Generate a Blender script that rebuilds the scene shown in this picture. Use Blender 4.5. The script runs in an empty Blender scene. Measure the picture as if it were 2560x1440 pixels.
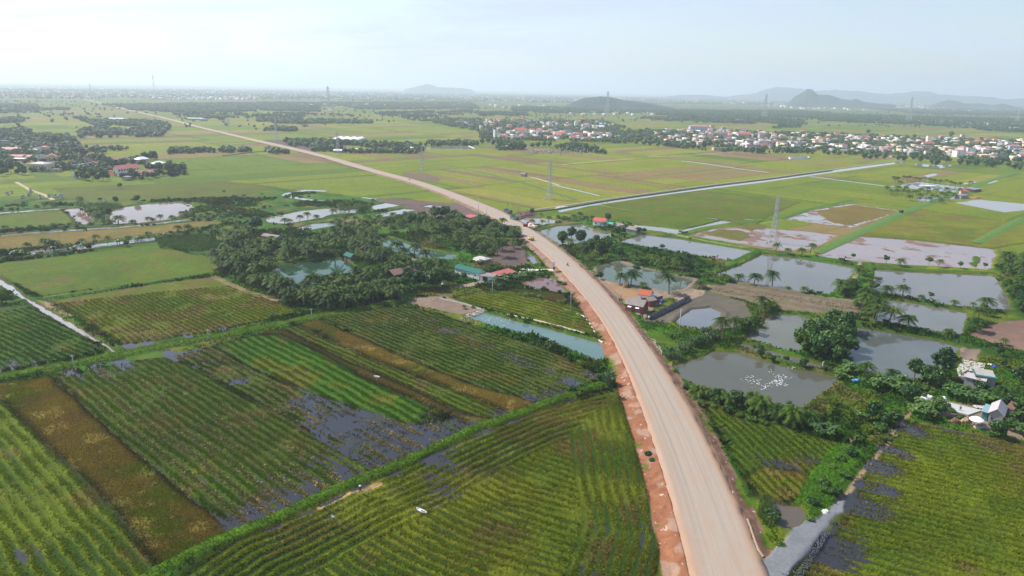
import bpy, math, random
import numpy as np
from mathutils import Vector, Matrix

# ---------------------------------------------------------------- camera
F_PX = 1760.0; PITCH = math.radians(15.78); ROLL = math.radians(1.22); H = 88.0
FW = np.array([0, math.cos(PITCH), -math.sin(PITCH)])
R0 = np.array([1.0, 0, 0]); U0 = np.array([0, math.sin(PITCH), math.cos(PITCH)])
RT = math.cos(ROLL) * R0 + math.sin(ROLL) * U0
UP = -math.sin(ROLL) * R0 + math.cos(ROLL) * U0
S = bpy.context.scene
cam_d = bpy.data.cameras.new('camera'); cam = bpy.data.objects.new('camera', cam_d)
S.collection.objects.link(cam); S.camera = cam
cam_d.sensor_width = 36.0; cam_d.lens = 36.0 * F_PX / 2560.0
cam_d.clip_start = 1.0; cam_d.clip_end = 120000.0
M = Matrix(((RT[0], UP[0], -FW[0], 0), (RT[1], UP[1], -FW[1], 0), (RT[2], UP[2], -FW[2], H), (0, 0, 0, 1)))
cam.matrix_world = M

# ---------------------------------------------------------------- sun, sky, exposure
SUN_EL = math.radians(47); SUN_DIR = (-0.90, 0.43)      # horizontal direction towards the sun
SUN_AZ = math.atan2(SUN_DIR[0], SUN_DIR[1])              # clockwise from +Y
ld = bpy.data.lights.new('sun', 'SUN'); ld.energy = 5.0; ld.angle = math.radians(0.6); ld.color = (1.0, 0.96, 0.89)
sun = bpy.data.objects.new('sun', ld); S.collection.objects.link(sun)
to_sun = Vector((math.sin(SUN_AZ) * math.cos(SUN_EL), math.cos(SUN_AZ) * math.cos(SUN_EL), math.sin(SUN_EL)))
sun.rotation_euler = to_sun.to_track_quat('Z', 'Y').to_euler(); sun.location = (0, 0, 600)
W = bpy.data.worlds.new('World'); S.world = W; W.use_nodes = True
nt = W.node_tree; nt.nodes.clear()
wo = nt.nodes.new('ShaderNodeOutputWorld'); bg = nt.nodes.new('ShaderNodeBackground')
sky = nt.nodes.new('ShaderNodeTexSky'); sky.sky_type = 'NISHITA'; sky.sun_disc = False
sky.sun_elevation = SUN_EL; sky.sun_rotation = SUN_AZ % (2 * math.pi)
sky.altitude = 0; sky.air_density = 1.0; sky.dust_density = 1.0; sky.ozone_density = 1.2
tc = nt.nodes.new('ShaderNodeTexCoord'); mp = nt.nodes.new('ShaderNodeMapping'); mp.inputs['Scale'].default_value = (1.2, 1.0, 7.0)
mp.inputs['Rotation'].default_value = (0.0, math.radians(7), 0.3)
nz = nt.nodes.new('ShaderNodeTexNoise'); nz.inputs['Scale'].default_value = 2.2; nz.inputs['Detail'].default_value = 6; nz.inputs['Roughness'].default_value = 0.6
nz.inputs['Distortion'].default_value = 0.6
cr = nt.nodes.new('ShaderNodeMapRange'); cr.inputs['From Min'].default_value = 0.44; cr.inputs['From Max'].default_value = 0.66
cr.inputs['To Min'].default_value = 0.10; cr.inputs['To Max'].default_value = 1.0
mx = nt.nodes.new('ShaderNodeMix'); mx.data_type = 'RGBA'
mx.inputs['B'].default_value = (3.95, 4.55, 5.8, 1)
nt.links.new(tc.outputs['Generated'], mp.inputs['Vector']); nt.links.new(mp.outputs[0], nz.inputs['Vector'])
nt.links.new(nz.outputs['Fac'], cr.inputs['Value'])
sx = nt.nodes.new('ShaderNodeSeparateXYZ'); nt.links.new(tc.outputs['Generated'], sx.inputs[0])
lo_ = nt.nodes.new('ShaderNodeMapRange'); lo_.inputs['From Min'].default_value = .20; lo_.inputs['From Max'].default_value = .60; lo_.inputs['To Min'].default_value = 1.0; lo_.inputs['To Max'].default_value = .12
nt.links.new(sx.outputs['Z'], lo_.inputs['Value']); mu = nt.nodes.new('ShaderNodeMath'); mu.operation = 'MULTIPLY'
nt.links.new(cr.outputs[0], mu.inputs[0]); nt.links.new(lo_.outputs[0], mu.inputs[1]); nt.links.new(mu.outputs[0], mx.inputs['Factor'])
nt.links.new(sky.outputs[0], mx.inputs['A']); nt.links.new(mx.outputs['Result'], bg.inputs['Color'])
bg.inputs['Strength'].default_value = 0.125; nt.links.new(bg.outputs[0], wo.inputs['Surface'])
S.view_settings.view_transform = 'Standard'; S.view_settings.look = 'None'
S.view_settings.exposure = 0.46; S.view_settings.gamma = 1.0; S.view_settings.use_curve_mapping = False
S.cycles.max_bounces = 5; S.cycles.diffuse_bounces = 2; S.cycles.glossy_bounces = 2; S.cycles.transmission_bounces = 2
S.cycles.transparent_max_bounces = 6; S.cycles.volume_bounces = 3; S.cycles.use_denoising = True
HAZE_D = 1.3e-4; HAZE_C = (0.80, 0.885, 1.0, 1)
GSC = 0.66

# ---------------------------------------------------------------- helpers
rng = np.random.default_rng(7); random.seed(7)
def G(x, y, z=0.0):
    d = FW + (x - 1280) / F_PX * RT + (720 - y) / F_PX * UP
    t = (z - H) / d[2]
    return (d[0] * t, d[1] * t)
def GA(pts, z=0.0): return np.array([G(x, y, z) for x, y in pts])
def link(o, parent=None):
    S.collection.objects.link(o)
    if parent is not None: o.parent = parent
    return o
def tag(o, label=None, cat=None, group=None, kind=None):
    if label: o['label'] = label
    if cat: o['category'] = cat
    if group: o['group'] = group
    if kind: o['kind'] = kind
    return o
def mesh_np(name, V, Q, mats=(), mi=None, smooth=False):
    """V (n,3); Q (m,k) faces all the same size."""
    me = bpy.data.meshes.new(name); V = np.asarray(V, np.float32); Q = np.asarray(Q, np.int32)
    me.vertices.add(len(V)); me.vertices.foreach_set('co', V.ravel())
    k = Q.shape[1]; me.loops.add(Q.size); me.loops.foreach_set('vertex_index', Q.ravel())
    me.polygons.add(len(Q)); me.polygons.foreach_set('loop_start', np.arange(len(Q), dtype=np.int32) * k)
    if mi is not None: me.polygons.foreach_set('material_index', np.asarray(mi, np.int32))
    for m in mats: me.materials.append(m)
    me.update(calc_edges=True)
    if smooth: me.polygons.foreach_set('use_smooth', np.ones(len(Q), bool))
    return me
class MB:
    """collects shapes for ONE mesh"""
    def __init__(s): s.v = []; s.f = []; s.m = []
    def add(s, vs, fs, mi=0):
        b = len(s.v); s.v += [tuple(map(float, v)) for v in vs]; s.f += [tuple(b + i for i in f) for f in fs]; s.m += [mi] * len(fs); return s
    def box(s, x0, y0, z0, x1, y1, z1, mi=0):
        return s.add([(x0,y0,z0),(x1,y0,z0),(x1,y1,z0),(x0,y1,z0),(x0,y0,z1),(x1,y0,z1),(x1,y1,z1),(x0,y1,z1)],
                     [(0,3,2,1),(4,5,6,7),(0,1,5,4),(1,2,6,5),(2,3,7,6),(3,0,4,7)], mi)
    def tube(s, a, b, r0, r1=None, n=6, mi=0, cap=True):
        r1 = r0 if r1 is None else r1; a = Vector(a); b = Vector(b); d = (b - a).normalized()
        t = Vector((0,0,1)) if abs(d.z) < .95 else Vector((1,0,0)); u = d.cross(t).normalized(); w = d.cross(u)
        vs = []
        for p, r in ((a, r0), (b, r1)):
            for i in range(n):
                q = 2*math.pi*i/n; vs.append(p + (u*math.cos(q) + w*math.sin(q))*r)
        fs = [(i, (i+1) % n, n+(i+1) % n, n+i) for i in range(n)]
        if cap: fs += [tuple(range(n))[::-1], tuple(range(n, 2*n))]
        return s.add(vs, fs, mi)
    def build(s, name, mats, parent=None, smooth=False):
        o = bpy.data.objects.new(name, s.mesh(name, mats, smooth)); return link(o, parent)
    def mesh(s, name, mats, smooth=False):
        me = bpy.data.meshes.new(name); me.from_pydata(s.v, [], s.f)
        for m in (mats if isinstance(mats, (list, tuple)) else [mats]): me.materials.append(m)
        me.polygons.foreach_set('material_index', s.m)
        if smooth: me.polygons.foreach_set('use_smooth', [True]*len(s.f))
        me.update(); return me

def hsh(ix, iy, seed):
    h = (ix.astype(np.int64) * 374761393 + iy.astype(np.int64) * 668265263 + seed * 1442695041) & 0xffffffff
    h = ((h ^ (h >> 13)) * 1274126177) & 0xffffffff
    h = h ^ (h >> 16)
    return (h & 0xffff).astype(np.float32) / 65535.0
def vnoise(x, y, seed=0):
    ix = np.floor(x); iy = np.floor(y); fx = (x - ix).astype(np.float32); fy = (y - iy).astype(np.float32)
    fx = fx*fx*(3-2*fx); fy = fy*fy*(3-2*fy)
    a = hsh(ix, iy, seed); b = hsh(ix+1, iy, seed); c = hsh(ix, iy+1, seed); d = hsh(ix+1, iy+1, seed)
    return (a*(1-fx)+b*fx)*(1-fy) + (c*(1-fx)+d*fx)*fy
def fbm(x, y, sc, oc=3, seed=0):
    r = 0; a = 1; t = 0
    for i in range(oc):
        r = r + a * vnoise(x/sc, y/sc, seed+i*17); t += a; a *= .5; sc *= .5
    return r / t
def sstep(a, b, x):
    t = np.clip((x-a)/(b-a), 0, 1); return t*t*(3-2*t)
def pdist(px, py, pts, closed=False):
    """distance to polyline, arc length at nearest, side (+ left)"""
    n = len(pts); best = np.full(px.shape, 1e9); arc = np.zeros(px.shape); side = np.zeros(px.shape); s0 = 0
    for i in range(n if closed else n-1):
        a = pts[i]; b = pts[(i+1) % n]; dx, dy = b-a; L = math.hypot(dx, dy)+1e-9
        t = np.clip(((px-a[0])*dx+(py-a[1])*dy)/(L*L), 0, 1)
        ex = px-(a[0]+t*dx); ey = py-(a[1]+t*dy); d = np.hypot(ex, ey)
        k = d < best; best = np.where(k, d, best); arc = np.where(k, s0+t*L, arc)
        side = np.where(k, np.sign(dx*ey-dy*ex), side); s0 += L
    return best, arc, side
def inside(px, py, pts):
    r = np.zeros(px.shape, bool); n = len(pts)
    for i in range(n):
        x0, y0 = pts[i]; x1, y1 = pts[(i+1) % n]
        if y0 == y1: continue
        c = (y0 > py) != (y1 > py)
        r ^= c & (px < (x1-x0)*(py-y0)/(y1-y0)+x0)
    return r
def sdf(px, py, pts):
    d, _, _ = pdist(px, py, pts, True); return np.where(inside(px, py, pts), d, -d)   # + inside

# ---------------------------------------------------------------- material helpers
def mat(name, col, rough=0.8, spec=0.3, metal=0.0, noise=0.0, nscale=1.0, col2=None, alpha=None):
    m = bpy.data.materials.new(name); m.use_nodes = True; t = m.node_tree; b = t.nodes['Principled BSDF']
    b.inputs['Base Color'].default_value = (*col, 1); b.inputs['Roughness'].default_value = rough
    b.inputs['Specular IOR Level'].default_value = spec; b.inputs['Metallic'].default_value = metal
    if noise > 0 or col2:
        tcn = t.nodes.new('ShaderNodeTexCoord'); n = t.nodes.new('ShaderNodeTexNoise'); n.inputs['Scale'].default_value = nscale
        n.inputs['Detail'].default_value = 5; n.inputs['Roughness'].default_value = .65
        r = t.nodes.new('ShaderNodeMapRange'); r.inputs['From Min'].default_value = .3; r.inputs['From Max'].default_value = .7
        x = t.nodes.new('ShaderNodeMix'); x.data_type = 'RGBA'
        c2 = col2 or tuple(c*(1-noise) for c in col); c1 = col if col2 else tuple(min(1, c*(1+noise*.6)) for c in col)
        x.inputs['A'].default_value = (*c1, 1); x.inputs['B'].default_value = (*c2, 1)
        t.links.new(tcn.outputs['Object'], n.inputs['Vector']); t.links.new(n.outputs['Fac'], r.inputs['Value'])
        t.links.new(r.outputs[0], x.inputs['Factor']); t.links.new(x.outputs['Result'], b.inputs['Base Color'])
    return m
def leaf_mat(name, c1, c2, rough=.5, trans=.25, nsc=.35):
    m = bpy.data.materials.new(name); m.use_nodes = True; t = m.node_tree; b = t.nodes['Principled BSDF']; out = t.nodes['Material Output']
    oi = t.nodes.new('ShaderNodeObjectInfo'); g = t.nodes.new('ShaderNodeNewGeometry'); n = t.nodes.new('ShaderNodeTexNoise')
    n.inputs['Scale'].default_value = nsc; n.inputs['Detail'].default_value = 3
    a = t.nodes.new('ShaderNodeMath'); a.operation = 'MULTIPLY_ADD'; a.inputs[1].default_value = .45
    mr = t.nodes.new('ShaderNodeMapRange'); mr.inputs['From Min'].default_value = .45; mr.inputs['From Max'].default_value = .95
    x = t.nodes.new('ShaderNodeMix'); x.data_type = 'RGBA'; x.inputs['A'].default_value = (*c1, 1); x.inputs['B'].default_value = (*c2, 1)
    t.links.new(g.outputs['Position'], n.inputs['Vector']); t.links.new(oi.outputs['Random'], a.inputs[0]); t.links.new(n.outputs['Fac'], a.inputs[2])
    t.links.new(a.outputs[0], mr.inputs['Value']); t.links.new(mr.outputs[0], x.inputs['Factor']); t.links.new(x.outputs['Result'], b.inputs['Base Color'])
    b.inputs['Roughness'].default_value = rough; b.inputs['Specular IOR Level'].default_value = .35
    tr = t.nodes.new('ShaderNodeBsdfTranslucent'); ms = t.nodes.new('ShaderNodeMixShader'); ms.inputs[0].default_value = trans
    t.links.new(x.outputs['Result'], tr.inputs['Color']); t.links.new(b.outputs[0], ms.inputs[1]); t.links.new(tr.outputs[0], ms.inputs[2])
    t.links.new(ms.outputs[0], out.inputs['Surface']); return m
def water_mat(name, col, rough=.04, col2=None):
    m = mat(name, col, rough, .5, noise=.12, nscale=.05, col2=col2); t = m.node_tree; b = t.nodes['Principled BSDF']; b.inputs['IOR'].default_value = 1.33
    g = t.nodes.new('ShaderNodeNewGeometry'); n = t.nodes.new('ShaderNodeTexNoise'); n.inputs['Scale'].default_value = 1.3; n.inputs['Detail'].default_value = 3
    bp = t.nodes.new('ShaderNodeBump'); bp.inputs['Strength'].default_value = .06; bp.inputs['Distance'].default_value = .05
    t.links.new(g.outputs['Position'], n.inputs['Vector']); t.links.new(n.outputs['Fac'], bp.inputs['Height']); t.links.new(bp.outputs[0], b.inputs['Normal'])
    return m
# ================================================================ LAYOUT (corners read off the ground plane)
ROAD_L = [(1727,1440),(1712,1367),(1700,1317),(1685,1265),(1670,1217),(1655,1180),(1640,1117),(1627,1080),(1602,1017),(1590,980),(1572,940),(1555,900),(1537,850),(1517,817),(1510,807),(1487,772),(1465,745),(1440,720),(1412,687),(1385,657),(1355,630),(1327,605),(1290,577),(1252,557),(1222,537),(1190,520),(1155,505),(1115,487),(1065,468),(1012,450),(965,437.5),(890,419.5),(815,395.5),(732,374.5),(640,354),(575,338),(500,320),(425,299.5),(357,284),(300,271.5),(232,253),(195,245)]
ROAD_R = [(1922,1440),(1890,1367),(1867,1307),(1847,1250),(1827,1205),(1802,1152),(1790,1132),(1760,1080),(1742,1035),(1715,992),(1690,955),(1662,917),(1635,880),(1607,840),(1585,807),(1562,785),(1542,757),(1520,727),(1495,705),(1465,675),(1430,645),(1400,620),(1372,597),(1335,577),(1297,552),(1280,538),(1240,520),(1200,505),(1152,487),(1097,467),(1040,450),(980,436),(905,413),(830,392),(740,369.5),(640,348.5),(575,333.5),(500,316),(425,296.5),(357,281.5),(300,269.5),(232,251.8),(195,244.2)]
def resample(p, n):
    d = np.r_[0, np.cumsum(np.hypot(*np.diff(p, axis=0).T))]; s = np.linspace(0, d[-1], n)
    return np.c_[np.interp(s, d, p[:,0]), np.interp(s, d, p[:,1])]
def smooth_pl(p, k=3, it=2):
    p = p.copy()
    for _ in range(it):
        q = p.copy(); q[1:-1] = (p[:-2]+2*p[1:-1]+p[2:])/4; p = q
    return p
RZ = 1.0
L_ = GA(ROAD_L, RZ); R_ = GA(ROAD_R, RZ)
# carry the road on below the bottom of the picture
def ext(p, m): d = p[0]-p[2]; d /= np.hypot(*d); return np.vstack([p[0]+d*m, p])
L_ = ext(L_, 70); R_ = ext(R_, 70)
# centre line: mean of the two edges where both run side by side, constant width beyond
cl = resample(L_, 900); cr_ = resample(R_, 900)
cl = smooth_pl(cl, it=6); cr_ = smooth_pl(cr_, it=6)
d_, _, _ = pdist(cl[:,0], cl[:,1], cr_)
# nearest point on right edge per left sample -> centre and half width
def nearest(p, q):
    best = None
    D = np.hypot(p[:,None,0]-q[None,:,0], p[:,None,1]-q[None,:,1]); return q[D.argmin(1)]
CEN = (cl + nearest(cl, cr_))/2; HW = np.minimum(d_, 22)/2
CEN = smooth_pl(CEN, it=30)
def sm1(a, it):
    for _ in range(it): a = np.r_[a[0], (a[:-2]+2*a[1:-1]+a[2:])/4, a[-1]]
    return a
HW = sm1(HW, 60); HWC = np.clip(HW, 6.0, 9.5)
CEN = CEN[::3]; HWC = HWC[::3]
CARC = np.r_[0, np.cumsum(np.hypot(*np.diff(CEN, axis=0).T))]

# colours are real base colours (linear)
GRASS=(.062,.135,.018); GRASS2=(.10,.15,.03); BRIGHT=(.055,.17,.018); OLV=(.115,.135,.022); OLG=(.075,.12,.018); GOLD=(.20,.165,.03)
BRN=(.17,.115,.03); STRAW=(.42,.30,.14); DKG=(.03,.07,.014); MUD=(.22,.15,.11); SAND=(.40,.31,.22); REDS=(.40,.165,.085); GREYM=(.24,.20,.16)
# name, polygon, colour A, colour B (rows), row direction given by two px points or None, spacing m, row amp, height m, noise
FIELDS = [
 ('grassR',[(1340,556),(1450,540),(1500,548),(1600,566),(1720,578),(1725,592),(1900,622),(2040,640),(2130,655),(2480,690),(2500,640),(2560,640),(2900,640),(2900,1190),(2560,1105),(2300,1055),(2210,1105),(2120,1250),(2100,1310),(2010,1440),(1880,1640),(1700,1640),(1690,1300),(1560,900),(1400,640)],GRASS,GRASS2,None,1,0,.12,1),
 ('grassL',[(-400,520),(0,500),(120,487),(220,480),(470,465),(600,470),(700,470),(820,482),(930,497),(1010,495),(1100,510),(1190,524),(1260,560),(1330,610),(1440,730),(1560,960),(1600,1000),(1300,1045),(1000,1180),(640,1330),(400,1470),(-400,1470)],GRASS,GRASS2,None,1,0,.12,1),
 ('f',[(-500,1060),(0,990),(60,1050),(150,1140),(270,1250),(400,1410),(380,1460),(200,1800),(-500,1800)],(.16,.185,.022),(.04,.08,.012),[(0,995),(390,1410)],2.5,.85,.3,1),
 ('f',[(-500,1010),(-100,978),(0,958),(120,943),(200,1010),(300,1100),(400,1185),(480,1250),(560,1310),(588,1330),(560,1342),(420,1408),(395,1410),(270,1250),(150,1140),(60,1050),(0,992),(-500,1070)],(.235,.175,.025),(.13,.12,.02),None,1,0,.45,1),
 ('f',[(135,943),(300,908),(420,893),(500,920),(600,985),(720,1040),(860,1130),(960,1170),(870,1208),(720,1262),(600,1322),(560,1300),(480,1250),(400,1185),(300,1100),(200,1010)],(.085,.125,.02),(.05,.055,.03),[(200,1010),(560,1310)],2.3,.9,.28,1),
 ('f',[(420,893),(500,872),(545,862),(600,905),(700,950),(800,990),(900,1020),(1000,1058),(1060,1062),(1130,1040),(1195,1070),(1100,1112),(960,1170),(860,1130),(720,1040),(600,985),(500,920)],(.07,.095,.02),(.13,.10,.045),[(200,1010),(560,1310)],2.4,.4,.15,1),
 ('f',[(540,862),(640,838),(700,836),(800,880),(900,940),(1000,985),(1075,1015),(1050,1060),(1000,1060),(900,1020),(800,990),(700,950),(600,905)],(.066,.145,.016),(.07,.13,.016),[(700,836),(1000,985)],3,.3,.35,1),
 ('f',[(640,836),(690,824),(720,828),(860,900),(1000,960),(1150,1030),(1250,1050),(1190,1070),(1130,1040),(1075,1015),(900,940),(800,880),(700,836)],(.20,.155,.03),(.12,.10,.02),None,1,0,.3,1),
 ('f',[(690,824),(745,812),(950,905),(1100,960),(1280,1030),(1250,1050),(1150,1030),(1000,960),(860,900),(720,829)],(.115,.13,.022),(.06,.095,.016),[(760,812),(1100,960)],2.3,.8,.25,1),
 ('f',[(745,811),(800,800),(900,845),(1000,890),(1100,930),(1200,970),(1340,1005),(1330,1015),(1280,1032),(1100,960),(950,905)],(.29,.215,.04),(.16,.15,.03),None,1,0,.5,1),
 ('f',[(800,797),(880,775),(1000,765),(1100,785),(1200,820),(1350,865),(1480,925),(1495,950),(1440,980),(1340,1003),(1200,970),(1100,930),(1000,890),(900,845)],(.062,.105,.018),(.15,.11,.035),[(820,790),(1340,1003)],2.3,.8,.25,1),
 ('fC',[(380,1480),(580,1350),(720,1290),(880,1215),(1000,1168),(1100,1120),(1200,1075),(1290,1040),(1420,1003),(1530,972),(1548,975),(1562,1030),(1588,1110),(1602,1160),(1618,1210),(1644,1280),(1658,1340),(1642,1420),(1632,1500),(1600,1800),(100,1800)],(.185,.185,.022),(.035,.065,.012),[(700,1250),(1100,1440)],2.4,.95,.35,1),
 ('f',[(1762,1018),(1790,1008),(1900,1042),(2000,1082),(2090,1102),(2128,1108),(2080,1180),(2010,1250),(1960,1262),(1900,1250),(1860,1190),(1822,1128),(1785,1060)],(.10,.14,.02),(.05,.085,.015),[(1850,1060),(1960,1160)],2.1,.8,.3,1),
 ('f',[(1862,1190),(1910,1165),(2000,1180),(2050,1205),(2010,1250),(1960,1258),(1905,1246)],(.22,.17,.03),(.10,.10,.02),[(1850,1060),(1960,1160)],2.3,.6,.45,1),
 ('f',[(2290,1058),(2420,1082),(2560,1107),(2900,1190),(2900,1800),(1960,1800),(1990,1480),(2040,1405),(2080,1335),(2120,1275),(2160,1195),(2212,1112),(2250,1072)],(.165,.18,.022),(.045,.075,.013),[(2200,1240),(2560,1330)],2.4,.75,.35,1),
 ('f',[(-200,790),(0,768),(70,764),(110,787),(200,837),(258,876),(150,902),(0,928),(-200,965)],(.05,.10,.016),(.085,.125,.02),[(0,765),(262,880)],2.2,.4,.2,1),
 ('f',[(128,753),(260,729),(420,704),(535,692),(620,727),(758,782),(700,792),(520,830),(330,858),(300,860),(230,815)],(.15,.155,.022),(.085,.125,.018),[(535,690),(760,780)],2.0,.5,.22,1),
 ('f',[(-200,685),(-100,672),(0,657),(150,641),(350,614),(400,613),(480,636),(545,640),(550,670),(535,682),(400,703),(250,722),(105,740),(0,694),(-200,700)],(.115,.155,.022),(.075,.135,.018),[(100,650),(420,760)],2.6,.5,.25,1),
 ('f',[(-200,618),(0,592),(110,584),(250,576),(400,563),(520,551),(570,558),(450,580),(250,603),(150,615),(0,628),(-200,655)],(.24,.175,.035),(.18,.155,.03),None,1,0,.5,1),
 ('f',[(-200,556),(0,538),(90,530),(155,527),(172,541),(185,560),(100,568),(0,577),(-200,596)],(.13,.165,.025),(.11,.14,.02),None,1,0,.4,1),
 ('f',[(1130,744),(1200,728),(1290,727),(1400,737),(1430,760),(1480,800),(1495,832),(1480,838),(1400,823),(1300,793),(1215,770)],(.15,.165,.025),(.11,.13,.02),[(1150,740),(1480,830)],3,.3,.35,1),
 ('f',[(1260,722),(1300,724),(1410,735),(1425,755),(1400,757),(1330,742)],(.14,.13,.035),(.09,.11,.02),None,1,0,.2,1),
 ('f',[(1395,531),(1480,514),(1560,525),(1700,540),(1803,550),(1780,564),(1700,571),(1600,560),(1500,545)],(.125,.165,.026),(.095,.14,.02),[(1480,514),(1800,560)],5,.5,.3,1),
 ('f',[(1490,507),(1600,490),(1750,478),(1900,490),(2000,505),(1920,540),(1880,570),(1810,548),(1700,538),(1560,522)],(.14,.16,.03),(.11,.145,.022),[(1480,514),(1800,560)],9,.5,.3,1),
 ('f',[(2145,590),(2200,560),(2300,522),(2380,535),(2560,560),(2700,580),(2600,600),(2480,622),(2300,600)],(.20,.195,.03),(.15,.165,.025),[(2145,590),(2480,622)],16,.9,.35,1),
 ('f',[(2040,526),(2130,511),(2240,527),(2200,545),(2118,563),(2060,550)],(.21,.18,.035),(.14,.14,.03),None,1,0,.35,1),
 ('m',[(1010,755),(1050,742),(1110,740),(1160,757),(1215,777),(1160,790),(1130,782),(1060,768)],(.33,.23,.17),(.23,.15,.11),None,1,0,.1,2),
 ('m',[(930,497),(1000,497),(1100,506),(1170,510),(1205,526),(1222,540),(1170,546),(1080,542),(1020,540),(1030,520),(960,508)],(.19,.13,.105),(.26,.19,.15),None,1,0,.1,2),
 ('m',[(1262,600),(1300,612),(1325,640),(1312,662),(1260,664),(1225,650),(1240,630)],(.17,.12,.10),(.20,.16,.08),None,1,0,.15,2),
 ('m',[(1290,530),(1330,528),(1345,540),(1310,552),(1290,546)],(.15,.10,.085),(.22,.16,.13),None,1,0,.3,2),
 ('m',[(1480,672),(1560,650),(1600,668),(1700,690),(1745,698),(1762,712),(1720,745),(1660,745),(1610,800),(1570,768),(1530,735),(1500,705)],(.36,.27,.19),(.27,.20,.14),None,1,0,.08,2),
 ('m',[(1500,700),(1540,712),(1590,722),(1590,745),(1560,748),(1530,730)],(.48,.29,.15),(.38,.25,.15),None,1,0,.05,1),
 ('m',[(1735,735),(1775,730),(1860,755),(1880,790),(1865,812),(1800,826),(1740,822),(1680,808),(1610,803),(1640,785),(1700,752)],(.17,.145,.11),(.16,.15,.07),None,1,0,.05,1),
 ('m',[(1770,712),(1850,706),(1950,722),(2060,742),(2150,752),(2150,790),(2050,782),(1930,775),(1860,750),(1780,732)],(.27,.20,.14),(.16,.15,.07),[(1800,715),(2140,775)],9,.9,.4,1),
 ('m',[(2425,838),(2470,815),(2520,802),(2600,798),(2800,830),(2800,925),(2560,878),(2500,864)],(.27,.165,.12),(.34,.22,.16),None,1,0,.1,2),
 ('m',[(2400,872),(2450,872),(2440,900),(2400,902)],(.36,.26,.19),(.16,.17,.05),None,1,0,.05,1),
 ('m',[(2295,990),(2330,990),(2370,1003),(2460,1022),(2520,1070),(2560,1075),(2560,1100),(2450,1070),(2380,1045),(2330,1040),(2300,1020)],(.36,.25,.17),(.27,.19,.12),None,1,0,.06,1),
 ('m',[(2120,1098),(2150,1095),(2152,1103),(2125,1106)],(.38,.27,.18),(.3,.2,.14),None,1,0,.05,1),
 ('m',[(385,590),(515,592),(550,606),(575,622),(560,632),(600,640),(560,648),(500,628),(400,622)],(.055,.095,.02),(.035,.06,.02),None,1,0,.9,2),
 ('m',[(540,628),(600,634),(600,645),(550,640)],(.34,.28,.21),(.14,.14,.06),None,1,0,.1,1),
 ('m',[(130,470),(560,452),(700,468),(610,490),(400,500),(250,505),(160,492)],(.12,.13,.035),(.16,.13,.07),None,1,0,.4,1),
 ('m',[(815,548),(900,548),(910,560),(860,563)],(.30,.19,.13),(.12,.15,.05),None,1,0,.1,1),
 ('m',[(655,350),(700,349),(860,353),(870,372),(790,380),(740,370)],(.16,.11,.10),(.2,.15,.12),None,1,0,.1,1),
 ('m',[(1000,448),(1010,432),(1070,436),(1100,446),(1095,456),(1050,450)],(.22,.16,.10),(.18,.15,.08),None,1,0,.1,1),
]
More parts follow.
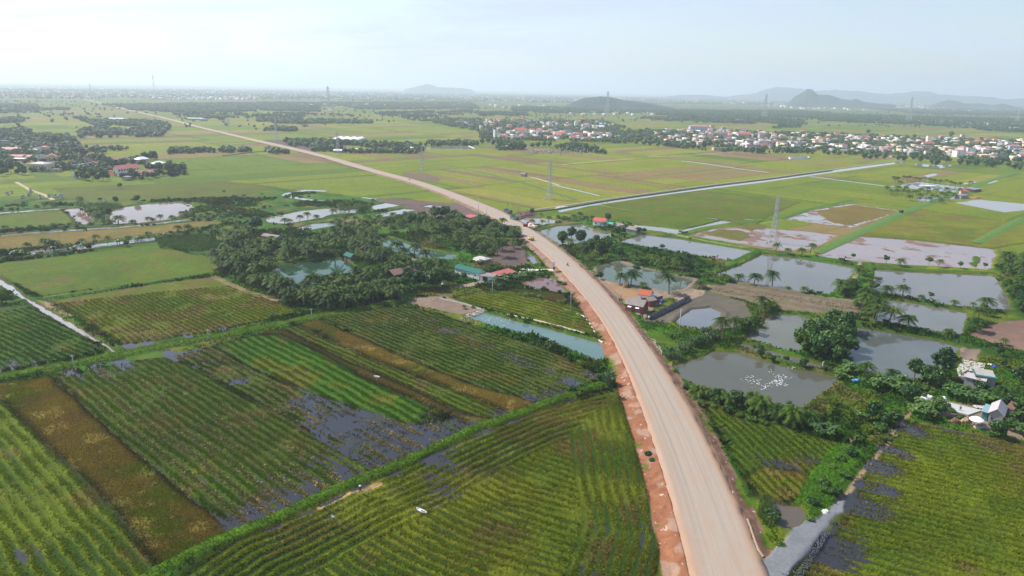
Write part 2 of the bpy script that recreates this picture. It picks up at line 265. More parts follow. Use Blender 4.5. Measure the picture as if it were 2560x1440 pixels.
# water: name, polygon px, colour, label
PONDS = [
 ('pond',[(1680,915),(1740,895),(1787,877),(1850,882),(1900,900),(1990,922),(2040,930),(2095,945),(2092,957),(2045,987),(2003,1018),(1960,1024),(1880,1020),(1800,992),(1745,965),(1705,945)],(.085,.085,.060)),
 ('pond',[(2145,818),(2245,835),(2345,852),(2398,866),(2378,912),(2335,925),(2305,950),(2237,945),(2170,930),(2100,903),(2122,885),(2130,850)],(.085,.095,.085)),
 ('pond',[(2202,750),(2270,755),(2345,767),(2422,782),(2402,838),(2345,832),(2290,820),(2240,810),(2195,803),(2188,775)],(.125,.125,.105)),
 ('pond',[(2187,672),(2295,680),(2395,684),(2470,686),(2490,692),(2507,720),(2525,762),(2530,775),(2482,772),(2382,765),(2295,750),(2220,732),(2180,727)],(.12,.115,.10)),
 ('pond',[(1792,682),(1842,667),(1905,635),(1995,645),(2070,657),(2145,670),(2107,710),(2070,736),(2007,730),(1920,719),(1800,692)],(.12,.12,.105)),
 ('pond',[(1552,600),(1612,587),(1680,594),(1780,610),(1885,627),(1830,652),(1730,637),(1630,620),(1567,610)],(.15,.15,.14)),
 ('pond',[(1492,670),(1550,656),(1567,664),(1655,681),(1737,700),(1710,721),(1670,730),(1625,718),(1580,712),(1530,707),(1497,690)],(.07,.09,.055)),
 ('pond',[(1935,783),(1995,787),(2032,797),(2040,830),(1990,882),(1920,866),(1865,850),(1872,835),(1910,815),(1912,795)],(.12,.12,.085)),
 ('ditch',[(1845,859),(1875,862),(1990,893),(2070,921),(2060,927),(1980,905),(1905,881),(1850,868)],(.10,.10,.09)),
 ('pool',[(1685,805),(1710,785),(1730,772),(1780,768),(1805,780),(1800,797),(1755,824),(1705,817)],(.14,.15,.16)),
 ('pond',[(1162,790),(1202,778),(1280,800),(1355,817),(1430,838),(1505,858),(1515,880),(1508,900),(1490,899),(1462,890),(1392,858),(1330,838),(1280,827),(1222,812)],(.10,.165,.15)),
 ('pond',[(1297,707),(1342,695),(1375,691),(1400,702),(1410,722),(1420,733),(1387,731),(1330,722)],(.16,.085,.07)),
 ('pond',[(690,668),(745,657),(800,647),(862,645),(880,660),(912,680),(905,697),(850,712),(825,722),(780,722),(740,738),(700,722),(670,692)],(.025,.062,.028)),
 ('pond',[(945,597),(975,593),(1015,605),(1065,622),(1140,635),(1142,647),(1090,654),(1015,637),(977,627),(950,612)],(.03,.085,.033)),
 ('pond',[(735,572),(780,558),(840,555),(852,562),(765,577)],(.14,.16,.12)),
 ('pond',[(660,545),(750,527),(815,520),(900,522),(890,532),(825,536),(800,546),(712,560),(670,556)],(.22,.19,.15)),
 ('pond',[(922,515),(965,507),(1005,513),(940,525)],(.26,.26,.25)),
 ('pond',[(1050,516),(1075,512),(1117,517),(1090,521)],(.26,.26,.25)),
 ('pond',[(935,537),(990,525),(1010,521),(1047,525),(1025,528),(1015,532),(1025,537),(995,540),(960,546)],(.25,.25,.24)),
 ('pond',[(277,527),(315,516),(380,508),(450,503),(478,510),(485,522),(420,550),(350,558),(280,562),(272,545)],(.20,.14,.11)),
 ('pond',[(152,522),(195,520),(225,535),(235,552),(210,562),(188,552),(172,535)],(.18,.11,.08)),
 ('pond',[(1290,552),(1317,544),(1355,545),(1400,552),(1380,560),(1340,564)],(.22,.21,.18)),
 ('pond',[(1345,577),(1392,564),(1455,560),(1470,567),(1540,586),(1500,600),(1430,612),(1400,612),(1375,597)],(.12,.13,.10)),
 ('flooded_paddy',[(1712,590),(1780,572),(1850,564),(1930,571),(2010,577),(2097,587),(2040,620),(1960,627),(1920,619),(1800,602)],(.22,.17,.15)),
 ('flooded_paddy',[(2132,590),(2245,597),(2395,612),(2482,622),(2492,637),(2474,674),(2370,668),(2245,661),(2120,651),(2042,640),(2040,627)],(.22,.165,.15)),
 ('flooded_paddy',[(1945,547),(2020,527),(2125,509),(2257,527),(2190,550),(2125,570),(2032,557)],(.22,.22,.20)),
 ('flooded_paddy',[(2387,507),(2445,499),(2560,510),(2620,520),(2510,531)],(.22,.20,.18)),
 ('ditch',[(1575,560),(1640,566),(1705,574),(1760,562),(1802,551),(1837,554),(1720,582),(1690,586),(1600,574)],(.22,.22,.21)),
 ('puddle',[(1925,1252),(1960,1262),(2005,1265),(2020,1290),(2000,1318),(1960,1322),(1930,1300)],(.10,.08,.06)),
 ('ditch',[(1290,585),(1330,590),(1345,612),(1322,618),(1300,600)],(.14,.15,.14)),
 ('ditch',[(1318,632),(1335,640),(1345,656),(1335,660),(1318,645)],(.14,.15,.15)),
 ('pond',[(2222,466),(2300,455),(2420,470),(2450,480),(2380,480),(2262,470)],(.2,.2,.19)),
 ('pond',[(2290,492),(2380,488),(2400,497),(2330,505),(2290,502)],(.15,.16,.14)),
 ('pond',[(1060,366),(1180,366),(1185,373),(1060,371)],(.22,.23,.23)),
 ('ditch',[(2285,409),(2340,413),(2365,411),(2380,414),(2352,421),(2290,414)],(.25,.25,.25)),
 ('ditch',[(2308,440),(2335,434),(2345,437),(2315,445)],(.25,.25,.25)),
 ('ditch',[(2466,456),(2490,450),(2495,453),(2472,460)],(.25,.25,.25)),
 ('ditch',[(0,587),(75,580),(215,570),(290,567),(362,560),(450,549),(500,545),(500,549),(450,554),(362,565),(290,572),(215,576),(75,586),(0,593)],(.22,.22,.22)),
 ('ditch',[(-60,536),(0,530),(87,524),(152,520),(152,524),(87,529),(0,535),(-60,541)],(.22,.22,.22)),
 ('ditch',[(66,628),(150,620),(250,608),(397,592),(445,584),(445,588),(400,600),(255,617),(155,631),(69,640)],(.22,.22,.22)),
 ('canal',[(-40,672),(0,697),(30,713),(60,737),(86,757),(120,774),(160,797),(212,827),(245,850),(275,868),(292,880),(283,885),(268,868),(225,847),(195,829),(150,806),(110,783),(60,748),(0,714),(-40,690)],(.30,.27,.26)),
 ('canal',[(1395,527),(1467,509),(1580,492),(1680,479),(1780,466.5),(1920,449),(2082,426.5),(2170,414.5),(2262,403),(2264,406),(2172,419),(2084,431),(1920,454.5),(1782,471.5),(1680,485),(1582,499),(1470,516),(1400,532)],(.28,.28,.28)),
]
# thin water lines: polyline px, width m
WLINES = [([(1705,402),(1760,409),(1840,421),(1921,431)],4),([(2025,441),(2100,451),(2212,465)],4),([(815,478),(765,476),(720,484),(712,488),(738,495),(775,500),(810,503)],5),
 ([(1380,462),(1430,473),(1500,490)],2.5),([(905,494),(940,498)],3),([(2440,455),(2400,461)],4)]
# bunds (raised grassy banks) polyline px, width m, height m, colour
BUNDS = [
 ([(330,1480),(400,1425),(560,1345),(700,1288),(860,1215),(1000,1160),(1100,1112),(1190,1070),(1290,1035),(1400,995),(1500,962)],3.4,.5,(.085,.155,.022)),
 ([(-200,985),(0,942),(175,910),(325,882),(500,848),(640,822),(765,797),(840,783),(900,772),(1010,750)],6.0,.45,(.085,.15,.024)),
 ([(100,747),(250,726),(400,702),(540,682)],3.5,.45,GRASS),([(-100,775),(0,758),(75,750),(100,747)],3.5,.45,GRASS),
 ([(2035,632),(2130,590),(2200,558),(2260,530),(2340,503),(2390,484),(2450,460),(2540,430)],6,.4,(.085,.16,.03)),
 ([(2560,545),(2500,575),(2440,608)],5,.4,(.085,.16,.03)),
 ([(1700,586),(1760,570),(1850,555),(1945,548),(2020,524),(2130,500)],4,.4,GRASS),
 ([(1590,575),(1700,588),(1800,605),(1900,628),(2040,640)],4,.4,(.10,.15,.03)),
 ([(1895,628),(1830,658),(1795,680),(1780,690)],5,.5,GRASS),
 ([(2105,740),(2140,705),(2165,672)],6,.6,BRIGHT),([(2165,672),(2300,675),(2480,683)],5,.6,GRASS),
 ([(500,548),(560,552),(640,560)],4,.4,GRASS),
 ([(1320,527),(1400,517),(1530,497),(1680,476),(1780,463),(1920,446),(2080,424),(2260,400)],2.2,.7,(.30,.26,.19)),
 ([(1325,532),(1400,523),(1530,501),(1680,480),(1780,466),(1920,449),(2080,427)],1.5,.8,DKG),
 ([(1440,500),(1300,455),(1200,430),(1050,398)],4,.3,(.09,.15,.035)),
 ([(0,577),(90,571),(190,566),(300,563)],3.5,.7,(.06,.07,.03)),([(0,650),(100,640),(250,622),(400,603),(480,593)],4,.6,(.05,.06,.03)),
 ([(560,390),(640,380),(700,378)],5,.8,DKG),
 ([(2120,1130),(2060,1200),(2030,1270),(1990,1310)],7,.2,(.07,.15,.02)),
]
PATHS = [  # polyline px, width m, colour
 ([(2095,1270),(2110,1250),(2140,1200),(2170,1165),(2210,1120),(2222,1097),(2235,1075),(2265,1040),(2285,1017),(2300,995)],1.1,(.36,.26,.15)),
 ([(40,455),(75,475),(110,487),(133,500)],3,(.40,.32,.20)),
 ([(880,1232),(840,1248),(800,1268)],1.4,(.45,.30,.13)),([(950,1212),(900,1230)],1.4,(.45,.30,.13)),
 ([(104,755),(140,775),(178,792)],2.2,(.33,.24,.12)),([(105,745),(180,733),(255,722)],1.2,(.32,.27,.13)),
 ([(1600,565),(1700,590),(1870,622)],1.4,(.42,.33,.2)),([(1405,412),(1500,403),(1585,397)],2.5,(.45,.40,.25)),
 ([(1620,392),(1700,390),(1780,384),(1830,381)],2.5,(.45,.40,.25)),
 ([(1130,720),(1180,712),(1215,702)],4,(.42,.32,.24)),([(2370,338),(2450,336),(2560,334)],3,(.5,.48,.36)),
 ([(170,347),(330,344),(400,343)],3,(.3,.26,.2)),([(1760,712),(1745,735),(1700,748)],5,(.40,.28,.2)),
 ([(2150,655),(2130,715)],1.5,(.4,.3,.2)),([(1010,752),(960,757),(900,770)],1.5,(.36,.32,.2)),
 ([(530,690),(600,722),(690,752)],3,(.26,.2,.1)),([(1310,440),(1340,446),(1400,464)],2.5,(.45,.42,.33)),
]
WET = [ # px x,y, radius along(m), radius across(m), depth    (fields under water)
 (300,905,9,2.5,.9),(240,918,10,2.5,.9),(180,928,8,2,.9),(290,930,2,5,.5),
 (600,950,3.5,3,.8),(480,880,7,4,.55),(430,885,9,3,.6),(520,905,6,4,.45),
 (780,1010,8,6,1.0),(860,1050,9,8,.95),(940,1060,9,7,.6),(1000,1110,9,8,.9),(1090,1085,9,7,.95),(1120,1045,8,7,.6),(900,1120,10,6,.6),(1180,1070,6,5,.9),(1060,1130,12,4,1.1),
 (870,1060,15,8,1.05),(980,1090,15,8,1.05),(1080,1095,10,6,1.0),
 (960,1165,7,4,.9),(880,1190,7,4,.9),(800,1225,7,4,.9),(720,1255,8,4,1.0),(640,1290,7,4,1.0),(590,1310,5,3.5,1.0),(700,1200,12,7,.33),(500,1200,16,8,.28),(620,1270,10,6,.4),(800,1150,9,8,.32),(430,1100,20,8,.22),
 (1060,800,10,5,.42),(1130,830,12,6,.50),(1200,860,12,6,.50),(1270,885,10,5,.5),(1300,900,7,5,.6),(1390,930,9,5,.4),(1440,960,8,4,.8),(1390,985,8,4,.9),(1350,1000,8,3,.9),(1480,935,5,3,.7),(1270,1040,6,4,.9),(1010,775,6,4,.4),
 (1850,1045,5,3,.5),(1950,1160,8,3,.5),(2030,1150,5,4,.5),(1950,1220,4,2,.4),
 (2280,1075,6,6,1.0),(2240,1130,5,4,.8),(2210,1170,5,5,.9),(2190,1220,6,4,.9),(2160,1265,7,5,1.0),(2100,1370,5,5,1.1),(2090,1400,4,4,1.0),(2250,1260,8,2,.5),(2400,1090,16,5,.45),(2330,1120,8,6,.4),(2130,1330,6,5,.45),
 (40,920,12,2,.8),(100,912,8,2,.6),(420,703,5,1.6,.9),(0,932,8,2,.8),(20,755,5,2,.5),(320,862,5,2.5,.8),(370,858,9,2,.6),(470,838,8,1.5,.8),(560,822,8,1.5,.7),
 (1850,535,9,5,.6),(1780,545,9,4,.4),(1880,550,10,4,.6),(1580,512,6,3,.7),(2150,497,9,3,.9),(2230,545,8,4,.6),(2290,536,8,5,.5),(2490,520,9,5,.6),
 (750,470,8,3,.9),(2430,600,9,6,.2),(560,420,5,3,.5),(1540,437,6,2,.6),
 (1000,1220,4,4,.45),(1060,1190,6,5,.45),(1110,1230,7,4,.55),(830,1290,6,4,.3),(1560,1340,9,3,.35),(1640,1300,3,12,.5),(1250,1240,5,4,.3),(1370,1220,5,3,.4),(60,1390,6,4,.4),(1240,1300,5,3,.25),(780,1400,5,4,.4),(1490,1440,8,3,.4),
]
GRAVEL = [(1900,1440),(1905,1415),(1922,1400),(1950,1362),(1982,1322),(2040,1298),(2075,1273),(2095,1252),(2114,1250),(2108,1275),(2082,1300),(2062,1330),(2032,1375),(2007,1405),(1977,1440),(1950,1500),(1880,1560)]
# ================================================================ GROUND (one sheet to the horizon)
def build_ground():
    NA = 1500; th = np.linspace(-math.radians(50), math.radians(50), NA)
    rs = [60.0]
    while rs[-1] < 48000:
        r = rs[-1]; k = .0026 if r < 640 else (.0040 if r < 1300 else (.007 if r < 4000 else .016)); rs.append(r*(1+k))
    rs = np.array(rs); NR = len(rs)
    RR, TT = np.meshgrid(rs, th, indexing='ij')
    X = (RR*np.sin(TT)).ravel(); Y = (RR*np.cos(TT)).ravel(); D = RR.ravel(); n = len(X)
    print('ground verts', n)
    WX = X + 1.5*(fbm(X, Y, 5, 3, 3)-.5)*np.clip(D/300, .6, 6); WY = Y + 1.5*(fbm(X, Y, 5, 3, 31)-.5)*np.clip(D/300, .6, 6)
    n1 = fbm(X, Y, 24, 4, 5); n2 = fbm(X, Y, 3.2, 3, 9); n3 = vnoise(X/.45, Y/.45, 2); n4 = fbm(X, Y, 110, 3, 77)
    near = 1-sstep(500, 640, D)
    C = np.zeros((n, 3), np.float32); B = np.zeros((n, 3), np.float32); RP = np.zeros(n, np.float32); RA = np.zeros(n, np.float32); Z = np.zeros(n, np.float32); CR = np.zeros(n, np.float32); GM = np.zeros(n, np.float32); ST = np.zeros(n, np.float32); BS = np.ones(n, np.float32)
    # --- patchwork of paddies everywhere else, on the same two axes as the canals
    a = math.radians(42); U = WX*math.cos(a)+WY*math.sin(a); V = -WX*math.sin(a)+WY*math.cos(a)
    bu = np.floor(U/210); V2 = V + 60*hsh(bu, bu*0, 8); bv = np.floor(V2/130)
    U2 = U + 55*hsh(bv*0, bv, 4); bu = np.floor(U2/210)
    hb = hsh(bu, bv, 1); horiz = hsh(bu, bv, 2) > .35
    sw = 14+26*hsh(bu, bv, 3); st = np.where(horiz, np.floor(V2/sw), np.floor(U2/sw)); hs = hsh(st+bu*91, bv*13, 6)
    g0 = np.array((.105,.150,.030)); g1 = np.array((.265,.245,.050)); g2 = np.array((.26,.190,.065)); g3 = np.array((.130,.175,.032)); g4=np.array((.22,.15,.07))
    w = np.clip(.5+.75*(hb-.5)+.75*(hs-.5)+.7*(n4-.5), 0, 1)[:,None]
    P = g3*(1-w)+g1*w; P = np.where(((hs > .80)&(hb > .3))[:,None], g2, P); P = np.where(((hs < .08)&(hb > .4))[:,None], g4, P); P = np.where(((hs<.22)&(hs>.1)&(hb<.6))[:,None], g0, P)
    # bund lines between strips and blocks
    fu = np.minimum(np.mod(U2, 210), 210-np.mod(U2, 210)); fv = np.minimum(np.mod(V2, 130), 130-np.mod(V2, 130))
    lw = np.clip(D/330, .9, 12); ln = np.maximum(1-fu/(1.6*lw), 1-fv/(1.5*lw)); ln = np.clip(ln, 0, 1)*np.clip(2600/D-.25, 0, 1)
    sf = np.where(horiz, np.mod(V2, sw), np.mod(U2, sw)); sl = np.clip(1-np.minimum(sf, sw-sf)/(.55*lw), 0, 1)*np.clip(2.0-D/800, 0, 1)*(hsh(st, bu, 12) > .25)
    P = P*(1-.7*np.maximum(ln, sl)[:,None]) + np.array((.04,.085,.02))*.7*np.maximum(ln, sl)[:,None]
    C[:] = P*(.72+.34*n2[:,None]+.26*n1[:,None]); B[:] = C*.72
    RP[:] = (np.where(horiz, V2, U2)/5.5); RA[:] = .30*np.clip(1.25-D/520, 0, 1); Z[:] = .08*n2*near
    def sub(poly, pad):
        x0, y0 = poly.min(0)-pad; x1, y1 = poly.max(0)+pad
        return np.nonzero((X > x0)&(X < x1)&(Y > y0)&(Y < y1))[0]
    def put(i, m, c, c2, rp=None, ra=0.0, z=None):
        C[i] = C[i]*(1-m[:,None])+c*m[:,None]; B[i] = B[i]*(1-m[:,None])+c2*m[:,None]
        h = m > .5
        if rp is not None: RP[i[h]] = rp[h]
        RA[i] = RA[i]*(1-m)+ra*m
        if z is not None: Z[i] = Z[i]*(1-m)+z*m
    edgeE = GA([(1548,975),(1562,1030),(1588,1110),(1602,1160),(1618,1210),(1644,1280),(1658,1340),(1642,1420),(1632,1500)]); edgeN = GA([(380,1480),(580,1350),(720,1290),(880,1215),(1000,1168),(1100,1120),(1200,1075),(1290,1040),(1420,1003),(1530,972)])
    def field(f):
        nm, poly, ca, cb, d, sp, amp, hh, ns = f; P = GA(poly); i = sub(P, 3)
        s = sdf(WX[i], WY[i], P); m = sstep(-.5, .5, s) if nm != 'g' else sstep(-.6, .6, s+2.2*(n2[i]-.5)*np.clip(D[i]/300, 1, 4))
        x, y = X[i], Y[i]; nn = n1[i]; ca = np.array(ca); cb = np.array(cb)
        rp = None; wv = 0.5
        if d is not None:
            q = GA(d); u = q[1]-q[0]; u /= np.hypot(*u); pr = -u[1]*x+u[0]*y; al = u[0]*x+u[1]*y
            if nm == 'fC':
                e1, _, _ = pdist(x, y, edgeE); e2, _, _ = pdist(x, y, edgeN)
                pr = np.where(e1 < np.minimum(17, e2), e1, np.where(e2 < 19+6*(nn-.5), e2, pr+3.0*np.sin(al/16)))
            rp = (pr + 1.5*(fbm(x, y, 11, 3, 12)-.5) + .25*(fbm(x,y,1.4,1,8)-.5))/sp; wv = .5+.5*np.sin(2*math.pi*rp)
        f1 = (.68+.32*n2[i]+.45*(nn-.4))[:,None]
        c = ca*f1; c2 = cb*f1
        if nm in ('f', 'fC'):   # drifts of greener and browner crop
            k = sstep(.50, .72, fbm(x, y, 14, 3, int(abs(P[0,0]))+3))[:,None]; c = c*(1-.55*k)+np.array((.075,.125,.018))*.55*k
            k = sstep(.55, .78, fbm(x, y, 9, 3, int(abs(P[0,0]))+40))[:,None]; c = c*(1-.5*k)+np.array((.20,.125,.035))*.5*k
        nr = near[i]
        z = (hh*(.10+.80*wv if rp is not None else .7) + (.16*(n3[i]-.5)+.16*(n2[i]-.5))*(1 if hh >= .15 else .5) + .12*(nn-.5))*nr - .05
        if hh > .8: z = z+.5*n2[i]*nr
        if nm in ('f', 'fC'): amp = amp*(.35+.95*sstep(.25, .6, fbm(x, y, 13, 2, 333)))
        put(i, m, c, c2, rp, amp*np.clip(1.3-D[i]/520, 0, 1), z)
        isg = nm.startswith('grass'); GM[i] = np.where(m > .5, 1.0 if isg else 0.0, GM[i]); CR[i] = np.where(m > .5, (((.02+.98*wv**3.2) if rp is not None else .8)*(.5+.8*sstep(.2, .6, n2[i]))*(.25+.75*sstep(.30, .46, fbm(x, y, 7, 3, 515)))) if nm in ('f', 'fC') else 0.0, CR[i])
        if nm == 'f' and poly[0] in ((135,943), (420,893), (800,797), (690,824)): rr = .5+.5*np.sin(math.pi*rp+.7); ST[i] = np.where(m > .5, rr**5*sstep(.42, .62, fbm(x, y, 11, 3, 909))*(1.0 if poly[0][0] < 500 else .35), ST[i])
        if nm == 'm': BS[i] = np.where(m > .5, .45, BS[i])
        if isg:
            for sc_, cc_, lo_, hi_, sd_ in ((38, (.035,.085,.014), .45, .62, 1), (22, (.16,.17,.04), .52, .70, 2), (11, (.05,.16,.016), .5, .68, 3), (17, (.19,.15,.07), .62, .74, 4), (6, (.03,.07,.012), .55, .7, 5)):
                k = (sstep(lo_, hi_, fbm(x, y, sc_, 3, 400+sd_))*m*.75)[:,None]; C[i] = C[i]*(1-k)+np.array(cc_)*k; B[i] = B[i]*(1-k)+np.array(cc_)*.7*k
        if nm in ('f', 'fC') and nr.mean() > .3:      # darker, slightly lowered rim along each plot edge
            e = np.exp(-(s/1.1)**2)*.5; C[i] = C[i]*(1-e[:,None]); B[i] = B[i]*(1-e[:,None]); Z[i] -= .1*e*2*nr
    for f in FIELDS: field(f)
    # --- standing water in the fields
    ax = np.array((.73, -.68)); ay = np.array((.68, .73))
    WETM = np.zeros(n, np.float32)
    for (px, py, ra, rb, dep) in WET:
        g = np.array(G(px, py)); i = sub(np.array([g]), ra*3+4); dx = WX[i]-g[0]; dy = WY[i]-g[1]
        e = np.exp(-((dx*ax[0]+dy*ax[1])/ra)**2-((dx*ay[0]+dy*ay[1])/rb)**2); WETM[i] = np.maximum(WETM[i], dep*e)
    WETM = WETM*(.35+1.3*fbm(X, Y, 4.5, 3, 71)); wz = WETM*(.85+.3*n2)
    Z -= wz*.62; Z += .04*(n3-.5)*(WETM > .1); mk = sstep(.2, .7, WETM)[:,None]*.6
    C[:] = C*(1-mk)+np.array((.13,.10,.07))*mk; B[:] = B*(1-mk*.6)+np.array((.10,.085,.05))*mk*.6
    # --- bunds and paths
    for pl, w, hh, c in BUNDS:
        P = GA(pl)
        if np.hypot(*P.mean(0)) > 470: continue
        i = sub(P, w+3); d, s, _ = pdist(WX[i], WY[i], P); m = 1-sstep(w*.5-.4, w*.5+.5, d)
        z = hh*(1-(d/(w*.5+.3))**2*.8)+.5*hh*(n2[i]-.4)+.25*(n3[i]-.5); cc = np.array(c)*(.6+.8*n2[i])[:,None]
        put(i, m, cc, cc*.8, ra=.0, z=np.maximum(z, 0)); CR[i] = np.where(m > .5, .22, CR[i]); GM[i] = np.where(m > .5, 0, GM[i])
    for pl, w, c in PATHS:
        P = GA(pl)
        if np.hypot(*P.mean(0)) > 470: continue
        i = sub(P, w+2); d, s, _ = pdist(WX[i], WY[i], P); m = (1-sstep(w*.5-.3, w*.5+.4, d))*(.55+.45*sstep(.25, .6, n2[i])); cc = np.array(c)*(.75+.5*n3[i])[:,None]
        put(i, m, cc, cc*.8, ra=.0); CR[i] *= 1-m; GM[i] *= 1-m; BS[i] = BS[i]*(1-m)+.3*m
    i = sub(GA([(0,942),(1010,750)]), 5); d, s, _ = pdist(WX[i], WY[i], GA(BUNDS[1][0]))      # wheel ruts along the grassy track
    m = np.exp(-((np.abs(d)-.75)/.3)**2)*.55; C[i] = C[i]*(1-m[:,None])+np.array((.21,.22,.09))*m[:,None]
    # --- ponds
    for nm, poly, c in PONDS:
        P = GA(poly)
        if np.hypot(*P.mean(0)) > 600: continue
        i = sub(P, 5); s = sdf(WX[i], WY[i], P)+.9*(n2[i]-.5)
        GM[i] *= s < -.8; CR[i] *= s < -.3
        if nm == 'flooded_paddy':
            a2 = .4*fbm(X[i], Y[i], 7, 4, 55)+.6*fbm(X[i], Y[i], 26, 4, 21); row = vnoise((X[i]*.73-Y[i]*.68)/3.5, (X[i]*.68+Y[i]*.73)/.9, 66)
            zz = -.33+.62*(a2-(.45 if poly[0][0] < 2000 else .405))+.14*row; mm = sstep(-.3, .8, s); Z[i] = Z[i]*(1-mm)+zz*mm
            cc = np.array((.27,.17,.125))*(.7+.5*n2[i])[:,None]; C[i] = C[i]*(1-mm[:,None])+cc*mm[:,None]; B[i] = C[i]*.8; RA[i] *= 1-mm
            e = np.exp(-((s+1.3)/1.1)**2); Z[i] += .35*e
        else:
            bank = np.exp(-((s+1.5)/1.2)**2)*(.35+.35*n2[i]); k = sstep(-3.2, -2.2, s)*(1-sstep(-.6, .5, s)); Z[i] = np.where(s > -3.2, Z[i]*(1-k)+np.maximum(Z[i], 0)*k, Z[i])+bank
            mud = np.exp(-((s+.1)/.55)**2)*.6; 
            C[i] = C[i]*(1-mud[:,None])+np.array((.13,.10,.06))*mud[:,None]; RA[i] *= 1-sstep(-2, 0, s)
            Z[i] = Z[i]*(1-sstep(-.4, .4, s)) + (-.28-.9*sstep(.0, 2.5, s))*sstep(-.4, .4, s)
    for f in [('g',[(2040,527),(2130,512),(2243,527),(2200,544),(2118,563),(2075,553)],(.23,.17,.035),(.15,.15,.03),None,1,0,.3,1),
              ('g',[(1750,583),(1800,573),(1860,577),(1875,590),(1850,602),(1800,592)],(.17,.15,.035),(.1,.12,.02),None,1,0,.3,1),
              ('g',[(1838,568),(1900,560),(1925,567),(1880,576)],(.17,.15,.035),(.1,.12,.02),None,1,0,.3,1),
              ('g',[(2435,640),(2450,645),(2440,668),(2425,660)],(.07,.13,.03),(.1,.12,.02),None,1,0,.3,1)]: field(f)
    # --- road embankment
    i = np.nonzero((D < 760)&(np.abs(X) < 260))[0]; x, y = X[i], Y[i]
    ce = CEN[CARC < 900]; hw = np.interp; d, s, sd = pdist(x, y, ce); h = np.interp(s, CARC, HWC); q = d-h
    # CEN runs away from the camera: left side has sd > 0
    left = sd > 0; wd = np.where(left, 4.6, 3.2)*np.clip(1.25-s/900, .55, 1)+.8*(fbm(x, y, 6, 2, 61)-.5)
    gul = vnoise(s/1.9, q*.25, 91); gul2 = vnoise(s/.8, q*.5, 92)
    zz = .93*(1-sstep(0, 1, q/wd)) + (-.42*(gul > .62)*(gul-.62)*2.5 + .14*(gul2-.5))*np.clip(q, 0, 1.5)*(1-sstep(.7, 1.1, q/wd))
    m = 1-sstep(wd-.3, wd+.4, q)
    red = np.array(REDS)*(.62+.55*n2[i])[:,None]; pale = np.array((.50,.36,.27)); k = sstep(.52, .62, fbm(x, y, 5, 3, 15))*left; red = red*(1-.6*k[:,None])+pale*.6*k[:,None]
    brn = np.array((.23,.13,.085))*(.6+.8*n2[i])[:,None]; r = np.where(left[:,None], red, brn); fade = sstep(150, 420, s)[:,None]; r = r*(1-fade)+np.array((.30,.20,.15))*fade*(.7+.6*n2[i])[:,None]
    st = (vnoise(s/.9, q*1.2, 5) > .86)*(vnoise(x/.5, y/.5, 6) > .66); r = np.where(st[:,None], np.array((.62,.52,.42)), r)
    gr = (sstep(.60, .70, fbm(x, y, 7, 3, 44))*sstep(.35, .8, q/wd)*(.8 if 1 else 0))[:,None]; r = r*(1-gr)+np.array((.06,.15,.02))*gr
    C[i] = C[i]*(1-m[:,None])+r*m[:,None]; B[i] = B[i]*(1-m[:,None])+r*.8*m[:,None]; RA[i] *= 1-m
    CR[i] *= 1-m; GM[i] *= 1-m; BS[i] = BS[i]*(1-m)+.35*m
    Z[i] = np.where(m > 0, Z[i]*(1-m)+np.maximum(zz, -.05)*m, Z[i]); u = q < 0; Z[i] = np.where(u, .62, Z[i])
    # gravel spur and its black stone edge
    P = GA(GRAVEL); i = sub(P, 4); s = sdf(WX[i], WY[i], P); m = sstep(-.5, .5, s+.9*(n2[i]-.5)); g = (.215+.06*n2[i]+.05*(n3[i]-.5))[:,None]*np.array((.97,1.0,1.06))
    ob = sstep(.5, .8, n1[i])[:,None]*.5; g = g*(1-ob)+np.array((.42,.27,.16))*ob
    pe, _, _ = pdist(X[i], Y[i], GA([(1960,1480),(2007,1405),(2062,1330),(2090,1290)])); e = np.exp(-(pe/.8)**2)*(.4+.6*(n2[i] > .45)); g = g*(1-.8*e[:,None])+np.array((.07,.075,.10))*.8*e[:,None]
    CR[i] *= 1-m; GM[i] *= 1-m; BS[i] = BS[i]*(1-m)+.22*m
    z = .05+.03*n3[i]+.08*n2[i]+.80*sstep(26, 4, s*0+np.hypot(X[i]-G(1900,1420)[0], Y[i]-G(1900,1420)[1]))
    C[i] = C[i]*(1-m[:,None])+g*m[:,None]; B[i] = B[i]*(1-m[:,None])+g*.8*m[:,None]; RA[i] *= 1-m; Z[i] = np.where(m > 0, Z[i]*(1-m)+np.minimum(z, .95)*m, Z[i])
    # far plain: colour shifts to dark green with distance, greens saturated
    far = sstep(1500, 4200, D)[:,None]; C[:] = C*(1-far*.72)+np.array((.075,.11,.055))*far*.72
    for A_ in (C, B):
        k = (sstep(.8, 1.05, A_[:,1]/(A_[:,0]+1e-5))*(A_[:,2] < .55*A_[:,1]))[:,None]; A_[:] = A_*(1-k)+A_*np.array((1.02,1.14,.28))*k
    # ---- mesh
    ii = np.arange(NR-1)[:,None]*NA+np.arange(NA-1)[None]; Q = np.stack([ii, ii+1, ii+NA+1, ii+NA], -1).reshape(-1, 4)[:, ::-1]
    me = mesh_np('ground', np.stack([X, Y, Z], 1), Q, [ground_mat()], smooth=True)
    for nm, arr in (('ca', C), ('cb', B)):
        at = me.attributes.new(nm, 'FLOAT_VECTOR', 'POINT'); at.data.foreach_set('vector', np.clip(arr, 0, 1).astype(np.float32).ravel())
    for nm, arr in (('rp', RP), ('ra', RA), ('bs', BS)):
        at = me.attributes.new(nm, 'FLOAT', 'POINT'); at.data.foreach_set('value', arr.astype(np.float32))
    o = link(bpy.data.objects.new('ground', me)); tag(o, kind='structure')
    # standing crop and scrub, as real blades, on the nearer ground
    g = np.random.default_rng(5); TH = TT.ravel()
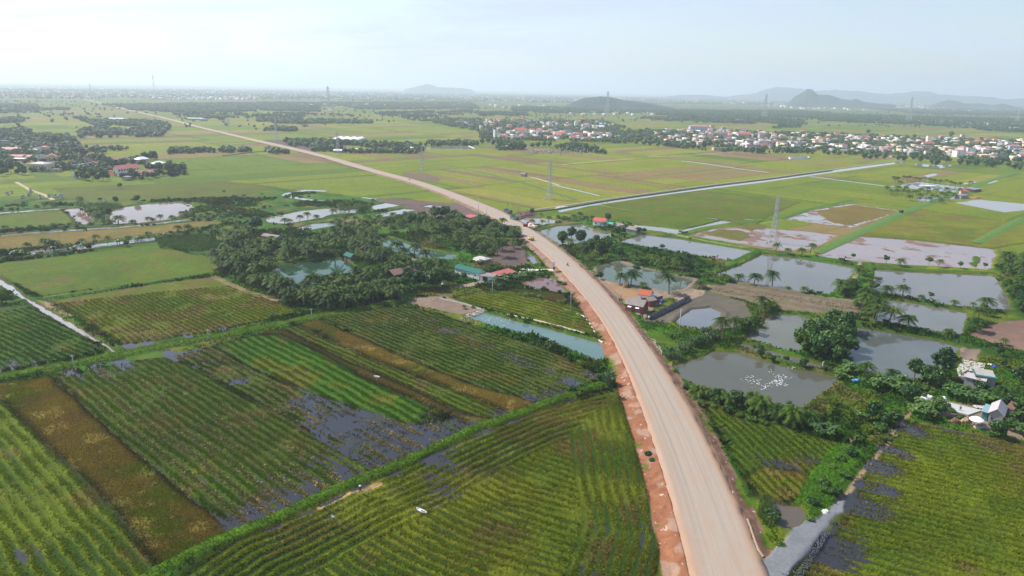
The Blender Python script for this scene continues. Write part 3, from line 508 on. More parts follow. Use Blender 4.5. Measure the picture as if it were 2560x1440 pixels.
    def pick(mask, N, dmax, maxz=9):
        w = mask*np.where((D < dmax)&(np.abs(TH) < math.radians(43))&(Z > -.56), D*D, 0); w = np.cumsum(w.astype(np.float64)); k = np.searchsorted(w, g.random(N)*w[-1]); k = np.clip(k, 0, n-1)
        return k, X[k]+(g.random(N)-.5)*.0026*D[k]*1.2, Y[k]+(g.random(N)-.5)*.0026*D[k]*1.2
    M_CROP = crop_mat()
    def blades(name, lab, cat, k, px_, py_, h, w, nb, spread, bright, lean=.25):
        N = len(k); k = np.repeat(k, nb); px_ = np.repeat(px_, nb)+g.normal(size=N*nb)*spread; py_ = np.repeat(py_, nb)+g.normal(size=N*nb)*spread; m_ = N*nb
        a = g.uniform(0, 6.28, m_); hh = h*g.uniform(.5, 1.25, m_); ww = w*g.uniform(.6, 1.3, m_); dx = np.cos(a)*ww; dy = np.sin(a)*ww; lx = g.normal(size=m_)*lean*hh; ly = g.normal(size=m_)*lean*hh; z0 = np.maximum(Z[k], -.19)-.04
        V = np.stack([np.c_[px_-dx*.6, py_-dy*.6, z0], np.c_[px_+dx*.6, py_+dy*.6, z0], np.c_[px_+dx+lx, py_+dy+ly, z0+hh], np.c_[px_-dx+lx, py_-dy+ly, z0+hh*g.uniform(.8, 1.1, m_)]], 1).reshape(-1, 3)
        me = mesh_np(name, V, np.arange(4*m_).reshape(-1, 4), [M_CROP]); col = C[k]*GSC*bright*g.uniform(.6, 1.45, (m_, 1))
        at = me.attributes.new('cc', 'FLOAT_VECTOR', 'POINT'); at.data.foreach_set('vector', np.repeat(np.clip(col, 0, 1), 4, 0).astype(np.float32).ravel())
        tag(link(bpy.data.objects.new(name, me)), lab, cat, kind='stuff')
    WF = (Z > -.55)*(Z <= -.15)*(WETM > .15)*sstep(.35, .6, n2); CR2 = CR*(Z > -.17)+(CR+.25*(WETM > .2)*(CR > 0))*WF*.2
    k, a_, b_ = pick(CR2, 420000, 330); blades('rice_stubble', 'cut and standing rice in the near fields', 'rice', k, a_, b_, .30, .10, 2, .12, 1.75)
    k, a_, b_ = pick(ST, 20000, 320); C[k] = C[k]*.35+np.array((.40,.30,.14))*.65*(.7+.5*g.random((20000, 1))); blades('straw', 'pale cut straw lying along the stubble rows', 'straw', k, a_, b_, .22, .17, 2, .14, 1.4, .8)
    k, a_, b_ = pick(GM*sstep(.3, .6, n1), 60000, 420); blades('grass', 'rough grass on banks and yards', 'grass', k, a_, b_, .5, .22, 2, .25, 1.35)
    sc = GM*sstep(.52, .66, fbm(X, Y, 30, 4, 812))*(D > 150); k, a_, b_ = pick(sc*(.35+.65*(X < 60)), 5500, 620); blades('undergrowth', 'low leafy undergrowth on the banks', 'undergrowth', k, a_, b_, 1.1, .42, 9, .55, .85, .6)
def crop_mat():
    m = bpy.data.materials.new('crop_blades'); m.use_nodes = True; t = m.node_tree; b = t.nodes['Principled BSDF']; a = t.nodes.new('ShaderNodeAttribute'); a.attribute_name = 'cc'
    t.links.new(a.outputs['Vector'], b.inputs['Base Color']); b.inputs['Roughness'].default_value = .75; b.inputs['Specular IOR Level'].default_value = .15
    tr = t.nodes.new('ShaderNodeBsdfTranslucent'); ms = t.nodes.new('ShaderNodeMixShader'); ms.inputs[0].default_value = .25; t.links.new(a.outputs['Vector'], tr.inputs['Color']); t.links.new(b.outputs[0], ms.inputs[1]); t.links.new(tr.outputs[0], ms.inputs[2]); t.links.new(ms.outputs[0], t.nodes['Material Output'].inputs['Surface']); return m
def ground_mat():
    m = bpy.data.materials.new('ground'); m.use_nodes = True; t = m.node_tree; N = t.nodes; Lk = t.links.new; b = N['Principled BSDF']
    b.inputs['Roughness'].default_value = .9; b.inputs['Specular IOR Level'].default_value = .12
    def at(n): a = N.new('ShaderNodeAttribute'); a.attribute_name = n; return a
    def math_(op, a, c=None, v=None):
        x = N.new('ShaderNodeMath'); x.operation = op
        for k, s in enumerate((a, c)):
            if s is None: continue
            if isinstance(s, (int, float)): x.inputs[k].default_value = s
            else: Lk(s, x.inputs[k])
        return x.outputs[0]
    g = N.new('ShaderNodeNewGeometry'); ns = []
    for sc, de in ((2.2, 4), (.35, 3), (9.0, 2)):
        n = N.new('ShaderNodeTexNoise'); n.inputs['Scale'].default_value = sc; n.inputs['Detail'].default_value = de; n.inputs['Roughness'].default_value = .7; Lk(g.outputs['Position'], n.inputs['Vector']); ns.append(n.outputs['Fac'])
    ph = math_('MULTIPLY', at('rp').outputs['Fac'], 2*math.pi); ph = math_('ADD', ph, math_('MULTIPLY', ns[0], 1.6))
    w = math_('MULTIPLY_ADD', math_('SINE', ph), .5); N[w.node.name].inputs[2].default_value = .5
    w = math_('SUBTRACT', 1.0, w); f = math_('MULTIPLY', w, at('ra').outputs['Fac'])
    x = N.new('ShaderNodeMix'); x.data_type = 'RGBA'; Lk(f, x.inputs['Factor']); Lk(at('ca').outputs['Vector'], x.inputs['A']); Lk(at('cb').outputs['Vector'], x.inputs['B'])
    br = math_('MULTIPLY_ADD', ns[0], 2.4); N[br.node.name].inputs[2].default_value = -.20
    b2 = math_('MULTIPLY_ADD', ns[1], .7); N[b2.node.name].inputs[2].default_value = .65
    b3 = math_('MULTIPLY_ADD', ns[2], .8); N[b3.node.name].inputs[2].default_value = .6
    br = math_('MULTIPLY', math_('MULTIPLY', br, b2), b3)
    v = N.new('ShaderNodeVectorMath'); v.operation = 'SCALE'; Lk(x.outputs['Result'], v.inputs[0]); br = math_('MULTIPLY_ADD', math_('SUBTRACT', br, 1.0), at('bs').outputs['Fac']); N[br.node.name].inputs[2].default_value = 1.0; Lk(math_('MULTIPLY', br, GSC), v.inputs['Scale']); Lk(v.outputs[0], b.inputs['Base Color'])
    bp = N.new('ShaderNodeBump'); bp.inputs['Distance'].default_value = .25; Lk(math_('MULTIPLY', at('bs').outputs['Fac'], .8), bp.inputs['Strength'])
    Lk(math_('ADD', math_('MULTIPLY', ns[0], .9), math_('MULTIPLY', ns[2], .35)), bp.inputs['Height']); Lk(bp.outputs[0], b.inputs['Normal'])
    return m
build_ground()

# ---------------------------------------------------------------- water
def offset_poly(P, r):
    n = len(P); A = .5*np.sum(P[:,0]*np.roll(P[:,1], -1)-np.roll(P[:,0], -1)*P[:,1]); sg = 1 if A > 0 else -1; out = []
    for i in range(n):
        a = P[i]-P[i-1]; b = P[(i+1) % n]-P[i]; a = a/(np.hypot(*a)+1e-9); b = b/(np.hypot(*b)+1e-9)
        nn = np.array((a[1]+b[1], -(a[0]+b[0])))*sg; nn /= (np.hypot(*nn)+1e-6); out.append(P[i]+nn*r)
    return np.array(out)
wm_cache = {}
def wmat(c):
    c = tuple(round(v*.95, 4) for v in c)
    if c not in wm_cache: wm_cache[c] = water_mat('pond_water', c)
    return wm_cache[c]
def sheet(name, P, z, m):
    me = bpy.data.meshes.new(name); me.from_pydata([(x, y, z) for x, y in P], [], [tuple(range(len(P)))]); me.materials.append(m); me.update()
    if me.polygons[0].normal.z < 0: me.flip_normals()
    return tag(link(bpy.data.objects.new(name, me)), kind='structure')
for k, (nm, poly, c) in enumerate(PONDS):
    P = GA(poly); far = np.hypot(*P.mean(0)) > 600
    sheet({'flooded_paddy': 'paddy_water'}.get(nm, nm), P if far else offset_poly(P, 2.2), (.05 if far else -.19)+.004*(k % 5), wmat(c))
sheet('paddy_water', [(-420, 62), (420, 62), (420, 520), (-420, 520)], -.215, wmat((.030,.030,.036)))
def strip(name, P, w, z, m, h=None):
    P = np.asarray(P); T = np.gradient(P, axis=0); T /= np.hypot(T[:,0], T[:,1])[:,None]+1e-9; Nn = np.stack([-T[:,1], T[:,0]], 1); n = len(P); w = np.broadcast_to(w, (n,))
    if h is None: off = [(-.5, 0), (.5, 0)]
    else: off = [(-.75, 0), (-.4, h), (.4, h), (.75, 0)]
    V = np.concatenate([np.c_[P+Nn*(w*o)[:,None], np.full(n, z+zz)] for o, zz in off]); Q = []
    for j in range(len(off)-1):
        for i in range(n-1): Q.append((j*n+i, (j+1)*n+i, (j+1)*n+i+1, j*n+i+1)[::-1])
    return tag(link(bpy.data.objects.new(name, mesh_np(name, V, Q, [m]))), kind='structure')
for pl, w in WLINES:
    P = GA(pl); strip('ditch', P, w*1.2, .06, wmat((.25,.25,.25)))
smc = {}
def soil(c):
    if c not in smc: smc[c] = mat('bank_soil', c, .9, .1, noise=.35, nscale=.5)
    return smc[c]
for pl, w, hh, c in BUNDS:
    P = GA(pl)
    if np.hypot(*P.mean(0)) > 470: strip('bank', resample(P, 40), w, -.05, soil(c), hh)
for j, (pl, w, c) in enumerate(PATHS):
    P = GA(pl)
    if np.hypot(*P.mean(0)) > 470: strip('path', resample(P, 20), w, .07+.004*j, soil(c))

# ---------------------------------------------------------------- road
def road_mat():
    m = bpy.data.materials.new('road'); m.use_nodes = True; t = m.node_tree; N = t.nodes; Lk = t.links.new; b = N['Principled BSDF']
    b.inputs['Roughness'].default_value = .85; b.inputs['Specular IOR Level'].default_value = .2
    uv = N.new('ShaderNodeAttribute'); uv.attribute_name = 'uvw'
    def noise(scale, detail, vec):
        mp = N.new('ShaderNodeMapping'); mp.inputs['Scale'].default_value = scale; Lk(vec, mp.inputs['Vector']); n = N.new('ShaderNodeTexNoise'); n.inputs['Scale'].default_value = 1; n.inputs['Detail'].default_value = detail; n.inputs['Roughness'].default_value = .6; Lk(mp.outputs[0], n.inputs['Vector']); return n.outputs['Fac']
    a = noise((1.1, .012, 1), 5, uv.outputs['Vector']); c = noise((.25, .05, 1), 4, uv.outputs['Vector']); d = noise((3, 3, 1), 4, uv.outputs['Vector'])
    def ramp(f, st):
        r = N.new('ShaderNodeValToRGB'); Lk(f, r.inputs[0]); e = r.color_ramp.elements
        e[0].position, e[0].color = st[0][0], (*st[0][1], 1); e[1].position, e[1].color = st[-1][0], (*st[-1][1], 1)
        for p, q in st[1:-1]: k = e.new(p); k.color = (*q, 1)
        return r.outputs[0]
    base = ramp(a, [(.3, (.285,.23,.185)), (.5, (.335,.272,.215)), (.7, (.29,.245,.205))])
    sp = N.new('ShaderNodeSeparateXYZ'); Lk(uv.outputs['Vector'], sp.inputs[0])
    ed = N.new('ShaderNodeMath'); ed.operation = 'ADD'; Lk(sp.outputs['Z'], ed.inputs[0]); k = N.new('ShaderNodeMath'); k.operation = 'MULTIPLY_ADD'; Lk(c, k.inputs[0]); k.inputs[1].default_value = .5; k.inputs[2].default_value = -.25; Lk(k.outputs[0], ed.inputs[1])
    f = ramp(ed.outputs[0], [(.62, (0,0,0)), (1.0, (1,1,1))])
    x = N.new('ShaderNodeMix'); x.data_type = 'RGBA'; Lk(f, x.inputs['Factor']); Lk(base, x.inputs['A']); x.inputs['B'].default_value = (.35,.215,.14,1)
    wv_ = N.new('ShaderNodeMath'); wv_.operation = 'SINE'; w1 = N.new('ShaderNodeMath'); w1.operation = 'MULTIPLY_ADD'; Lk(sp.outputs['X'], w1.inputs[0]); w1.inputs[1].default_value = 2.6; Lk(c, w1.inputs[2]); Lk(w1.outputs[0], wv_.inputs[0])
    tk = ramp(wv_.outputs[0], [(.55, (0,0,0)), (.95, (1,1,1))]); e_ = noise((.12, .006, 1), 3, uv.outputs['Vector']); t2 = N.new('ShaderNodeMath'); t2.operation = 'MULTIPLY'; Lk(tk, t2.inputs[0]); Lk(ramp(e_, [(.4, (0,0,0)), (.65, (.5,.5,.5))]), t2.inputs[1])
    x2 = N.new('ShaderNodeMix'); x2.data_type = 'RGBA'; Lk(t2.outputs[0], x2.inputs['Factor']); Lk(x.outputs['Result'], x2.inputs['A']); x2.inputs['B'].default_value = (.20,.175,.16,1)
    st_ = noise((.35, .09, 1), 5, uv.outputs['Vector']); x3 = N.new('ShaderNodeMix'); x3.data_type = 'RGBA'; Lk(ramp(st_, [(.50, (0,0,0)), (.68, (.45,.45,.45))]), x3.inputs['Factor']); Lk(x2.outputs['Result'], x3.inputs['A']); x3.inputs['B'].default_value = (.34,.22,.15,1); x = x3
    mr = N.new('ShaderNodeMapRange'); Lk(d, mr.inputs['Value']); mr.inputs['To Min'].default_value = .8; mr.inputs['To Max'].default_value = 1.15
    v = N.new('ShaderNodeVectorMath'); v.operation = 'SCALE'; Lk(x.outputs['Result'], v.inputs[0]); Lk(mr.outputs[0], v.inputs['Scale']); Lk(v.outputs[0], b.inputs['Base Color'])
    bp = N.new('ShaderNodeBump'); bp.inputs['Strength'].default_value = .3; bp.inputs['Distance'].default_value = .05; Lk(d, bp.inputs['Height']); Lk(bp.outputs[0], b.inputs['Normal'])
    return m
def build_road():
    s = [0.0]
    while s[-1] < CARC[-1]: s.append(s[-1] + (1.5 if s[-1] < 500 else 12))
    s = np.array(s[:-1]); P = np.c_[np.interp(s, CARC, CEN[:,0]), np.interp(s, CARC, CEN[:,1])]; hw = np.interp(s, CARC, HWC)
    T = np.gradient(P, axis=0); T /= np.hypot(T[:,0], T[:,1])[:,None]; Nn = np.stack([-T[:,1], T[:,0]], 1); n = len(P)
    us = [-1.0, -.985, -.8, -.4, 0, .4, .8, .985, 1.0]; V = []; A = []
    for j, u in enumerate(us):
        ej = (.75*(vnoise(s/2.5, s*0, 3+j)-.5)+.3*(vnoise(s/.9, s*0, 13+j)-.5))*(abs(u) > .9)
        z = RZ + (.06*(1-u*u)) if abs(u) < 1 else RZ-.45
        off = u*hw+ej*(1 if 1 else 0)
        V.append(np.c_[P+Nn*off[:,None], np.full(n, z)+0*s]); A.append(np.c_[off, s, np.full(n, abs(u))])
    V = np.concatenate(V); A = np.concatenate(A); ii = np.arange(n-1); Q = np.concatenate([np.stack([j*n+ii, j*n+ii+1, (j+1)*n+ii+1, (j+1)*n+ii], 1)[:, ::-1] for j in range(len(us)-1)])
    me = mesh_np('road', V, Q, [road_mat()], smooth=False)
    at = me.attributes.new('uvw', 'FLOAT_VECTOR', 'POINT'); at.data.foreach_set('vector', A.astype(np.float32).ravel())
    if me.polygons[0].normal.z < 0: me.flip_normals()
    tag(link(bpy.data.objects.new('road', me)), kind='structure')
build_road()
# ================================================================ PLANTS
M_TRUNK = mat('palm_trunk', (.20,.17,.13), .9, .1, noise=.3, nscale=3); M_BARK = mat('tree_bark', (.16,.12,.09), .9, .1, noise=.3, nscale=2)
M_PALM = leaf_mat('palm_frond', (.012,.050,.004), (.085,.140,.012), .55, .2, .9)  # frond highlights and dark gaps painted in as mottled bright and dark greens
M_PALM.node_tree.nodes['Principled BSDF'].inputs['Specular IOR Level'].default_value = .14
M_LEAF = leaf_mat('tree_leaf', (.020,.075,.006), (.070,.145,.012), .55, .2, .4)
M_LEAFD = leaf_mat('dark_leaf', (.012,.050,.006), (.038,.095,.010), .5, .15, .4)
M_LEAFB = leaf_mat('bright_leaf', (.060,.150,.012), (.12,.21,.02), .5, .3, .4)
M_BAN = leaf_mat('banana_leaf', (.050,.120,.020), (.11,.19,.035), .38, .3, .5)
M_FAR = leaf_mat('far_leaf', (.020,.060,.012), (.055,.105,.020), .7, .1, .02)
def bez(p0, p1, p2, n): t = np.linspace(0, 1, n)[:,None]; return p0*(1-t)**2+2*p1*t*(1-t)+p2*t*t
def palm_crown(seed, L=3.3, nf=20, ns=9, lw=.85):
    r = np.random.default_rng(seed); V = []; Q = []
    for k in range(nf):
        az = k*2.39996+r.uniform(-.3, .3); e = math.radians(80-100*(k/nf)**.85+r.uniform(-8, 8)); l = L*r.uniform(.82, 1.1)*(.8 if k < 3 else 1)
        hd = np.array((math.cos(az), math.sin(az), 0)); up = np.array((0, 0, 1.))
        p0 = np.zeros(3); p1 = (hd*math.cos(e)+up*math.sin(e))*l*.55; p2 = hd*l*(.42+.5*math.cos(e))+up*(l*math.sin(e)*.62-l*.42)
        P = bez(p0, p1, p2, ns); T = np.gradient(P, axis=0); T /= np.linalg.norm(T, axis=1)[:,None]
        sd = np.cross(T, up); sd /= np.linalg.norm(sd, axis=1)[:,None]+1e-6
        # rib
        b = len(V); 
        for i in range(ns): V += [P[i]-sd[i]*.05, P[i]+sd[i]*.05]
        for i in range(ns-1): Q.append((b+2*i, b+2*i+1, b+2*i+3, b+2*i+2))
        for i in range(1, 2*ns-1):
            f = i/(2*ns-1); j = int(f*(ns-1)); g = f*(ns-1)-j; p = P[j]*(1-g)+P[min(j+1, ns-1)]*g; t = T[j]; s = sd[j]
            ll = lw*l/3.3*math.sin(math.pi*(.12+.82*f))**.6*r.uniform(.85, 1.1)
            for sg in (-1, 1):
                dr = s*sg*.80+t*.55-up*(.28+.30*r.random()); dr /= np.linalg.norm(dr); b = len(V)
                V += [p-t*.085, p+t*.085, p+dr*ll+t*.03, p+dr*ll-t*.03]; Q.append((b, b+1, b+2, b+3))
    return np.array(V), np.array(Q)
def trunk_mesh(h, lean, r0, r1, seg=5, n=6):
    m = MB(); P = bez(np.zeros(3), np.array((0, 0, h*.5)), np.array((lean, 0, h)), seg+1)
    for i in range(seg): m.tube(P[i], P[i+1], r0+(r1-r0)*i/seg, r0+(r1-r0)*(i+1)/seg, n, cap=False)
    return m, P[-1]
class Proto: pass
def proto(kind, parts):
    p = Proto(); p.kind = kind; p.parts = parts; return p      # parts: (name, mesh, offset)
PALMS = []
for k, (h, le, L) in enumerate([(2.6,.3,3.3),(3.4,.5,3.5),(4.4,.7,3.5),(1.5,.1,3.0),(5.6,1.0,3.4),(2.0,-.2,2.8),(3.8,-.6,3.6)]):
    m, top = trunk_mesh(h, le, .26, .15); V, Q = palm_crown(k+1, L*1.08, 23 if k != 5 else 16, 9, 1.0)
    PALMS.append(proto('coconut_palm', [('trunk', m.mesh('palm_trunk', M_TRUNK), (0,0,0)), ('crown', mesh_np('palm_crown', V, Q, [M_PALM]), tuple(top))]))
def leaf_cloud(r, cen, rad, n, s, flat=.75):
    d = r.normal(size=(n, 3)); d /= np.linalg.norm(d, axis=1)[:,None]; rr = rad*r.uniform(.55, 1.05, n)[:,None]; p = cen+d*rr*np.array((1, 1, flat))
    nn = d+r.normal(size=(n, 3))*.55; nn[:,2] += .35; nn /= np.linalg.norm(nn, axis=1)[:,None]
    a = np.cross(nn, r.normal(size=(n, 3))); a /= np.linalg.norm(a, axis=1)[:,None]; b = np.cross(nn, a); sz = (s*r.uniform(.6, 1.25, n))[:,None]
    V = np.stack([p-a*sz-b*sz*.55, p+a*sz*.2-b*sz*.75, p+a*sz+b*sz*.3, p-a*sz*.3+b*sz*.8], 1).reshape(-1, 3); return V, np.arange(4*n).reshape(-1, 4)
def tree_proto(kind, seed, h, R, ch, lobes, per, ls, lm, flat=.75, squash=.8):
    r = np.random.default_rng(seed); m = MB(); tb = h-ch*.75; m.tube((0,0,-.1), (r.uniform(-.2,.2), r.uniform(-.2,.2), tb), .045*h*.6, .03*h*.6, 7, cap=False); Vs = []; Qs = []; nv = 0
    for k in range(lobes):
        f = (k+.5)/lobes; z = 1-2*f; q = k*2.39996+r.uniform(-.4,.4); rr = math.sqrt(max(0, 1-z*z))
        c = np.array((math.cos(q)*rr*R*.62, math.sin(q)*rr*R*.62, h-ch*.5+z*ch*.34))*np.array((1, 1, 1))+r.normal(size=3)*R*.10
        lr = R*r.uniform(.30, .48); V, Q = leaf_cloud(r, c, lr, per, ls, flat); Vs.append(V); Qs.append(Q+nv); nv += len(V)
        if k % 2 == 0: m.tube((0, 0, tb*.8), tuple(c*np.array((.9,.9,.97))), .018*h, .006*h, 5, cap=False)
    return proto(kind, [('trunk', m.mesh('tree_trunk', M_BARK), (0,0,0)), ('crown', mesh_np('tree_crown', np.concatenate(Vs), np.concatenate(Qs), [lm]), (0,0,0))])
TREES = [tree_proto('broadleaf_tree', 11+k, h, R, ch, lo, 95, ls, lm) for k, (h, R, ch, lo, ls, lm) in enumerate([(8,3.6,6,17,.40,M_LEAF),(9.5,3.4,7.5,17,.40,M_LEAF),(7,4.0,5,18,.42,M_LEAF),(10,3.8,7,20,.42,M_LEAFD),(6.5,3.0,5,14,.36,M_LEAFD)])]
ROUND = [tree_proto('small_round_tree', 31, 4.2, 1.7, 2.6, 9, 70, .26, M_LEAFB), tree_proto('small_round_tree', 32, 4.6, 1.9, 3.0, 9, 70, .28, M_LEAF)]
def bush_proto(seed, R, h, lm, kind='bush', lobes=8, ls=.30):
    r = np.random.default_rng(seed); Vs = []; Qs = []; nv = 0
    for k in range(lobes):
        q = k*2.4; c = np.array((math.cos(q)*R*.5*r.uniform(.3,1.2), math.sin(q)*R*.5*r.uniform(.3,1.2), h*r.uniform(.30,.6))); V, Q = leaf_cloud(r, c, R*.42, 80, ls, h/R*.8); V[:,2] = np.abs(V[:,2]); Vs.append(V); Qs.append(Q+nv); nv += len(V)
    return proto(kind, [('foliage', mesh_np('bush_foliage', np.concatenate(Vs), np.concatenate(Qs), [lm]), (0,0,0))])
BUSH = [bush_proto(41, 1.8, 1.6, M_LEAF), bush_proto(42, 2.3, 2.2, M_LEAFD), bush_proto(43, 1.6, 1.2, M_LEAFB), bush_proto(44, 2.6, 1.7, M_LEAF)]
def banana_proto(seed, stems=4, L=2.1, sp=.9, kind='banana_clump'):
    r = np.random.default_rng(seed); ST = []; V = []; Q = []
    for s in range(stems):
        m = MB(); ST.append(m); bx, by = r.normal(size=2)*sp*.6; h = r.uniform(1.4, 2.6); m.tube((bx, by, 0), (bx*1.2, by*1.2, h), .14, .09, 6, cap=False)
        for k in range(8):
            az = k*2.4+r.uniform(-.4,.4); e = math.radians(r.uniform(25, 80)); l = L*r.uniform(.75,1.1); hd = np.array((math.cos(az), math.sin(az), 0)); up = np.array((0,0,1.)); o = np.array((bx*1.2, by*1.2, h))
            P = bez(o, o+(hd*math.cos(e)+up*math.sin(e))*l*.6, o+hd*l*(.4+.5*math.cos(e))+up*(l*math.sin(e)*.5-l*.25), 6); sd = np.cross(hd, up); b = len(V)
            for i in range(6):
                w = .36*math.sin(math.pi*(.08+.84*i/5))**.5; V += [P[i]-sd*w-up*.12*w, P[i]+up*.03, P[i]+sd*w-up*.12*w]
            for i in range(5): Q += [(b+3*i, b+3*i+1, b+3*i+4, b+3*i+3), (b+3*i+1, b+3*i+2, b+3*i+5, b+3*i+4)]
    return proto(kind, [('stem', m.mesh('banana_stem', M_BAN), (0,0,0)) for m in ST]+[('leaves', mesh_np('banana_leaves', np.array(V), np.array(Q), [M_BAN]), (0,0,0))])
BANANA = [banana_proto(51), banana_proto(52, 3), banana_proto(53, 6, 2.2, 1.5)]
M_GREYGR = leaf_mat('screwpine_leaf', (.04,.09,.02), (.09,.15,.035), .45, .2, .5)
def pandan_proto(seed, heads=6, R=2.0):
    r = np.random.default_rng(seed); ST = []; V = []; Q = []
    for s in range(heads):
        m = MB(); ST.append(m); q = s*2.4; c = np.array((math.cos(q)*R*r.uniform(.2,.75), math.sin(q)*R*r.uniform(.2,.75), r.uniform(1.2, 2.6))); m.tube((c[0]*.4, c[1]*.4, 0), tuple(c), .11, .08, 5, cap=False)
        for k in range(34):
            d = r.normal(size=3); d[2] = abs(d[2])*.9+.15; d /= np.linalg.norm(d); l = r.uniform(.9, 1.5); sd = np.cross(d, (0,0,1.)); sd /= np.linalg.norm(sd)+1e-6; p1 = c+d*l*.6; p2 = c+d*l-np.array((0,0,.25*l)); b = len(V)
            V += [c-sd*.05, c+sd*.05, p1+sd*.07, p1-sd*.07, p2]; Q += [(b, b+1, b+2, b+3), (b+3, b+2, b+4, b+4)]
    me = bpy.data.meshes.new('screwpine_leaves'); me.from_pydata([tuple(v) for v in V], [], [q if q[2] != q[3] else q[:3] for q in Q]); me.materials.append(M_GREYGR); me.update()
    return proto('screwpine_clump', [('stem', m.mesh('screwpine_stem', M_BARK), (0,0,0)) for m in ST]+[('leaves', me, (0,0,0))])
PANDAN = [pandan_proto(61), pandan_proto(62, 8, 2.4)]
PALMQ = []
def plant(pr, x, y, z=0.0, sc=1.0, rz=None, label=None, cat='palm tree', group=None, px=True, name=None, flush=False):
    wx, wy = G(x, y) if px else (x, y)
    if pr.kind == 'coconut_palm' and not flush: PALMQ.append((pr, wx, wy, z, sc, random.uniform(0, 6.28) if rz is None else rz, label, cat, group)); return None
    r = bpy.data.objects.new(name or pr.kind, None); r.empty_display_size = .5; link(r)
    r.location = (wx, wy, z); r.rotation_euler = (0, 0, random.uniform(0, 6.28) if rz is None else rz); sc = sc*(1.28 if pr.kind == 'coconut_palm' else 1); r.scale = (sc, sc, sc*random.uniform(.93, 1.08))
    tag(r, label, cat, group)
    for nm, me, off in pr.parts:
        c = bpy.data.objects.new(nm, me); c.parent = r; c.location = off; S.collection.objects.link(c)
    return r
ORD = ['first','second','third','fourth','fifth','sixth','seventh','eighth','ninth','tenth','eleventh','twelfth','thirteenth','fourteenth','fifteenth','sixteenth','seventeenth','eighteenth','nineteenth','twentieth','twenty-first','twenty-second','twenty-third','twenty-fourth','twenty-fifth','twenty-sixth','twenty-seventh','twenty-eighth','twenty-ninth','thirtieth'] 
TENS = {3:'thirty',4:'forty',5:'fifty',6:'sixty',7:'seventy',8:'eighty',9:'ninety'}
def ordn(i):   # i from 0
    n = i+1
    if n <= 30: return ORD[i]
    if n < 100:
        t, u = divmod(n, 10); return (TENS[t]+'-'+ORD[u-1]) if u else {30:'thirtieth',40:'fortieth',50:'fiftieth',60:'sixtieth',70:'seventieth',80:'eightieth',90:'ninetieth'}[n]
    return 'hundred and '+ordn(n-101)
def row(pts, protos, where, cat='palm tree', group=None, what='coconut palm', sc=(.9,1.1), z=.15):
    pts = sorted(pts, key=lambda p: p[0])
    for i, p in enumerate(pts):
        s = p[2] if len(p) > 2 else 1.0
        plant(protos[(i*3+len(pts)) % len(protos)], p[0], p[1], z, s*random.uniform(*sc), None, f'{what}, {ordn(i)} from left {where}' if len(pts) > 1 else f'{what} {where}', cat, group or f'{what}s {where}')
PL = [PALMS[0], PALMS[1], PALMS[3], PALMS[5], PALMS[2]]; PT = [PALMS[2], PALMS[4], PALMS[6], PALMS[1]]
row([(11,578),(44,577),(75,574,.8),(103,572,.9),(135,571,.95),(162,571),(194,570,1.1),(227,564,1.0),(260,562,1.1),(280,560),(296,560,1.1),(332,560),(370,555),(382,553,.9),(402,549),(430,548),(455,543,1.1),(472,540),(487,540,1.1),(505,543),(520,545,1.1),(537,548),(555,552),(575,558),(595,562),(612,570),(520,552,1),(560,560),(590,570,1.1),(545,540)], PALMS[:5]+[PALMS[6]], 'along the upper left canal')
row([(200,522),(212,528),(220,535),(232,540),(245,545),(250,532),(226,524),(240,552),(205,515),(262,548)], PT, 'in the clump between two left ponds')
row([(59,521),(91,519),(110,520,.9),(132,517)], PL, 'above the far left canal')
row([(75,635),(114,628),(136,625),(170,622),(205,612,.8),(238,613,.8),(269,610,.85),(322,602,.85),(350,600),(372,597),(450,590),(472,585),(497,585),(522,587),(545,590),(567,595),(587,600),(610,602),(625,610),(637,612),(655,618),(540,600),(600,612),(575,607)], PALMS[:5], 'along the lower left canal')
row([(32,642),(55,640),(130,632),(205,622),(295,612),(422,596),(402,600),(340,606),(185,628)], BANANA, 'on the lower left canal bank', 'banana plants', what='banana clump', sc=(.9,1.15))
row([(12,648,.7),(222,626,.5),(317,616,.45),(468,592,.45),(300,470,.5),(290,508,.55),(343,506,.7),(268,535,.5)], [TREES[2], TREES[4], TREES[0]], 'by the left canals', 'tree', what='bushy green tree')
row([(712,560),(726,557,.9),(749,552,.9),(770,549),(791,546,.95)], PL, 'on the bank of the pale pond')
row([(832,540),(852,537),(872,535),(891,532),(910,530),(927,527),(855,524,.9),(875,521,.9),(848,529,.9),(897,523)], PT, 'between the two pale ponds')
row([(1549,710),(1577,715),(1606,722,.8),(1672,735)], [PALMS[1], PALMS[4], PALMS[0], PALMS[2]], 'beside the green roadside pond')
row([(1586,660),(1622,662),(1639,657,.9),(1666,657),(1652,672),(1692,675),(1717,665),(1690,660),(1600,654,.8),(1705,688),(1735,690),(1640,680,.8)], PALMS[:5], 'on the grassy bank above the green pond')
row([(1752,720,1.0),(1770,700,.9),(1777,690,.9),(1812,700),(1800,693,.9),(1846,702),(1885,712,.9),(1930,717),(1970,725,.7),(2011,732,.8),(1788,708,.9),(1823,706,.8)], PL, 'on the bank below the square pond')
row([(1420,620),(1440,625),(1455,625),(1520,650),(1512,640),(1555,650),(1475,655,.8),(1490,650,.8),(1470,672,.8)], PL, 'under the roadside trees')
row([(1939,630),(1967,636,.8),(2004,640),(2025,637)], PT, 'on the bank near the pylon foot')
row([(2180,667,.7),(2251,665,.9),(2346,667,.8)], PL, 'on the bank of the flooded paddy')
row([(2157,690),(2145,702),(2130,715),(2120,725),(2100,740),(2117,740),(2150,672,.8),(2165,680,.8),(2138,722,.9)], PL, 'on the green bank between two large ponds')
row([(2160,760),(2150,772),(2152,785),(2182,802),(2175,750,.9),(2168,790,.9),(2140,765,.8),(2172,775)], PALMS[:5], 'by the corner of three ponds')
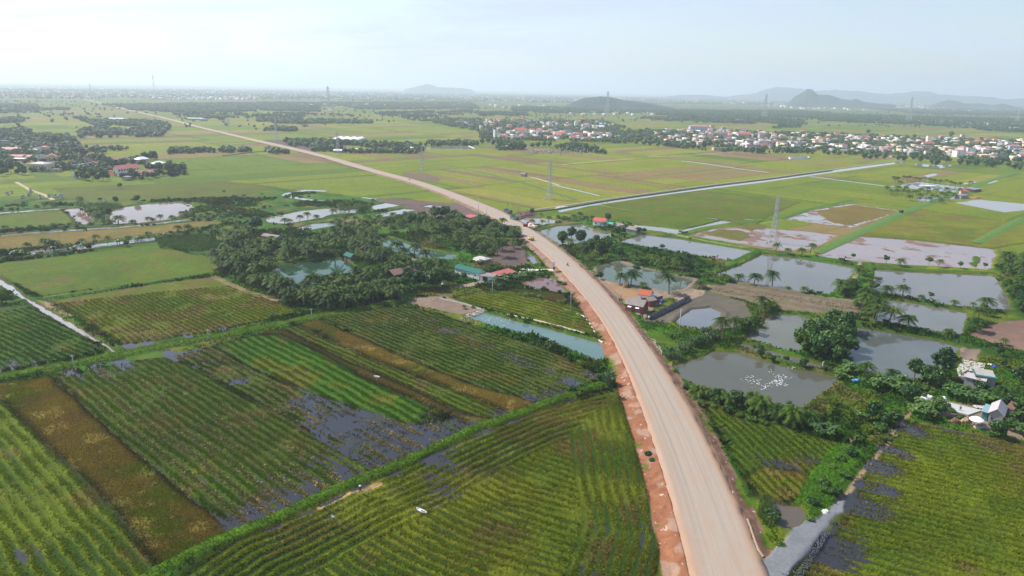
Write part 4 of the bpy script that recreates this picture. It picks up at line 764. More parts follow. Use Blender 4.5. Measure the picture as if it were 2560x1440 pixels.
row([(2215,742,.9),(2256,745,.8),(2302,747,.7),(2385,765,.8),(2432,767,.7),(2465,775,.9)], PL, 'on the bank below the upper right pond')
row([(2185,814),(2222,813),(2270,818,1.05),(2372,840,.85)], PALMS[:5], 'on the bank above the lower right pond')
row([(2445,802,.9),(2442,830,.9),(2450,815,.9),(2470,790,.9),(2460,778,.8),(2507,862,.6)], PL, 'beside the ploughed brown field')
row([(1745,990,1.0),(1770,993,.7),(1797,1001,1.15),(1822,1011,.8),(1857,1018,.85),(1877,1016,.9),(1905,1033,1.1),(1927,1041),(1962,1052,1.1),(1995,1062),(2020,1066,.9),(1945,1046,.9),(1980,1060),(2040,1070,.8),(1888,1026,.8)], PALMS[:5]+[PALMS[4]], 'on the duck pond bank')
row([(1805,848,.9),(1832,833,.9),(1852,823,.9),(1865,812,.8),(1912,792,.8),(1900,782,.85),(1925,775,.8),(1938,778,.8),(1885,797,.7)], PALMS[:5], 'above the duck pond')
row([(1375,870,.6),(1408,882,.35),(1420,888,.3)], [PALMS[5]], 'on the turquoise pond bank', what='small coconut palm')
row([(1040,767,.45),(1161,772,.5),(1182,770,.4)], [PALMS[5], PALMS[3]], 'on the bare earth yard', what='young coconut palm')
row([(2157,948,.8),(2232,943,.9),(2507,1003,1.1),(2540,985,.8)], PL, 'among the right farm gardens')
row([(1352,540,.8),(1395,545,.8),(1420,552,.9),(1433,551,.9),(1450,548,.9),(1466,549),(1480,551,.9),(1490,552,.9),(1330,565,.8),(1355,562,.7),(1370,557,.8),(1338,568,.8),(1345,570,.8),(1410,549,.7)], PL, 'on the bank behind the red machines')
def in_poly(poly, n, mind, seed=1):
    P = np.array(poly, float); r = np.random.default_rng(seed); out = []; W_ = GA(poly); lo = W_.min(0); hi = W_.max(0); tries = 0
    while len(out) < n and tries < n*400:
        tries += 1; p = r.uniform(lo, hi)
        if not inside(np.array([p[0]]), np.array([p[1]]), W_)[0]: continue
        if any((p[0]-q[0])**2+(p[1]-q[1])**2 < mind*mind for q in out): continue
        out.append((p[0], p[1]))
    return out
POND_W = [GA(p[1]) for p in PONDS]
def dry(p, m=.6):
    x = np.array([p[0]]); y = np.array([p[1]])
    return not any(np.hypot(*(P.mean(0)-p)) < 120 and sdf(x, y, P)[0] > -m for P in POND_W)
def far_label(p): return p
GROVES = [
 ('at the left end of the grove', [(530,658),(575,632),(650,645),(690,668),(668,695),(690,720),(735,745),(700,752),(640,722),(585,695)], 60, 2.9, PT),
 ('along the front edge of the grove', [(735,742),(830,722),(905,705),(990,722),(1010,745),(950,760),(860,775),(800,772),(700,752)], 72, 2.8, PT),
 ('behind the lower green pond', [(560,600),(640,602),(740,628),(850,632),(850,641),(745,652),(690,662),(600,632)], 44, 3.3, PT),
 ('between the two green ponds', [(790,610),(830,565),(900,562),(945,600),(970,632),(1020,642),(1090,660),(1110,690),(950,690),(890,655),(870,625)], 80, 3.0, PT),
 ('behind the upper green pond', [(880,565),(960,545),(1100,548),(1240,565),(1300,595),(1315,612),(1235,645),(1150,628),(1070,615),(990,590),(945,585)], 90, 3.3, PT),
 ('in the right edge grove', [(2490,660),(2560,640),(2620,660),(2620,800),(2545,770),(2530,735),(2505,700)], 34, 4.0, PT),
]
for where, poly, n, md, prs in GROVES:
    i = 0
    for p in in_poly(poly, n*2, md, n):
        if i >= n: break
        if not dry(p): continue
        plant(prs[i % len(prs)], p[0], p[1], .1, random.uniform(.88, 1.18), None, f'tall coconut palm {where}', 'palm tree', f'palms {where}', px=False); i += 1
# broadleaf trees one by one: px, py, scale, kind index, label tail
def trees(lst, where, prs=TREES, what='broadleaf tree', cat='tree', sc=(.95,1.05)):
    row(lst, prs, where, cat, None, what, sc)
trees([(1405,615,1.0),(1428,598,.9),(1452,612,1.05),(1478,632,1.0),(1500,640,1.0),(1520,630,.9),(1548,648,.8),(1462,640,.8),(1535,637,.6),(1490,612,.7)], 'right of the road bend', [TREES[0],TREES[1],TREES[2]])
trees([(1028,558,.95),(1055,552,1.0),(1088,545,1.1),(1112,545,1.1),(1135,550,1.0),(1150,560,.9),(1195,575,1.0),(1215,568,1.0),(1238,580,.95),(1258,590,1.0),(1275,588,.9),(1290,600,.8),(905,578,.7),(920,570,.6),(640,575,1.1),(1240,600,.9),(1170,580,.8)], 'in the back row of the grove', [TREES[1],TREES[0],TREES[2]])
trees([(1020,715,.9),(1045,722,.95),(1068,718,1.0),(1085,725,1.1),(1100,715,1.1),(1122,712,.9),(1140,705,.5),(1010,728,.8),(1040,738,.6),(1160,700,.45),(1100,690,.7)], 'in front of the thatched farm shed', [TREES[1],TREES[0]])
trees([(2008,878,1.15),(2035,868,1.35),(2060,852,1.25),(2085,835,1.3),(2110,828,1.1),(2100,865,1.25),(2075,885,1.2),(2045,893,1.1),(2115,885,1.0),(2095,905,.8)], 'in the dark clump between ponds', [TREES[3],TREES[2],TREES[3]], 'large dark tree')
trees([(2132,648,.75),(2215,658,1.0),(2322,663,1.05),(2400,672,.9),(2462,671,.7),(2326,748,.7)], 'along the bank of the flooded paddy', ROUND, 'small round tree')
trees([(2285,948,.7),(2355,945,1.0),(2335,968,.9),(2318,960,.8),(2180,1050,.65),(2212,1062,.6),(2275,1002,.7),(2345,1035,.6),(2455,988,.7),(2492,1092,.6),(2525,1020,.7),(2550,1040,.8),(2548,965,.7),(2440,972,.45),(2508,918,.35),(2497,890,.35),(2525,1075,.5)], 'around the right farmyard', [TREES[4],TREES[0],TREES[3],TREES[2]])
trees([(1875,832,.75),(1890,815,.6),(1750,870,.55),(1930,905,.4),(2008,920,.45),(2060,930,.4),(1900,895,.4),(1838,1015,.7),(1500,700,.5),(1370,700,.3),(1595,585,.6),(1520,553,.8),(1560,572,.5),(1610,582,.5),(1330,535,.5),(1540,582,.5)], 'near the right hand ponds', [TREES[0],TREES[4]])
row([(1672,893,1.1),(1690,900),(1705,885,1.1),(1722,880,1.1),(1735,868),(1752,862,1.1),(1770,855,1.1),(1782,850),(1700,872,.9),(1728,860,.9),(1760,842,1.1),(1775,840,1.1),(1522,962,1.25)], PANDAN, 'beside the road and duck pond', 'shrub', what='screwpine clump', sc=(.95,1.15))
row([(2112,935),(2122,925,.9),(2135,930),(2100,950,.7),(2182,968),(2196,975),(2212,968,1.1),(2228,972),(2242,965,1.1),(2250,985,.9),(2382,990,1.1),(2400,1000,1.1),(2420,1005),(2395,985),(2310,1030,1.1),(2325,1040,1.1),(2340,1020),(2455,1005),(2475,1012),(2045,1085),(2075,1092,.9),(2158,1050,.7),(2540,1050),(2550,1082),(2520,1008),(2300,1045)], BANANA, 'around the right farm', 'banana plants', what='banana clump')
row([(1490,560),(1500,563),(1510,566),(1522,570),(1534,572),(1545,575),(1480,556),(1467,560),(1556,578)], BANANA, 'below the red roofed cottage', 'banana plants', what='banana clump')
row([(1300,690,.6),(1330,688,.7),(1260,702),(1245,708),(1280,700),(1310,697),(1345,690,.6),(1408,760,.6),(1350,748,.5),(1302,740,.45),(1318,742,.5)], BANANA, 'beside the red brown pool', 'banana plants', what='banana clump')
row([(2080,1170,.8),(2100,1150,.9),(2130,1140,.8),(2060,1210,.9),(2065,1230,.8),(2030,1262,.8),(2023,1300,.7),(1950,1370,.7),(2200,1072,1),(2220,1100,.8),(2240,1048,1),(2150,1100,.7),(2110,1190,.7),(2090,1235,.7),(1930,1300,.9),(1922,1285,.9),(1620,1140,.5),(1630,1155,.6),(1645,1180,.45),(2125,1120,.6),(1972,1010,.5)], BUSH, 'along the ditch by the dirt track', 'bush', what='leafy green bush')
row([(160,575),(29,522,.8),(230,610,.8),(430,600),(560,640,.7),(590,648,.8),(620,655,.7),(520,640,.6),(480,595,.6),(550,530),(600,525),(640,530,1.2),(660,520,.9),(580,515,.9),(620,505),(500,500,.8),(680,500,.8),(540,505,.7),(470,510,.7),(700,535,1.2),(600,545,1.3),(640,548,1.2),(570,540,1.3),(530,520),(420,495,.7),(330,500,.8),(250,500,.7),(200,505),(150,510),(610,490,.8),(655,485,.8),(560,480,.7),(720,515,.9),(760,508,.8)], BUSH, 'on the overgrown ground left', 'bush', what='rough green bush')
row([(1110,745,.6),(1220,715),(1235,712),(1255,708),(1290,705),(1360,722,.7),(1397,708,.8),(1410,712,.9),(1440,880,.3),(1330,860,.5),(1290,848,.5),(1250,838,.5),(1345,865,.4),(1215,645,1.0),(1200,660,1),(1180,655,1),(1230,665,.8),(1160,668,.8),(1320,640,.6),(1340,675,.5),(1500,945,.7),(1480,950,.7),(1455,965,.8),(1430,978,.7),(1270,705),(1250,718)], BUSH, 'left of the road', 'bush', what='low green bush')
row([(1655,620),(1700,580,.6),(1945,895,.7),(1965,900,.6),(1920,890,.6),(1885,868,.6),(1900,872,.7),(2260,700,.5),(2195,700),(2185,720,1.1),(2175,735),(2190,745),(2160,800,.8),(2300,990),(2330,985,.9),(2540,760,1.4),(2560,780,1.4),(2480,1090,.6),(2400,1045,.6),(2380,1030,.7),(2360,1020,.8),(2270,975,1.1),(2305,975),(2450,955,.8),(2470,970,.7),(2500,975,.8),(2090,1050,.6),(1715,972,.7),(1730,985,.6),(1755,1010,.8),(1785,1018,.8),(1820,1030,.8),(1850,1040,.8),(1880,1052,.8),(1910,1060,.8),(1690,930,.6),(1570,645,1),(1590,670,.9),(1630,672,.8),(1700,690,.9),(1580,690,.7)], BUSH, 'on the banks right of the road', 'bush', what='bank side bush')
# ---- stuff: tall reeds
def tufts(name, pts, h, w, m, blades=5, seed=3):
    r = np.random.default_rng(seed); P = np.array(pts); n = len(P); V = []; 
    P = np.repeat(P, blades, 0)+r.normal(size=(n*blades, 2))*w*1.6; k = len(P); a = r.uniform(0, 6.28, k); hh = h*r.uniform(.6, 1.2, k); dx = np.cos(a)*w; dy = np.sin(a)*w; lx = r.normal(size=k)*h*.2; ly = r.normal(size=k)*h*.2; z0 = np.zeros(k)
    V = np.stack([np.c_[P[:,0]-dx, P[:,1]-dy, z0], np.c_[P[:,0]+dx, P[:,1]+dy, z0], np.c_[P[:,0]+dx*.4+lx, P[:,1]+dy*.4+ly, hh], np.c_[P[:,0]-dx*.4+lx, P[:,1]-dy*.4+ly, hh]], 1).reshape(-1, 3)
    o = link(bpy.data.objects.new(name, mesh_np(name, V, np.arange(4*k).reshape(-1, 4), [m]))); return o
M_REED = leaf_mat('reed', (.06,.12,.02), (.12,.17,.03), .6, .3, .15)
tag(tufts('reeds', in_poly([(385,592),(515,592),(545,606),(560,622),(510,630),(400,622)], 900, .5, 5), 2.4, .14, M_REED), 'tall dark green reeds by the left canal', 'reeds', kind='stuff')
tag(tufts('reeds', in_poly([(1905,1248),(1925,1255),(1935,1300),(1925,1325),(1895,1290)], 260, .25, 6), 1.6, .10, M_REED), 'green reeds beside the road and brown puddle', 'reeds', kind='stuff')
tag(tufts('reeds', in_poly([(1440,622),(1465,660),(1480,672),(1500,662),(1470,640)], 200, .4, 6), 1.4, .12, M_REED), 'green reeds below the roadside trees', 'reeds', kind='stuff')
tag(tufts('reeds', in_poly([(235,512),(275,510),(310,518),(275,525),(240,520)], 300, .6, 6), 1.6, .14, M_REED), 'green reeds at the brown pond corner', 'reeds', kind='stuff')
# ================================================================ FAR WOODS, HILLS
def far_tree_template(seed, n=26):
    r = np.random.default_rng(seed); d = r.normal(size=(n, 3)); d /= np.linalg.norm(d, axis=1)[:,None]; p = d*r.uniform(.55, 1, n)[:,None]*np.array((1, 1, .8)); p[:,2] += .95
    nn = d+r.normal(size=(n,3))*.4; nn[:,2] += .5; nn /= np.linalg.norm(nn, axis=1)[:,None]; a = np.cross(nn, r.normal(size=(n,3))); a /= np.linalg.norm(a, axis=1)[:,None]; b = np.cross(nn, a); s = .42
    return np.stack([p-a*s-b*s*.7, p+a*s*.5-b*s, p+a*s+b*s*.6, p-a*s*.5+b*s], 1).reshape(-1, 3)
TPL = [far_tree_template(k) for k in range(6)]
def woods(name, polys, label, h=(6, 11), dens=1/70., seed=1, n_max=9000, clump=60, thr=.35):
    r = np.random.default_rng(seed); Vs = []; 
    for poly in polys:
        W_ = GA(poly); A = .5*abs(np.sum(W_[:,0]*np.roll(W_[:,1], -1)-np.roll(W_[:,0], -1)*W_[:,1])); n = int(min(A*dens, n_max)); lo = W_.min(0); hi = W_.max(0)
        bb = max(1, (hi-lo).prod()/max(A, 1)); P = r.uniform(lo, hi, (int(n*bb*1.3)+10, 2)); P = P[inside(P[:,0], P[:,1], W_)]; P = P[fbm(P[:,0], P[:,1], clump, 2, seed) > thr][:n]
        for k in range(6):
            Q = P[k::6]; m = len(Q)
            if m == 0: continue
            hh = r.uniform(*h, m)*.5; a = r.uniform(0, 6.28, m); T = TPL[k]; c, s = np.cos(a)[:,None], np.sin(a)[:,None]; wd = (hh*r.uniform(.7, 1.15, m))[:,None]
            x = (T[None,:,0]*c-T[None,:,1]*s)*wd+Q[:,0:1]; y = (T[None,:,0]*s+T[None,:,1]*c)*wd+Q[:,1:2]; z = T[None,:,2]*hh[:,None]
            Vs.append(np.stack([x, y, z], -1).reshape(-1, 3))
    V = np.concatenate(Vs); print(name, len(V)//4)
    o = link(bpy.data.objects.new(name, mesh_np(name, V, np.arange(len(V)).reshape(-1, 4), [M_FAR]))); return tag(o, label, 'woods', kind='stuff')
woods('woods', [[(-60,375),(40,365),(200,370),(250,388),(290,412),(275,446),(215,450),(180,428),(90,432),(60,425),(0,432),(-60,440)], [(285,412),(330,396),(380,390),(405,402),(350,412),(300,418)], [(275,454),(345,448),(460,438),(470,432),(400,432),(345,442),(300,444)], [(405,405),(455,412),(465,435),(425,432)], [(215,372),(330,372),(300,380),(240,385)]], 'dark trees around the left village and school', (3.5,7), 1/50., 2, clump=26, thr=.40)
woods('woods', [[(175,294),(240,299),(400,306),(430,316),(405,342),(200,346),(190,330),(250,318)], [(-60,325),(60,322),(90,340),(180,340),(200,372),(-60,380)], [(-60,300),(60,296),(60,306),(-60,312)],[(-60,262),(90,262),(100,270),(-60,272)]], 'hazy trees left of the far road', (5,9), 1/55., 3, clump=32, thr=.44)
woods('woods', [[(640,300),(740,298),(930,304),(935,309),(700,310),(640,306)], [(648,322),(700,318),(745,324),(740,329),(655,329)], [(700,355),(800,352),(900,360),(1050,362),(1060,378),(1040,384),(900,384),(780,378),(720,368)], [(670,380),(730,380),(725,386),(680,386)],[(1050,358),(1200,358),(1200,364),(1060,366)],[(420,380),(640,374),(700,376),(560,383),(420,386)],[(800,256),(1180,256),(1200,272),(900,274)],[(300,262),(640,258),(640,278),(500,285),(320,275)],[(470,292),(560,292),(560,300),(480,300)],[(640,262),(800,266),(800,280),(650,276)]], 'tree clumps in the fields along the far road', (5,9), 1/55., 4, clump=30, thr=.42)
woods('woods', [[(1035,300),(1130,296),(1290,303),(1500,302),(1560,318),(1530,330),(1600,326),(1650,330),(1640,362),(1500,357),(1420,354),(1240,357),(1200,345),(1200,330),(1100,312)], [(1640,330),(1800,328),(2000,333),(2150,338),(2350,348),(2650,352),(2650,422),(2480,412),(2300,398),(2150,388),(1950,383),(1800,381),(1640,364)], [(1240,352),(1310,352),(1312,376),(1240,376)], [(1400,366),(1440,362),(1500,372),(1515,384),(1400,380)]], 'trees among the houses of the long village', (4,8), 1/80., 5, clump=30, thr=.46)
woods('woods', [[(1600,296),(1800,292),(2000,300),(2020,314),(1900,310),(1700,306)], [(1280,268),(1640,272),(1640,282),(1400,284),(1280,280)], [(1640,276),(2000,278),(2200,292),(2200,298),(1900,294),(1640,288)], [(2000,286),(2300,292),(2650,302),(2650,335),(2450,326),(2300,312),(2050,304)], [(2150,270),(2650,276),(2650,292),(2300,286)], [(1180,282),(1320,284),(1320,290),(1200,290)],[(1900,316),(2000,314),(2000,320),(1920,322)]], 'hazy woods beyond the long village', (6,11), 1/120., 6, clump=60, thr=.43)
woods('woods', [[(250,262),(700,256),(1000,262),(640,272),(300,268)],[(0,275),(180,272),(160,282),(0,284)],[(430,288),(700,282),(900,290),(700,296),(500,296)],[(930,282),(1180,276),(1180,286),(960,292)],[(420,262),(560,262),(640,268),(450,270)],[(1000,290),(1100,286),(1120,296),(1010,300)]], 'thin hazy tree lines across the left plain', (5,9), 1/260., 8, clump=70, thr=.45)
woods('woods', [[(-100,250),(2600,285),(2600,330),(1700,305),(1100,300),(200,350),(-100,350)]], 'lone trees and hedges sprinkled over the hazy plain', (4,8), 1/420., 9, n_max=5200, clump=26, thr=.62)
woods('woods', [[(-300,222),(700,226),(1400,240),(2000,250),(2650,266),(2650,278),(2000,264),(1400,258),(700,250),(300,250),(-300,246)]], 'far belt of trees below the horizon', (7,13), 1/700., 7, n_max=26000, clump=170, thr=.43)
M_HILL = mat('hill_forest', (.036,.060,.048), .95, .05, noise=.4, nscale=.01)
def hill(label, pts, dist, depth, seed=1):
    """ridge line seen at (px, top px); built at its real distance with real height"""
    xs = np.linspace(pts[0][0], pts[-1][0], 200); ys = np.interp(xs, [p[0] for p in pts], [p[1] for p in pts]); V = []; nn = 15
    for x, y in zip(xs, ys):
        d = FW+(x-1280)/F_PX*RT+(720-y)/F_PX*UP; hd = math.hypot(d[0], d[1]); u = np.array((d[0]/hd, d[1]/hd)); top = max(0, H+dist*d[2]/hd)
        for j in range(nn):
            s = (j/(nn-1)-.5)*2; dd = dist+s*depth; q = u*dd
            k = max(0, 1-abs(s)**1.4); V.append((q[0], q[1], top*k*(.86+.28*float(fbm(np.array([q[0]]), np.array([q[1]]), dist*.06, 3, seed)[0])) -2 + k**.3*.10*top*(float(vnoise(np.array([q[0]/70]), np.array([q[1]/70]), seed)[0])-.5)))
    V = np.array(V); ii = (np.arange(199)[:,None]*nn+np.arange(nn-1)[None]).ravel(); Q = np.stack([ii, ii+nn, ii+nn+1, ii+1], 1)
    o = link(bpy.data.objects.new('hill', mesh_np('hill', V, Q, [M_HILL], smooth=True))); tag(o, kind='structure')
hill('', [(1965,262),(1985,243),(2005,234),(2017,225),(2030,226),(2045,236),(2070,236),(2085,240),(2105,248),(2125,250),(2140,247),(2160,254),(2200,258),(2240,262)], 6600, 500, 1)
hill('', [(1410,266),(1440,252),(1460,245),(1485,244),(1500,242),(1530,245),(1560,250),(1600,253),(1625,256),(1650,262),(1690,270)], 3900, 330, 2)
hill('', [(1780,246),(1840,238),(1880,234),(1920,222),(1940,218),(1980,219),(2010,222),(2030,226),(2060,225),(2100,223),(2120,226),(2150,225),(2180,231),(2220,235),(2260,232),(2290,228),(2320,230),(2350,236),(2400,238),(2450,240),(2480,241),(2510,248),(2560,246),(2700,240),(2760,262)], 13500, 1100, 3)
hill('', [(2320,266),(2350,254),(2370,250),(2385,251),(2410,258),(2430,258),(2450,257),(2480,262),(2510,259),(2540,266),(2560,270)], 8200, 500, 4)
hill('', [(1000,236),(1015,222),(1035,218),(1052,214),(1065,211),(1078,213),(1095,218),(1150,219),(1180,224),(1200,240)], 12500, 800, 5)
0 and hill('', [(-200,195),(0,197),(300,199),(420,200),(640,208),(900,213),(1000,216)], 19000, 1500, 6)
hill('', [(1640,256),(1660,242),(1700,236),(1760,236),(1800,240),(1850,250)], 12000, 800, 7)
# ---- palms of the pond farm far right, kept as things
row([(2232,452),(2245,455),(2258,450),(2238,460),(2250,462),(2268,455),(2276,452),(2288,453),(2300,455),(2312,456),(2325,458),(2337,459),(2350,461),(2362,463),(2375,465),(2388,466),(2400,468),(2422,468)], PT, 'in the far right pond farm back row', group='palms of the far right pond farm')
row([(2215,484),(2228,488),(2242,485),(2255,490),(2268,486),(2280,492),(2262,480),(2290,488),(2300,496),(2315,492),(2330,500),(2340,488),(2352,494),(2362,502),(2372,490),(2385,495),(2345,504),(2325,505),(2300,484),(2246,478),(2318,482),(2365,482),(2395,487),(2275,502),(2350,508)], PT, 'in the far right pond farm front row', group='palms of the far right pond farm')
# ================================================================ BUILDINGS AND THINGS
WHITE=mat('white_wall',(.78,.77,.74),.8,.3,noise=.12,nscale=1.5); CREAM=mat('cream_wall',(.62,.52,.36),.8,.3,noise=.12,nscale=1); GREYW=mat('grey_wall',(.34,.32,.30),.9,.2,noise=.25,nscale=1.2)
PINKW=mat('pinkish_wall',(.55,.42,.36),.85,.2,noise=.15); BLUEW=mat('pale_blue_wall',(.42,.52,.60),.8,.3,noise=.1); BRICK=mat('brick_wall',(.28,.095,.06),.9,.15,noise=.35,nscale=4); YELW=mat('yellow_wall',(.66,.48,.18),.8,.3,noise=.1)
TILE=mat('clay_tile',(.42,.115,.05),.8,.2,noise=.35,nscale=3); REDR=mat('red_roof',(.40,.10,.085),.6,.3,noise=.2,nscale=1); PINKR=mat('faded_red_roof',(.50,.16,.14),.7,.3,noise=.2,nscale=1); TEAL=mat('teal_sheet_roof',(.02,.125,.10),.75,.15,noise=.12,nscale=1)
GREYR=mat('cement_sheet_roof',(.25,.215,.195),.9,.2,noise=.35,nscale=1.5); PALER=mat('pale_sheet_roof',(.42,.38,.38),.6,.4,noise=.15,nscale=1); DARKR=mat('dark_roof',(.07,.075,.10),.6,.3,noise=.2); WHITER=mat('white_sheet_roof',(.75,.76,.78),.6,.4); THATCH=mat('thatch',(.26,.17,.13),.95,.05,noise=.45,nscale=3); BROWNR=mat('rusty_roof',(.17,.095,.07),.8,.2,noise=.3)
GLASS=mat('window_glass',(.035,.045,.055),.15,.6); DARK=mat('dark_opening',(.02,.02,.022),.8,.2); CONC=mat('concrete',(.50,.48,.45),.85,.2,noise=.15,nscale=.8); FRAME=mat('window_frame',(.5,.5,.48),.6,.3); METAL=mat('galvanised_steel',(.42,.44,.44),.5,.5,metal=.3); BLACKP=mat('black_plastic',(.012,.012,.015),.35,.5,noise=.3,nscale=2); WHITEP=mat('white_plastic',(.8,.8,.8),.5,.4); BLUEP=mat('blue_plastic',(.02,.07,.42),.4,.5)
GREENP=mat('green_net',(.05,.38,.28),.7,.2); STONE=mat('pale_stone',(.60,.54,.45),.9,.2,noise=.2,nscale=1); WOOD=mat('wood',(.20,.13,.08),.8,.2,noise=.2,nscale=2); TYRE=mat('tyre',(.02,.02,.02),.9,.1); REDP=mat('red_paint',(.42,.045,.03),.4,.5); GRNP=mat('green_paint',(.03,.16,.09),.45,.5); BLUP=mat('blue_grey_paint',(.07,.12,.17),.4,.5); YELP=mat('yellow_paint',(.62,.36,.03),.45,.5); TANP=mat('tan_paint',(.55,.40,.26),.5,.4)
EARTH=mat('red_earth',(.38,.17,.09),.95,.1,noise=.3,nscale=1); SACK=mat('white_sack',(.75,.72,.66),.8,.2,noise=.1)
def empty(name, loc, rz=0, label=None, cat=None, group=None, parent=None):
    o = bpy.data.objects.new(name, None); link(o, parent); o.location = loc; o.rotation_euler = (0, 0, rz); o.empty_display_size = 1; return tag(o, label, cat, group)
def house(name, label, c0, c1, dep, wh, rise, rt='gable', wm=WHITE, rm=TILE, wins=(), group=None, ov=.45, pane=True, z0=.1, cat='house', th=.14, doors=(), wx=None):
    a = np.array(G(*c0)) if wx is None else np.array(wx[:2]); b = np.array(G(*c1)) if wx is None else None
    if wx is None: w = float(np.hypot(*(b-a))); rz = math.atan2(b[1]-a[1], b[0]-a[0])
    else: w, rz = wx[2], wx[3]
    r = empty(name, (a[0], a[1], z0), rz, label, cat, group); m = MB(); d = dep
    m.box(0, 0, -.2, w, d, wh)
    if rt == 'gable': m.add([(0,0,wh),(0,d,wh),(0,d/2,wh+rise),(w,0,wh),(w,d,wh),(w,d/2,wh+rise)], [(0,2,1),(3,4,5)])
    if rt == 'gable_y': m.add([(0,0,wh),(w,0,wh),(w/2,0,wh+rise),(0,d,wh),(w,d,wh),(w/2,d,wh+rise)], [(0,1,2),(3,5,4)])
    m.build('wall', [wm], r); q = MB(); o = ov
    def slab(p): # p: 4 pts ccw seen from above
        q.add([*[(x, y, z+.03) for x, y, z in p], *[(x, y, z+.03+th) for x, y, z in p]], [(0,3,2,1),(4,5,6,7),(0,1,5,4),(1,2,6,5),(2,3,7,6),(3,0,4,7)])
    if rt == 'gable':
        s = rise/(d/2); e = wh-o*s; slab([(-o,-o,e),(w+o,-o,e),(w+o,d/2,wh+rise),(-o,d/2,wh+rise)]); slab([(-o,d/2,wh+rise+.002),(w+o,d/2,wh+rise+.002),(w+o,d+o,e),(-o,d+o,e)])
    elif rt == 'gable_y':
        s = rise/(w/2); e = wh-o*s; slab([(-o,-o,e),(w/2,-o,wh+rise),(w/2,d+o,wh+rise),(-o,d+o,e)]); slab([(w/2,-o,wh+rise+.002),(w+o,-o,e),(w+o,d+o,e),(w/2,d+o,wh+rise+.002)])
    elif rt == 'hip':
        k = min(w, d)*.45; t = wh+rise; A = [(-o,-o,wh),(w+o,-o,wh),(w+o,d+o,wh),(-o,d+o,wh)]; 
        B = [(k,d/2,t),(w-k,d/2,t)] if w >= d else [(w/2,k,t),(w/2,d-k,t)]
        if w >= d: q.add([(x,y,z+.03) for x,y,z in A+B], [(0,1,5,4),(1,2,5),(2,3,4,5),(3,0,4),(3,2,1,0)])
        else: q.add([(x,y,z+.03) for x,y,z in A+B], [(0,1,4),(1,2,5,4),(2,3,5),(3,0,4,5),(3,2,1,0)])
    elif rt == 'shed': slab([(-o,-o,wh-.03),(w+o,-o,wh-.03),(w+o,d+o,wh+rise),(-o,d+o,wh+rise)])
    else: q.box(-.15, -.15, wh+.003, w+.15, d+.15, wh+.22); q.box(-.12,-.12,wh+.223,w+.12,.03,wh+.62); q.box(-.12,.033,wh+.223,.03,d+.12,wh+.62); q.box(w-.03,.033,wh+.223,w+.12,d+.12,wh+.62)
    q.build('roof', [rm], r)
    for k_, lst in (('window', wins), ('door', doors)):
        for (sd, u, z, ww, hh) in lst:
            k = MB()
            if sd == 'f': k.box(u*w-ww/2, -.05, z, u*w+ww/2, .05, z+hh)
            elif sd == 'r': k.box(w-.05, u*d-ww/2, z, w+.05, u*d+ww/2, z+hh)
            elif sd == 'l': k.box(-.05, u*d-ww/2, z, .05, u*d+ww/2, z+hh)
            if k_ == 'window' and pane:
                fr = k.build('window', [FRAME], r); g_ = MB(); cx = u*w if sd == 'f' else u*d; e = .09
                if sd == 'f': g_.box(cx-ww/2+e, -.065, z+e, cx+ww/2-e, -.052, z+hh-e)
                elif sd == 'r': g_.box(w+.052, cx-ww/2+e, z+e, w+.065, cx+ww/2-e, z+hh-e)
                else: g_.box(-.065, cx-ww/2+e, z+e, -.052, cx+ww/2-e, z+hh-e)
                g_.build('pane', [GLASS], fr)
            else: k.build(k_, [GLASS if k_ == 'window' else DARK], r)
    return r
W2 = [('f',.25,1.0,1.1,1.2),('f',.75,1.0,1.1,1.2)]
h1 = house('brick_house','long brick house with grey roof and white window awnings beside the road',(1562,776),(1606,785),5.6,3.0,1.9,'gable',BRICK,GREYR,[('f',.28,.9,.9,1.1),('f',.72,.9,.9,1.1)],ov=.3)
for u in (.28, .72):
    w_ = float(np.hypot(*(np.array(G(1606,785))-np.array(G(1562,776))))); k = MB(); k.add([(u*w_-.8,-1.0,2.0),(u*w_+.8,-1.0,2.0),(u*w_+.8,-.03,2.3),(u*w_-.8,-.03,2.3),(u*w_-.8,-1.0,2.06),(u*w_+.8,-1.0,2.06),(u*w_+.8,-.03,2.36),(u*w_-.8,-.03,2.36)],[(0,3,2,1),(4,5,6,7),(0,1,5,4),(1,2,6,5),(3,0,4,7)]); k.build('awning',[WHITEP],h1)
house('small_house','small white house with orange tiled roof behind the long brick house',(1594,755),(1622,760),4.6,3.6,1.6,'gable',WHITE,TILE,[('f',.35,1.4,.8,.9)],ov=.35,doors=[('r',.4,0,1.6,2.4)])
house('lean_to','grey roofed lean-to at the back of the brick house',(1622,767),(1640,764),4.5,2.4,.9,'gable',BRICK,GREYR,ov=.3,cat='shed')
house('lean_to','dark brick shed with sloping grey roof near the blue tank',(1634,757),(1656,752),4.5,2.2,.8,'shed',BRICK,GREYR,ov=.3,cat='shed')
def tank(label, px, r=.6, h=1.5, m=BLUEP, z=.1, base=1.2):
    x, y = G(*px); t = empty('water_tank', (x, y, z), 0, label, 'water tank'); k = MB(); k.tube((0,0,base),(0,0,base+h),r,r,14).tube((0,0,base+h),(0,0,base+h+.25),r*.9,r*.3,14); k.build('tank', [m], t, True)
    k = MB(); k.box(-r,-r,0,r,r,base-.01); k.build('stand', [GREYW], t)
tank('blue round water tank beside the brick house sheds', (1654,764), .7, 1.2)
tank('blue water tank standing under the thatched farm shed', (999,696), .7, 1.9, base=.3); tank('darker blue tank left of the thatched farm shed', (992,694), .6, 1.6, base=.3)
g4 = house('farm_building','long farm building with teal sheet roof left of the road',(1137,684),(1197,700),5.0,3.0,1.3,'gable',WHITE,TEAL,[('f',.85,1.2,.8,.9),('f',.6,1.2,.8,.9)],ov=.4,cat='farm building',doors=[('r',.5,0,1.4,2.2)])
